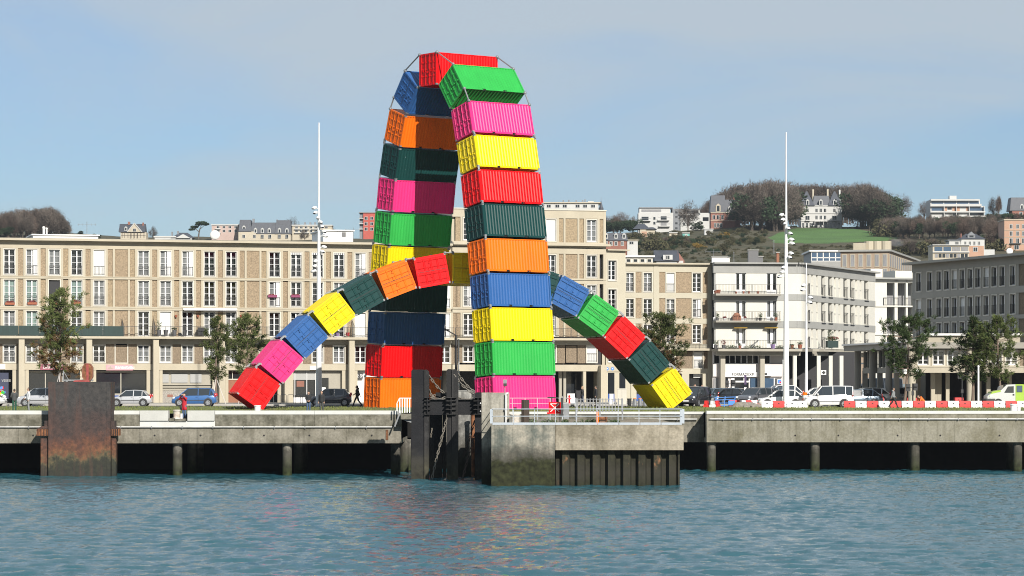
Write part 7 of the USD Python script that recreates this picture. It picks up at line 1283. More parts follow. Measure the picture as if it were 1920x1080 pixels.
t = thing("beacon_drum", "red and grey octagonal lattice drum standing behind the rusty pile", "beacon", P(165, 713, 204.5)); k_ = 204.5 / FPX
oc = [(-5, 0), (-9.5, 6), (-9.5, 24), (-5, 31), (5, 31), (9.5, 24), (9.5, 6), (5, 0)]; obj("drum", MB().ext([(x * k_, y * k_) for x, y in oc], -.25, .25, "y"), MATS["rust_bracket"], t); obj("red_stripe", MB().box(-2.2 * k_, 2.2 * k_, -.27, -.251, 0, 32 * k_), mat("dull_red", (.30, .055, .05), .8, .3, 6), t); rm = MB()
for (p, q) in zip(oc, oc[1:] + oc[:1]): rm.bar((p[0] * k_, -.26, p[1] * k_), (q[0] * k_, -.26, q[1] * k_), .05)
obj("rim", rm, MATS["wood_red"], t); obj("base_frame", MB().bar((-48 * k_, 0, -.0), (10 * k_, 0, -.0), .12, .1).bar((-46 * k_, 0, 0), (-46 * k_, 0, 18 * k_), .07), MATS["galvanised"], t); obj("red_deck", MB().ext([(-30 * k_, -.25), (8 * k_, -.25), (2 * k_, 0), (-12 * k_, .02), (-24 * k_, 0)], -.3, .3, "y"), MATS["dull_red"], t); obj("stay", MB().cyl((-46 * k_, 0, 17 * k_), (-36 * k_, 0, 0), .02), MATS["galvanised"], t); obj("leg", MB().cyl((0, 0, -1.2), (0, 0, 0), .12), MATS["galvanised"], t); obj("leg", MB().cyl((-40 * k_, 0, -1.2), (-40 * k_, 0, 0), .1), MATS["galvanised"], t)
# ------------------------------------------------------------------ black fender dolphin with chains
C("black_steel", (0.006, 0.0065, 0.009), (0.016, 0.016, 0.018), z_lo=-4.2, z_hi=-3.3, algae=(.02, .019, .012), scale=.7, streak=.7, rough=.6); C("black_steel_worn", (0.017, 0.0165, 0.017), (0.075, 0.072, 0.07), z_lo=-4.3, z_hi=-2.9, algae=(.045, .042, .025), scale=.9, streak=1.0, rough=.65, dirt_at=(.5, .8)); C("white_worn", (0.40, 0.39, 0.36), (0.10, 0.10, 0.095), z_lo=-3.6, z_hi=-2.4, algae=(.015, .017, .008), scale=.9, streak=1.0)
BS, BW = MATS["black_steel"], MATS["black_steel_worn"]; YD = 191.0
d = thing("fender_dolphin", "black steel fender dolphin of three columns and cross beams in front of the quay gap", "dolphin")
def column(px0, pxm, px1, Y, py_top, bot=WATER - 2, m0=BS, m1=BW):
    """a box pile turned a little so that its front and its right side show"""
    a, b, c = X(px0, Y), X(pxm, Y), X(px1, Y); y1 = Y + 1.0; zt = Z(py_top, Y); n = 5; col = MB()
    obj("column", MB().box(a, b, Y, y1, bot, zt - .22).ext([(a, zt - .22), (b, zt - .22), (b, zt - .06), (b - .08, zt), (a + .1, zt), (a, zt - .1)], Y, y1, "y"), m0, d); obj("column_flange", MB().box(b, c, Y - .12, y1 + .1, bot, zt - .28).ext([(b, zt - .28), (c, zt - .28), (c - .02, zt - .12), ((b + c) / 2, zt), (b, zt - .02)], Y - .12, y1 + .1, "y"), m1, d)
column(771, 795.5, 804, YD, 693); column(837, 847.5, 859, YD, 692, m0=BW); column(890.5, 904.5, 906, YD, 735.5, m1=BS); obj("column_shade", MB().box(X(905.5, 192.5), X(920.5, 192.5), 192.5, 193.2, WATER - 2, Z(778, 192.5)), BS, d)
for a, b in ((804, 837), (859, 891)): obj("cross_beam", MB().box(X(a, YD + .3), X(b, YD + .3), YD + .3, YD + .9, Z(778, YD), Z(750, YD)), BS, d); obj("beam_flange", MB().box(X(a, YD + .3), X(b, YD + .3), YD + .1, YD + 1.0, Z(750, YD), Z(748.5, YD)), BW, d)
for px0, px1 in ((796, 807), (836, 856), (888, 905)):
    x0, x1 = X(px0, YD), X(px1, YD)
    for py in (745, 751, 759, 767, 776): obj("collar_rib", MB().box(x0, x1, YD - .35, YD + .9, Z(py + 1.2, YD), Z(py, YD)), BW, d)
    obj("collar_web", MB().box((x0 + x1) / 2 - .03, (x0 + x1) / 2 + .03, YD - .33, YD - .1, Z(776, YD), Z(745, YD)), BS, d)
obj("saddle", MB().box(X(817, YD + 1), X(838, YD + 1), YD + 1, YD + 1.6, Z(748, YD), Z(736, YD)), BS, d); [obj("inner_pile", MB().box(X(a, 194), X(b, 194), 194, 194.6, WATER - 2, Z(778, 194)), m, d) for a, b, m in ((806, 814, BW), (814, 829, BS), (830, 836, BS), (882.5, 884, BS))]
for px, py in ((901, 756), (901, 771)): obj("bolt", MB().ball((X(px, YD), YD - .36, Z(py, YD)), .05, 1), MATS["white_paint"], d)
t = thing("concrete_pier", "white-streaked concrete pier behind the chains of the black dolphin", "pier"); obj("shaft", MB().box(X(859, 197), X(883.5, 197), 197, 201, WATER - 2, Z(733.5, 197)), MATS["white_worn"], t); obj("cap", MB().box(X(858, 197), X(884, 197), 196.95, 201.1, Z(733.5, 197), Z(732.5, 197)), MATS["block_grey"], t)
t = thing("rusty_pile", "slim rusty red steel pile beside the concrete pier", "pile"); obj("shaft", MB().cyl((X(889, 196), 196, WATER - 2), (X(887, 196), 196, Z(778, 196)), .16, n=8), MATS["rust_bracket"], t); obj("cap", MB().cyl((X(887, 196), 196, Z(778, 196)), (X(887, 196), 196, Z(776, 196)), .2, n=8), MATS["rust_bracket"], t)
mat("chain_steel", (0.19, 0.17, 0.14), rough=.6, var=.4, scale=5); mat("chain_rust", (0.055, 0.035, 0.025), rough=.8, var=.4, scale=5)
def chain(label, a, b, Y0, Y1, m="chain_steel", sag=.15, size=.17):
    p, q = P(*a, Y0), P(*b, Y1); L = np.linalg.norm(q - p); n = max(4, int(L / (size * 1.45))); t = thing("mooring_chain", label, "chain"); prev = None
    for k in range(n):
        f0, f1 = k / n, (k + 1) / n; at_ = lambda f: p + (q - p) * f - np.array([0, 0, sag * 4 * f * (1 - f)]); c = (at_(f0) + at_(f1)) / 2; tn = at_(f1) - at_(f0); tn /= np.linalg.norm(tn); s = np.cross(tn, [0, 1, 0]); s /= np.linalg.norm(s); u = np.cross(tn, s); s = s if k % 2 else (u * .92 + s * .4); h = size * .82; w = size * .42
        ring = [c + tn * h * cx + s * w * cy for cx, cy in ((1, .0), (.72, .8), (-.72, .8), (-1, 0), (-.72, -.8), (.72, -.8))]; mb = MB()
        for g, h_ in zip(ring, ring[1:] + ring[:1]): mb.cyl(g, h_, size * .17, n=5)
        obj("chain_link", mb, MATS[m], t)
chain("chain slung from the first black column's top to the cross beam", (804, 703), (836, 739), YD, YD + .4); chain("short chain hanging below the first column's top chain", (805, 729), (815, 741), YD + .8, YD + .8, sag=.3); chain("chain lying along the left cross beam", (806, 746), (836, 745), YD + .2, YD + .2, sag=.1); chain("chain lying along the right cross beam", (858, 745), (889, 747), YD + .2, YD + .2, sag=.1)
chain("front chain from the second column's top to the third column", (850, 701), (888, 739), YD - .1, YD + .3); chain("rear chain from the second column's top to the third column", (858, 699), (890, 735), YD + .9, YD + .9); chain("long chain hanging from the left cross beam into the water", (838, 784), (810, 897), YD - .1, YD - .1, sag=-.1); chain("dark rusty chain from the third column slanting into the water", (891, 812), (866, 903), YD + .4, YD - 1, "chain_rust", sag=-.1); chain("second dark rusty chain ending above the water", (890, 788), (869, 856), YD + .8, YD + .6, "chain_rust", sag=.1); chain("short pale chain between the first column and the inner pile", (808, 820), (810, 803), YD + 1.5, YD + 1.5, sag=0, size=.11)
# gangway with white railing
t = thing("quay_steps", "small steel landing with white railing left of the black dolphin", "gangway"); x0, x1 = X(752, 199), X(772, 199); obj("landing", MB().box(x0, x1 + .8, 198.6, 200.5, Z(786, 199), Z(776, 199)), MATS["quay_upper"], t); obj("bracket", MB().ext([(x0, Z(786, 199)), (x1, Z(786, 199)), (x1, Z(793, 199))], 198.8, 199.0, "y"), MATS["galvanised"], t)
for px in (744.5, 749.5, 754.5, 759, 763.5, 768): obj("baluster", MB().box(X(px, 199) - .04, X(px, 199) + .04, 198.95, 199.03, Z(774 if px > 748 else 771, 199), Z(747 if px > 748 else 757, 199)), MATS["white_paint"], t)
obj("handrail", MB().bar((X(749, 199), 198.99, Z(746.5, 199)), (X(771, 199), 198.99, Z(746.5, 199)), .05).bar((X(749, 199), 198.99, Z(746.5, 199)), (X(744, 199), 198.99, Z(757, 199)), .05), MATS["white_paint"], t); obj("stringer", MB().bar((X(750, 199), 199, Z(774, 199)), (X(740, 199), 199, Z(800, 199)), .1), MATS["galvanised"], t)
# things on the landing stage
SZ = Z(797, PS)
t = thing("timber_pile", "stumpy dark timber pile standing on the landing stage", "timber pile", (X(985, 185), 185, SZ)); mat("old_timber", (0.045, 0.033, 0.025), rough=.9, var=.45, scale=3, stretch=(3, 3, .3), bump=.5); obj("post", MB().cyl((0, 0, -.3), (0, 0, Z(750, 185) - SZ), .27, .26, 9), MATS["old_timber"], t); obj("band", MB().cyl((0, 0, .9), (0, 0, 1.0), .29, n=9), MATS["black_iron"], t)
t = thing("red_tank", "red square tank with white crossed straps on legs behind the stage railing", "tank", (X(1040, 196), 196, SZ + .25)); k_ = 196 / FPX; zq = lambda py: Z(py, 196) - SZ - .25; obj("tank", MB().box(-.40, .42, -.4, .4, zq(775), zq(754)), MATS["container_red"], t); obj("tray", MB().box(-.52, .48, -.45, .45, zq(776), zq(773)), MATS["container_red"], t)
st_ = MB().bar((-.3, -.42, zq(757)), (.3, -.42, zq(772)), .05).bar((.3, -.42, zq(757)), (-.3, -.42, zq(772)), .05).bar((-.3, -.415, zq(757)), (.3, -.415, zq(757)), .04); obj("strap", st_, MATS["white_paint"], t); [obj("leg", MB().box(x - .03, x + .03, y - .03, y + .03, -.3, zq(776)), MATS["galvanised"], t) for x in (-.4, .36) for y in (-.35, .35)]; obj("pump_arm", MB().bar((-.2, 0, zq(754)), (-.2, 0, zq(746)), .08).bar((-.5, 0, zq(745)), (.25, 0, zq(746)), .08), MATS["black_iron"], t)
t = thing("control_cabinet", "grey control cabinet with a dark panel right of the red tank", "cabinet", (X(1062, 195), 195, SZ)); zq = lambda py: Z(py, 195) - SZ; obj("box", MB().box(-.20, .18, -.2, .2, .2, zq(758)), MATS["galvanised"], t); obj("panel", MB().box(-.38, -.22, -.22, .1, .4, zq(746)), MATS["black_iron"], t); obj("post", MB().box(-.3, -.26, -.1, -.06, 0, zq(743)), MATS["rail_grey"], t)
t = thing("picket_fence", "grey steel picket fence at the back of the landing stage", "fence", (0, 0, 0)); Yp = 206.0; z0_, z1_ = -.75, Z(747, Yp)
for k in range(15): x = X(1083 + k * 5.9, Yp); obj("picket", MB().box(x - .035, x + .035, Yp - .02, Yp + .02, Z(773, Yp), z1_), MATS["galvanised"], t)
for py in (748, 771): obj("rail", MB().box(X(1080, Yp), X(1168, Yp), Yp - .03, Yp + .03, Z(py + 1, Yp), Z(py, Yp)), MATS["galvanised"], t)
for px in (1081, 1125, 1167): obj("post", MB().box(X(px, Yp) - .05, X(px, Yp) + .05, Yp - .05, Yp + .05, z0_, z1_), MATS["galvanised"], t)
t = thing("rear_railing", "thin grey railing before the pink container behind the landing stage", "railing"); Yp = 207.0
for py in (746.5, 757): obj("rail", MB().cyl((X(956, Yp), Yp, Z(py, Yp)), (X(1080, Yp), Yp, Z(py, Yp)), .022, n=6), MATS["rail_grey"], t)
for k in range(6): x = X(961 + k * 23.5, Yp); obj("post", MB().box(x - .02, x + .02, Yp - .02, Yp + .02, -.72, Z(746.5, Yp)), MATS["rail_grey"], t)
t = thing("marker_post", "orange marker post carrying a small grey camera on the landing stage", "marker post", (X(1120.5, 186), 186, SZ)); zq = lambda py: Z(py, 186) - SZ; obj("post", MB().box(-.075, .075, -.075, .075, 0, zq(772)), MATS["container_orange"], t); obj("camera_pole", MB().cyl((0, 0, zq(772)), (0, 0, zq(766)), .03), MATS["galvanised"], t); obj("camera", MB().box(-.1, .1, -.12, .12, zq(768), zq(757)), MATS["galvanised"], t); obj("lens", MB().cyl((0, -.14, zq(763)), (0, -.12, zq(763)), .06, n=10), MATS["dark_gap"], t)
t = thing("winch", "small rusty winch beside the orange marker post", "winch", (X(1130, 187), 187, SZ)); obj("drum", MB().cyl((-.3, 0, .3), (.2, 0, .3), .14), MATS["rust_bracket"], t); obj("frame", MB().box(-.35, .3, -.2, .2, 0, .12).box(.2, .3, -.2, .2, .12, .45), MATS["rust_bracket"], t)
t = thing("floodlight", "small floodlight on a post standing on the concrete upstand", "floodlight", P(946.5, 736, TWY + .6)); obj("post", MB().cyl((0, 0, 0), (0, 0, .45), .03), MATS["galvanised"], t); obj("lamp", MB().box(-.1, .13, -.12, .1, .42, .82), MATS["galvanised"], t); obj("hood", MB().box(-.1, .13, -.16, -.12, .40, .58), MATS["black_iron"], t)
t = thing("vent_pipe", "thin white pipe standing in front of the concrete upstand", "pipe", (X(948.5, TWY - .2), TWY - .2, SZ)); obj("pipe", MB().cyl((0, 0, 0), (0, 0, Z(738, TWY) - SZ), .045, n=8), MATS["white_paint"], t); obj("elbow", MB().cyl((0, 0, Z(738, TWY) - SZ), (.16, 0, Z(737, TWY) - SZ), .05, n=8), MATS["white_paint"], t); obj("bracket", MB().box(-.1, .1, 0, .2, .9, 1.0), MATS["galvanised"], t)
tf = MB(); q_ = np.random.RandomState(6)
for px, w_ in ((995, .4), (1030, .55), (1060, .3), (1100, .9), (1112, .5), (1146, .5), (1155, .3)): leaves(tf, (X(px, 187), 187, SZ + .08), (w_, .5, .2), 150, .07, px)
obj("stage_weeds", tf, MATS["leaf_small"], kind="stuff")
# ------------------------------------------------------------------ young pines on the quay
leafmat("pine_green", (0.088, 0.108, 0.040), .45, .9, .25); leafmat("pine_dry", (0.17, 0.105, 0.048), .4, .9, .25); leafmat("pine_dark", (0.046, 0.066, 0.028), .45, .9, .2); mat("pine_bark", (0.17, 0.125, 0.095), rough=.9, var=.3, scale=3, stretch=(3, 3, .6))
def pine(label, px, Y, py_top, py_crown, wpx, seed, m="pine_green", dry=0.0, stakes=True, lean=0.0, dens=1.0):
    r = np.random.RandomState(seed); o = np.array(onground(px, Y)); H = Z(py_top, Y) - o[2]; h0 = Z(py_crown, Y) - o[2]; R = wpx / 2 / FPX * Y
    t = thing("pine_tree", label, "pine tree", o); tp = [np.array([lean * f + .06 * math.sin(f * 7 + seed), .05 * math.sin(f * 5), H * f * .96]) for f in np.linspace(0, 1, 9)]; trunk = lambda f: np.array([np.interp(f, np.linspace(0, 1, 9), [p[i] for p in tp]) for i in range(3)])
    obj("trunk", MB().tube(tp, [.14, .12, .11, .10, .085, .07, .055, .035, .015], 9), MATS["pine_bark"], t, smooth=True); limbs = MB(); tips = []
    n = int((H - h0 * .85) / .26)
    for k in range(n):
        f = (h0 * .85 + (H - h0 * .85) * k / n) / H; g = (f * H - h0 * .85) / (H - h0 * .85); L0 = R * (math.sin(math.pi * min(1, .16 + g * .86)) ** .75) * 1.12
        for q in range(r.randint(2, 5)):
            a = r.rand() * 6.283; L = L0 * r.uniform(.40, 1.35); up = .10 + .55 * g + r.normal(0, .12); p0 = trunk(f); d = np.array([math.cos(a), math.sin(a), up]); p1 = p0 + d * L * .55 + np.array([0, 0, -.05 * L]); p2 = p0 + d * L + np.array([0, 0, .12 * L]); limbs.tube([p0, p1, p2], [.032 * (1.2 - g), .02, .008], 4)
            for j in range(max(2, int(L * 4.2))): b = p0 + (p2 - p0) * r.uniform(.35, 1.02) + r.normal(0, .10 * L + .05, 3); tips.append((b, d / np.linalg.norm(d), g)); 
    for j in range(6): tips.append((trunk(.97) + r.normal(0, .08, 3), np.array([0, 0, 1.0]), 1.0))
    obj("limb", limbs, MATS["pine_bark"], t, kind="stuff"); gr, dr = ([], []), ([], [])
    for b, d, g in tips:
        tgt = dr if dry and r.rand() < dry * max(0, 1.25 - g * 2.1) else gr
        for j in range(int(21 * dens)):
            e = d + r.normal(0, .75, 3) + np.array([0, 0, .25]); e /= np.linalg.norm(e); s = np.cross(e, r.normal(size=3)); s /= np.linalg.norm(s); p = b + r.normal(0, .09, 3); L = r.uniform(.16, .32); i = len(tgt[0]); tgt[0].extend([p - s * .034, p + s * .034, p + e * L + s * .012, p + e * L - s * .012]); tgt[1].extend([[i, i + 1, i + 2], [i, i + 2, i + 3]])
    obj("crown", MB().add(*gr), MATS[m], t, kind="stuff")
    if dr[0]: obj("crown", MB().add(*dr), MATS["pine_dry"], t, label="dry brown lower needles", kind="stuff")
    if stakes:
        for a in (.4, 2.5, 4.6): obj("stake", MB().cyl((math.cos(a) * 1.0, math.sin(a) * .8, 0), (trunk(.3) * [1, 1, 0] + [0, 0, H * .30]), .03, n=6), MATS["letter_pale"], t)
pine("tall pine with brown lower needles behind the rusty pile", 112, 250, 533, 690, 84, 1, dry=.75, lean=.15); pine("slim young pine, left of the pair beside the arches", 404, 262, 588, 700, 42, 2, lean=.2, dens=1.0); pine("bushier young pine, right of the pair beside the arches", 462, 264, 583, 692, 64, 3, m="pine_green", lean=.1)
pine("pine with browning needles behind the low arch's right leg", 1246, 262, 582, 700, 92, 4, dry=.55, lean=-.25, dens=1.15); pine("dark wind-bent pine before the arcade's corner column", 1697, 248, 588, 690, 84, 5, m="pine_dark", lean=.4, dens=1.2, stakes=False); pine("dark pine in the middle of the right group", 1823, 246, 590, 700, 76, 6, m="pine_dark", lean=.15, dens=1.2, stakes=False); pine("pine at the right frame edge before the works van", 1876, 246, 590, 700, 92, 7, lean=-.3, dens=1.2, stakes=False)
t = thing("tree_wrap", "grey cloth wrapped round the rightmost pine's trunk", "wrap", onground(1876, 244.5)); v, f = ICO[2]; obj("cloth", MB().add(v * np.array([.42, .35, .85]) * (.75 + .5 * meshkit.fbm(v * 2, 3, 1)[:, None]) + np.array([0, 0, .95]), f), MATS["galvanised"], t); obj("rope", MB().cyl((-.2, 0, 1.4), (.2, 0, 1.4), .22, n=10), MATS["letter_pale"], t)
t = thing("trunk_sleeve", "white sleeve fixed to the wind-bent pine's trunk", "sleeve", (X(1697, 247.7), 247.7, Z(701, 247.7))); obj("sleeve", MB().cyl((0, 0, 0), (0, 0, .4), .16, n=10), MATS["white_paint"], t); obj("strap", MB().cyl((0, 0, .15), (0, 0, .22), .17, n=10), MATS["galvanised"], t)
# ------------------------------------------------------------------ people
import manifold3d as m3
mat("skin", (0.46, 0.28, 0.20), rough=.6, var=.05); plain("hair_dark", (0.022, 0.016, 0.012), .6); plain("hair_fair", (0.36, 0.24, 0.12), .6); plain("cloth_black", (0.016, 0.017, 0.02), .85); plain("cloth_charcoal", (0.055, 0.058, 0.06), .85); plain("cloth_red", (0.42, 0.008, 0.02), .8); plain("denim", (0.055, 0.10, 0.19), .85); plain("denim_dark", (0.028, 0.04, 0.07), .85); plain("cloth_green", (0.012, 0.075, 0.045), .85); plain("cloth_grey", (0.22, 0.23, 0.24), .85); plain("cloth_white", (0.62, 0.64, 0.68), .85); plain("hi_vis", (0.85, 0.17, 0.02), .7); plain("shoe", (0.03, 0.025, 0.022), .6)
def blob(chains, fine=.05, it=5):
    """chains: lists of (point, radius): hulls of neighbouring balls, joined into one smooth skin"""
    parts = []
    for ch in chains:
        for (p, r), (q, s) in zip(ch[:-1], ch[1:]):
            parts.append(m3.Manifold.batch_hull([m3.Manifold.sphere(r, 10).translate(list(map(float, p))), m3.Manifold.sphere(s, 10).translate(list(map(float, q)))]))
    m = m3.Manifold.batch_boolean(parts, m3.OpType.Add).refine_to_length(fine).to_mesh(); t = trimesh.Trimesh(m.vert_properties[:, :3], m.tri_verts); trimesh.smoothing.filter_taubin(t, iterations=it); return np.array(t.vertices), np.array(t.faces)
V3 = lambda *a: np.array(a, float)
def person(label, loc, rz, h=1.75, top="cloth_black", legs="denim", hair="hair_dark", pose=None, long=0.0, hood=False, slim=1.0, z_off=0.0):
    """faces -y before turning; joints in metres for a height of 1.75 m"""
    J = dict(pel=V3(0, 0, .95), chest=V3(0, -.01, 1.30), neck=V3(0, 0, 1.49), head=V3(0, -.015, 1.63), shl=V3(-.185, 0, 1.42), shr=V3(.185, 0, 1.42), ell=V3(-.235, .02, 1.14), elr=V3(.235, .02, 1.14), wrl=V3(-.235, -.05, .88), wrr=V3(.235, -.05, .88), hil=V3(-.09, 0, .92), hir=V3(.09, 0, .92), knl=V3(-.10, -.02, .50), knr=V3(.10, -.02, .50), anl=V3(-.105, .02, .09), anr=V3(.105, .02, .09)); J.update({k: V3(*v) for k, v in (pose or {}).items()})
    s = h / 1.75; t = thing("person", label, "person", M=TR(loc[0], loc[1], loc[2] + z_off, rz, s)); w = slim; ch = []
    hd = J["head"]; nk = J["neck"]; fwd = V3(0, -1, 0)
    ch.append([(nk, .055), (hd + V3(0, .01, -.06), .062), (hd + V3(0, .015, .035), .092)]); ch.append([(hd + V3(0, -.035, -.075), .045), (hd + V3(0, 0, .03), .088)]); ch.append([(hd + V3(0, -.10, .0), .014), (hd + V3(0, -.112, -.025), .018)]); ch += [[(hd + V3(x, .01, .01), .022), (hd + V3(x, .015, -.025), .018)] for x in (-.09, .09)]
    ch.append([(nk, .055), (J["chest"], .12 * w), (J["pel"], .125 * w)])
    for a in "lr":
        sx = -1 if a == "l" else 1; S, E, Wr = J["sh" + a], J["el" + a], J["wr" + a]; ch.append([(J["chest"] + V3(0, 0, .1), .07), (S, .052), (E, .04), (Wr, .028)]); f = Wr - E; f /= np.linalg.norm(f); sd = np.cross(f, V3(0, 1, .2)); sd /= np.linalg.norm(sd); pm = Wr + f * .055; ch.append([(Wr, .026), (pm, .032), (Wr + f * .085, .03)]); nn = np.cross(sd, f)
        for k, (o, L) in enumerate(((-.030, .062), (-.010, .072), (.010, .070), (.029, .054))): b = Wr + f * .09 + sd * o; m_ = b + f * L * .55 + nn * .008; ch.append([(b, .0095), (m_, .0085), (m_ + f * L * .38 + nn * .022, .0075)])
        b = Wr + f * .035 + sd * -.028; ch.append([(b, .011), (b + f * .03 - sd * .026, .0095), (b + f * .06 - sd * .03, .0085)])
        ch.append([(J["pel"], .11), (J["hi" + a], .085), (J["kn" + a], .055), (J["an" + a], .038)]); an = J["an" + a]; ch.append([(an + V3(0, .03, -.045), .036), (an + V3(0, -.14, -.06), .026)])
    obj("body", blob(ch, .035, 4), MATS["skin"], t, smooth=True)
    cl = [[(J["chest"] + V3(0, 0, .13), .085), (J["chest"], .155 * w), ((J["chest"] + J["pel"]) / 2, .145 * w), (J["pel"] + V3(0, 0, -.03), .155 * w)]]
    for x in (-.07, .07): cl.append([(J["chest"] + V3(x, 0, .05), .11 * w), (J["pel"] + V3(x, 0, -.03), .115 * w)])
    if long: 
        for a in "lr": cl.append([(J["pel"], .15), (J["hi" + a] * (1 - long) + J["kn" + a] * long + V3(0, 0, 0), .125)])
    for a in "lr": S, E, Wr = J["sh" + a], J["el" + a], J["wr" + a]; cl.append([(J["chest"] + V3(0, 0, .09), .10), (S, .075), (E, .06), (Wr + (E - Wr) * .08, .047)])
    if hood: cl.append([(nk + V3(0, .07, .02), .075), (nk + V3(0, .06, -.06), .08)])
    obj("jacket", blob(cl, .05, 5), MATS[top], t, smooth=True)
    obj("trousers", blob([[(J["pel"] + V3(0, 0, -.02), .13), (J["hi" + a], .10), (J["kn" + a], .072), (J["an" + a] + V3(0, 0, .02), .058)] for a in "lr"], .05, 5), MATS[legs], t, smooth=True)
    for a in "lr": an = J["an" + a]; obj("shoe", blob([[(an + V3(0, .04, -.04), .048), (an + V3(0, -.06, -.045), .046), (an + V3(0, -.155, -.058), .032)]], .04, 3), MATS["shoe"], t, smooth=True)
    obj("hair", blob([[(hd + V3(0, .025, .055), .094), (hd + V3(0, .04, -.01), .082)]] + ([[(hd + V3(0, .05, 0), .08), (hd + V3(0, .06, -.13), .06)]] if hair == "hair_fair" else []), .04, 3), MATS[hair], t, smooth=True)
    e_ = MB(); [e_.ball(hd + V3(x, -.088, .012), .011, 0) for x in (-.032, .032)]; obj("eyes", e_, MATS["black_rubber"], t)
    return t
WALK = dict(knl=(-.09, -.20, .53), anl=(-.09, -.34, .12), knr=(.09, .10, .48), anr=(.09, .36, .16), wrl=(-.24, .20, .92), ell=(-.235, .12, 1.15), elr=(.235, -.03, 1.13), wrr=(.22, -.22, .95))
gd = lambda px, Y: onground(px, Y); LEFT, RIGHT, AWAY = -math.pi / 2, math.pi / 2, math.pi
person("person in a dark jacket and green trousers seen from behind at the far left", gd(27, 216), AWAY + .3, 1.70, "cloth_charcoal", "cloth_green", pose=dict(wrl=(-.10, -.25, 1.05), wrr=(.12, -.25, 1.05), ell=(-.26, -.05, 1.14), elr=(.26, -.05, 1.14)))
person("person in a white shirt and grey trousers turned left at the far left", gd(53.5, 214), LEFT + .3, 1.80, "cloth_white", "cloth_grey", slim=.95, pose=dict(wrl=(-.15, -.22, 1.0), ell=(-.24, 0, 1.14)))
pc = (X(345.5, 200.95), 200.95, Z(785.5, 200.95)); person("person in a knee-length red coat taking a photograph at the wall recess", pc, LEFT * .35, 1.78, "cloth_red", "denim", long=.55, pose=dict(ell=(-.30, -.16, 1.36), elr=(.30, -.16, 1.36), wrl=(-.10, -.21, 1.58), wrr=(.10, -.21, 1.58)))
t = thing("camera_in_hand", "black camera held up by the person in red", "camera", (pc[0] - .12, pc[1] - .22, pc[2] + 1.60), LEFT * .35); obj("camera_body", MB().box(-.075, .075, -.05, .03, -.04, .06), MATS["black_rubber"], t); obj("lens", MB().cyl((0, -.05, .01), (0, -.14, .01), .038, n=12), MATS["black_rubber"], t)
t = thing("shoulder_bag", "black bag hanging at the side of the person in red", "bag", (pc[0] - .22, pc[1] - .05, pc[2] + .72), 0); obj("pouch", MB().ball((0, 0, .1), .17, 2, (.6, .5, 1.1)), MATS["black_rubber"], t, smooth=True); obj("strap", MB().tube([(0, 0, .2), (.12, -.12, .5), (.26, -.12, .72)], .014, 5), MATS["black_rubber"], t)
person("person in a black jacket and blue jeans, left of two standing by the wall", gd(578.5, 211), .15, 1.52, "cloth_black", "denim", pose=dict(wrl=(-.10, -.2, 1.0), wrr=(.10, -.2, 1.0)), slim=1.15); person("person in a black coat and dark jeans, right of two standing by the wall", gd(603, 211), -.2, 1.56, "cloth_black", "cloth_charcoal", hood=True, slim=1.2)
person("person in black walking left between the grey car and the tall arch", gd(670, 249), LEFT, 1.82, "cloth_black", "cloth_black", hood=True, pose=dict(WALK, head=(0, -.05, 1.62), wrr=(.1, -.26, 1.0)))
person("fair-haired person in dark clothes walking on the pavement behind the fence", gd(1092, 257), LEFT + .4, 1.74, "cloth_black", "denim_dark", hair="hair_fair", pose=dict(wrr=(.12, -.12, 1.5), elr=(.26, -.12, 1.22), anl=(-.1, -.14, .1), anr=(.1, .14, .1))); person("person in black standing beside the cream pilaster behind the fence", gd(1117.5, 258), LEFT, 1.76, "cloth_black", "cloth_black")
person("person in a grey hooded top striding right in front of the barriers", gd(1675, 233.5), RIGHT, 1.64, "cloth_grey", "cloth_black", hood=True, pose=WALK)
person("worker in orange stooping behind the barriers", gd(1732, 239.5), LEFT + .3, 1.7, "hi_vis", "hi_vis", z_off=-.42, pose=dict(chest=(0, -.26, 1.18), neck=(0, -.40, 1.28), head=(0, -.50, 1.36), shl=(-.18, -.32, 1.24), shr=(.18, -.32, 1.24), ell=(-.22, -.42, .98), elr=(.22, -.42, .98), wrl=(-.15, -.55, .82), wrr=(.15, -.55, .82), knl=(-.12, -.22, .72), knr=(.12, -.22, .72), anl=(-.12, .02, .51), anr=(.12, .02, .51)))
person("person in a dark top behind the black people carrier, left of two", gd(1303, 268), .2, 1.80, "cloth_charcoal", "denim_dark"); person("person in a blue top behind the parked row, right of two", gd(1316.5, 268), -.3, 1.74, "denim", "denim_dark"); person("person in black behind the third parked saloon", gd(1362, 266), .5, 1.72, "cloth_black", "cloth_black", slim=1.2)
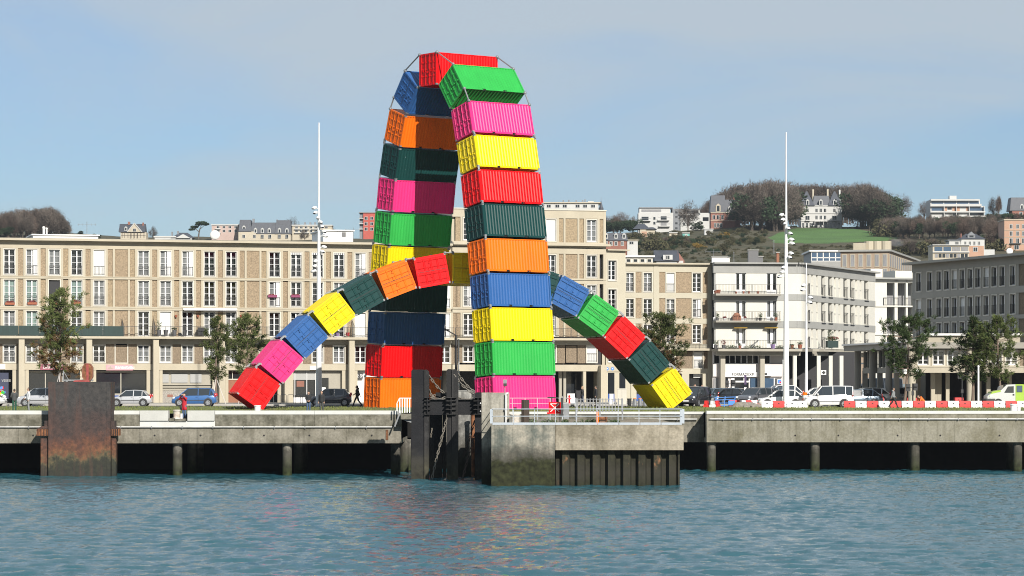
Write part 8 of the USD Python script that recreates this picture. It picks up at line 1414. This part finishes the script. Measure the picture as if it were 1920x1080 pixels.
# ------------------------------------------------------------------ water of the basin
def make_water():
    ys = np.arange(86, 216, 0.22); xs = np.arange(-46, 46.01, 0.13)
    Xg, Yg = np.meshgrid(xs, ys); r = np.random.RandomState(5); H = np.zeros_like(Xg)
    for i in range(70):
        lam = 0.36 * (2.6 / 0.36) ** (r.rand() ** 1.15); a = r.normal(1.35, 0.5); amp = 0.0062 * lam ** 0.85; k = 2 * math.pi / lam
        ph = k * (Xg * math.cos(a) + Yg * math.sin(a)) + r.rand() * 6.28
        H += amp * (np.exp(np.sin(ph) - 1) * 1.7 - 0.75)
    p = np.stack([Xg * 0.35, Yg * 0.35, 0 * Xg], -1); H *= 0.45 + 1.1 * meshkit.fbm(p * 0.12, 3, 3)
    return np.stack([Xg, Yg, WATER + H], -1)
usdkit.material(stage, "/World/Looks/sea_water", {
    "g": ("geometry", {}), "m": ("mapping", {"scale": (1.0, 1.0, 1.0), "rotation": (0, 0, 0.5)}), "n": ("noise_texture", {"scale": 4.0, "detail": 5.0, "roughness": 0.6, "distortion": 0.4}),
    "b": ("bump", {"strength": 0.7, "distance": 0.05}), "p": ("principled_bsdf", {"base_color": (0.019, 0.079, 0.101), "roughness": 0.07, "ior": 1.333, "specular_ior_level": 0.5})},
    [("g.position", "m.vector"), ("m.vector", "n.vector"), ("n.fac", "b.height"), ("b.normal", "p.normal")], surface="p.BSDF")
wm = MB().grid(make_water())
for x0, x1, y0, y1 in ((-900, -46, -600, 216), (46, 900, -600, 216), (-46, 46, -600, 86)):
    wm.add([[x0, y0, WATER], [x1, y0, WATER], [x1, y1, WATER], [x0, y1, WATER]], [[0, 1, 2, 3]])
obj("water", wm, "/World/Looks/sea_water", kind="structure", smooth=True)
# ------------------------------------------------------------------ light sea haze over the whole place
usdkit.material(stage, "/World/Looks/haze", {"v": ("principled_volume", {"color": (0.80, 0.88, 0.97), "density": 0.00004, "anisotropy": 0.2})}, [], volume="v.volume")
obj("haze", MB().box(-1700, 1700, -700, 4200, -9.0, 165.0), "/World/Looks/haze", kind="stuff")
usdkit.material(stage, "/World/Looks/smoke", {"v": ("principled_volume", {"color": (0.9, 0.92, 0.95), "density": 0.13})}, [], volume="v.volume")
sm = MB(); v, f = ICO[2]; o = P(1680, 455.5, 400)
sm.add(v * (.75 + .5 * meshkit.fbm(v * 2.2 + 5, 3, 8)[:, None]) * np.array([1.1, .7, .6]) + o, f)
tag(obj("smoke", sm, "/World/Looks/smoke", kind="stuff"), "small white puff of steam above the tan and pink block's roof", "steam")
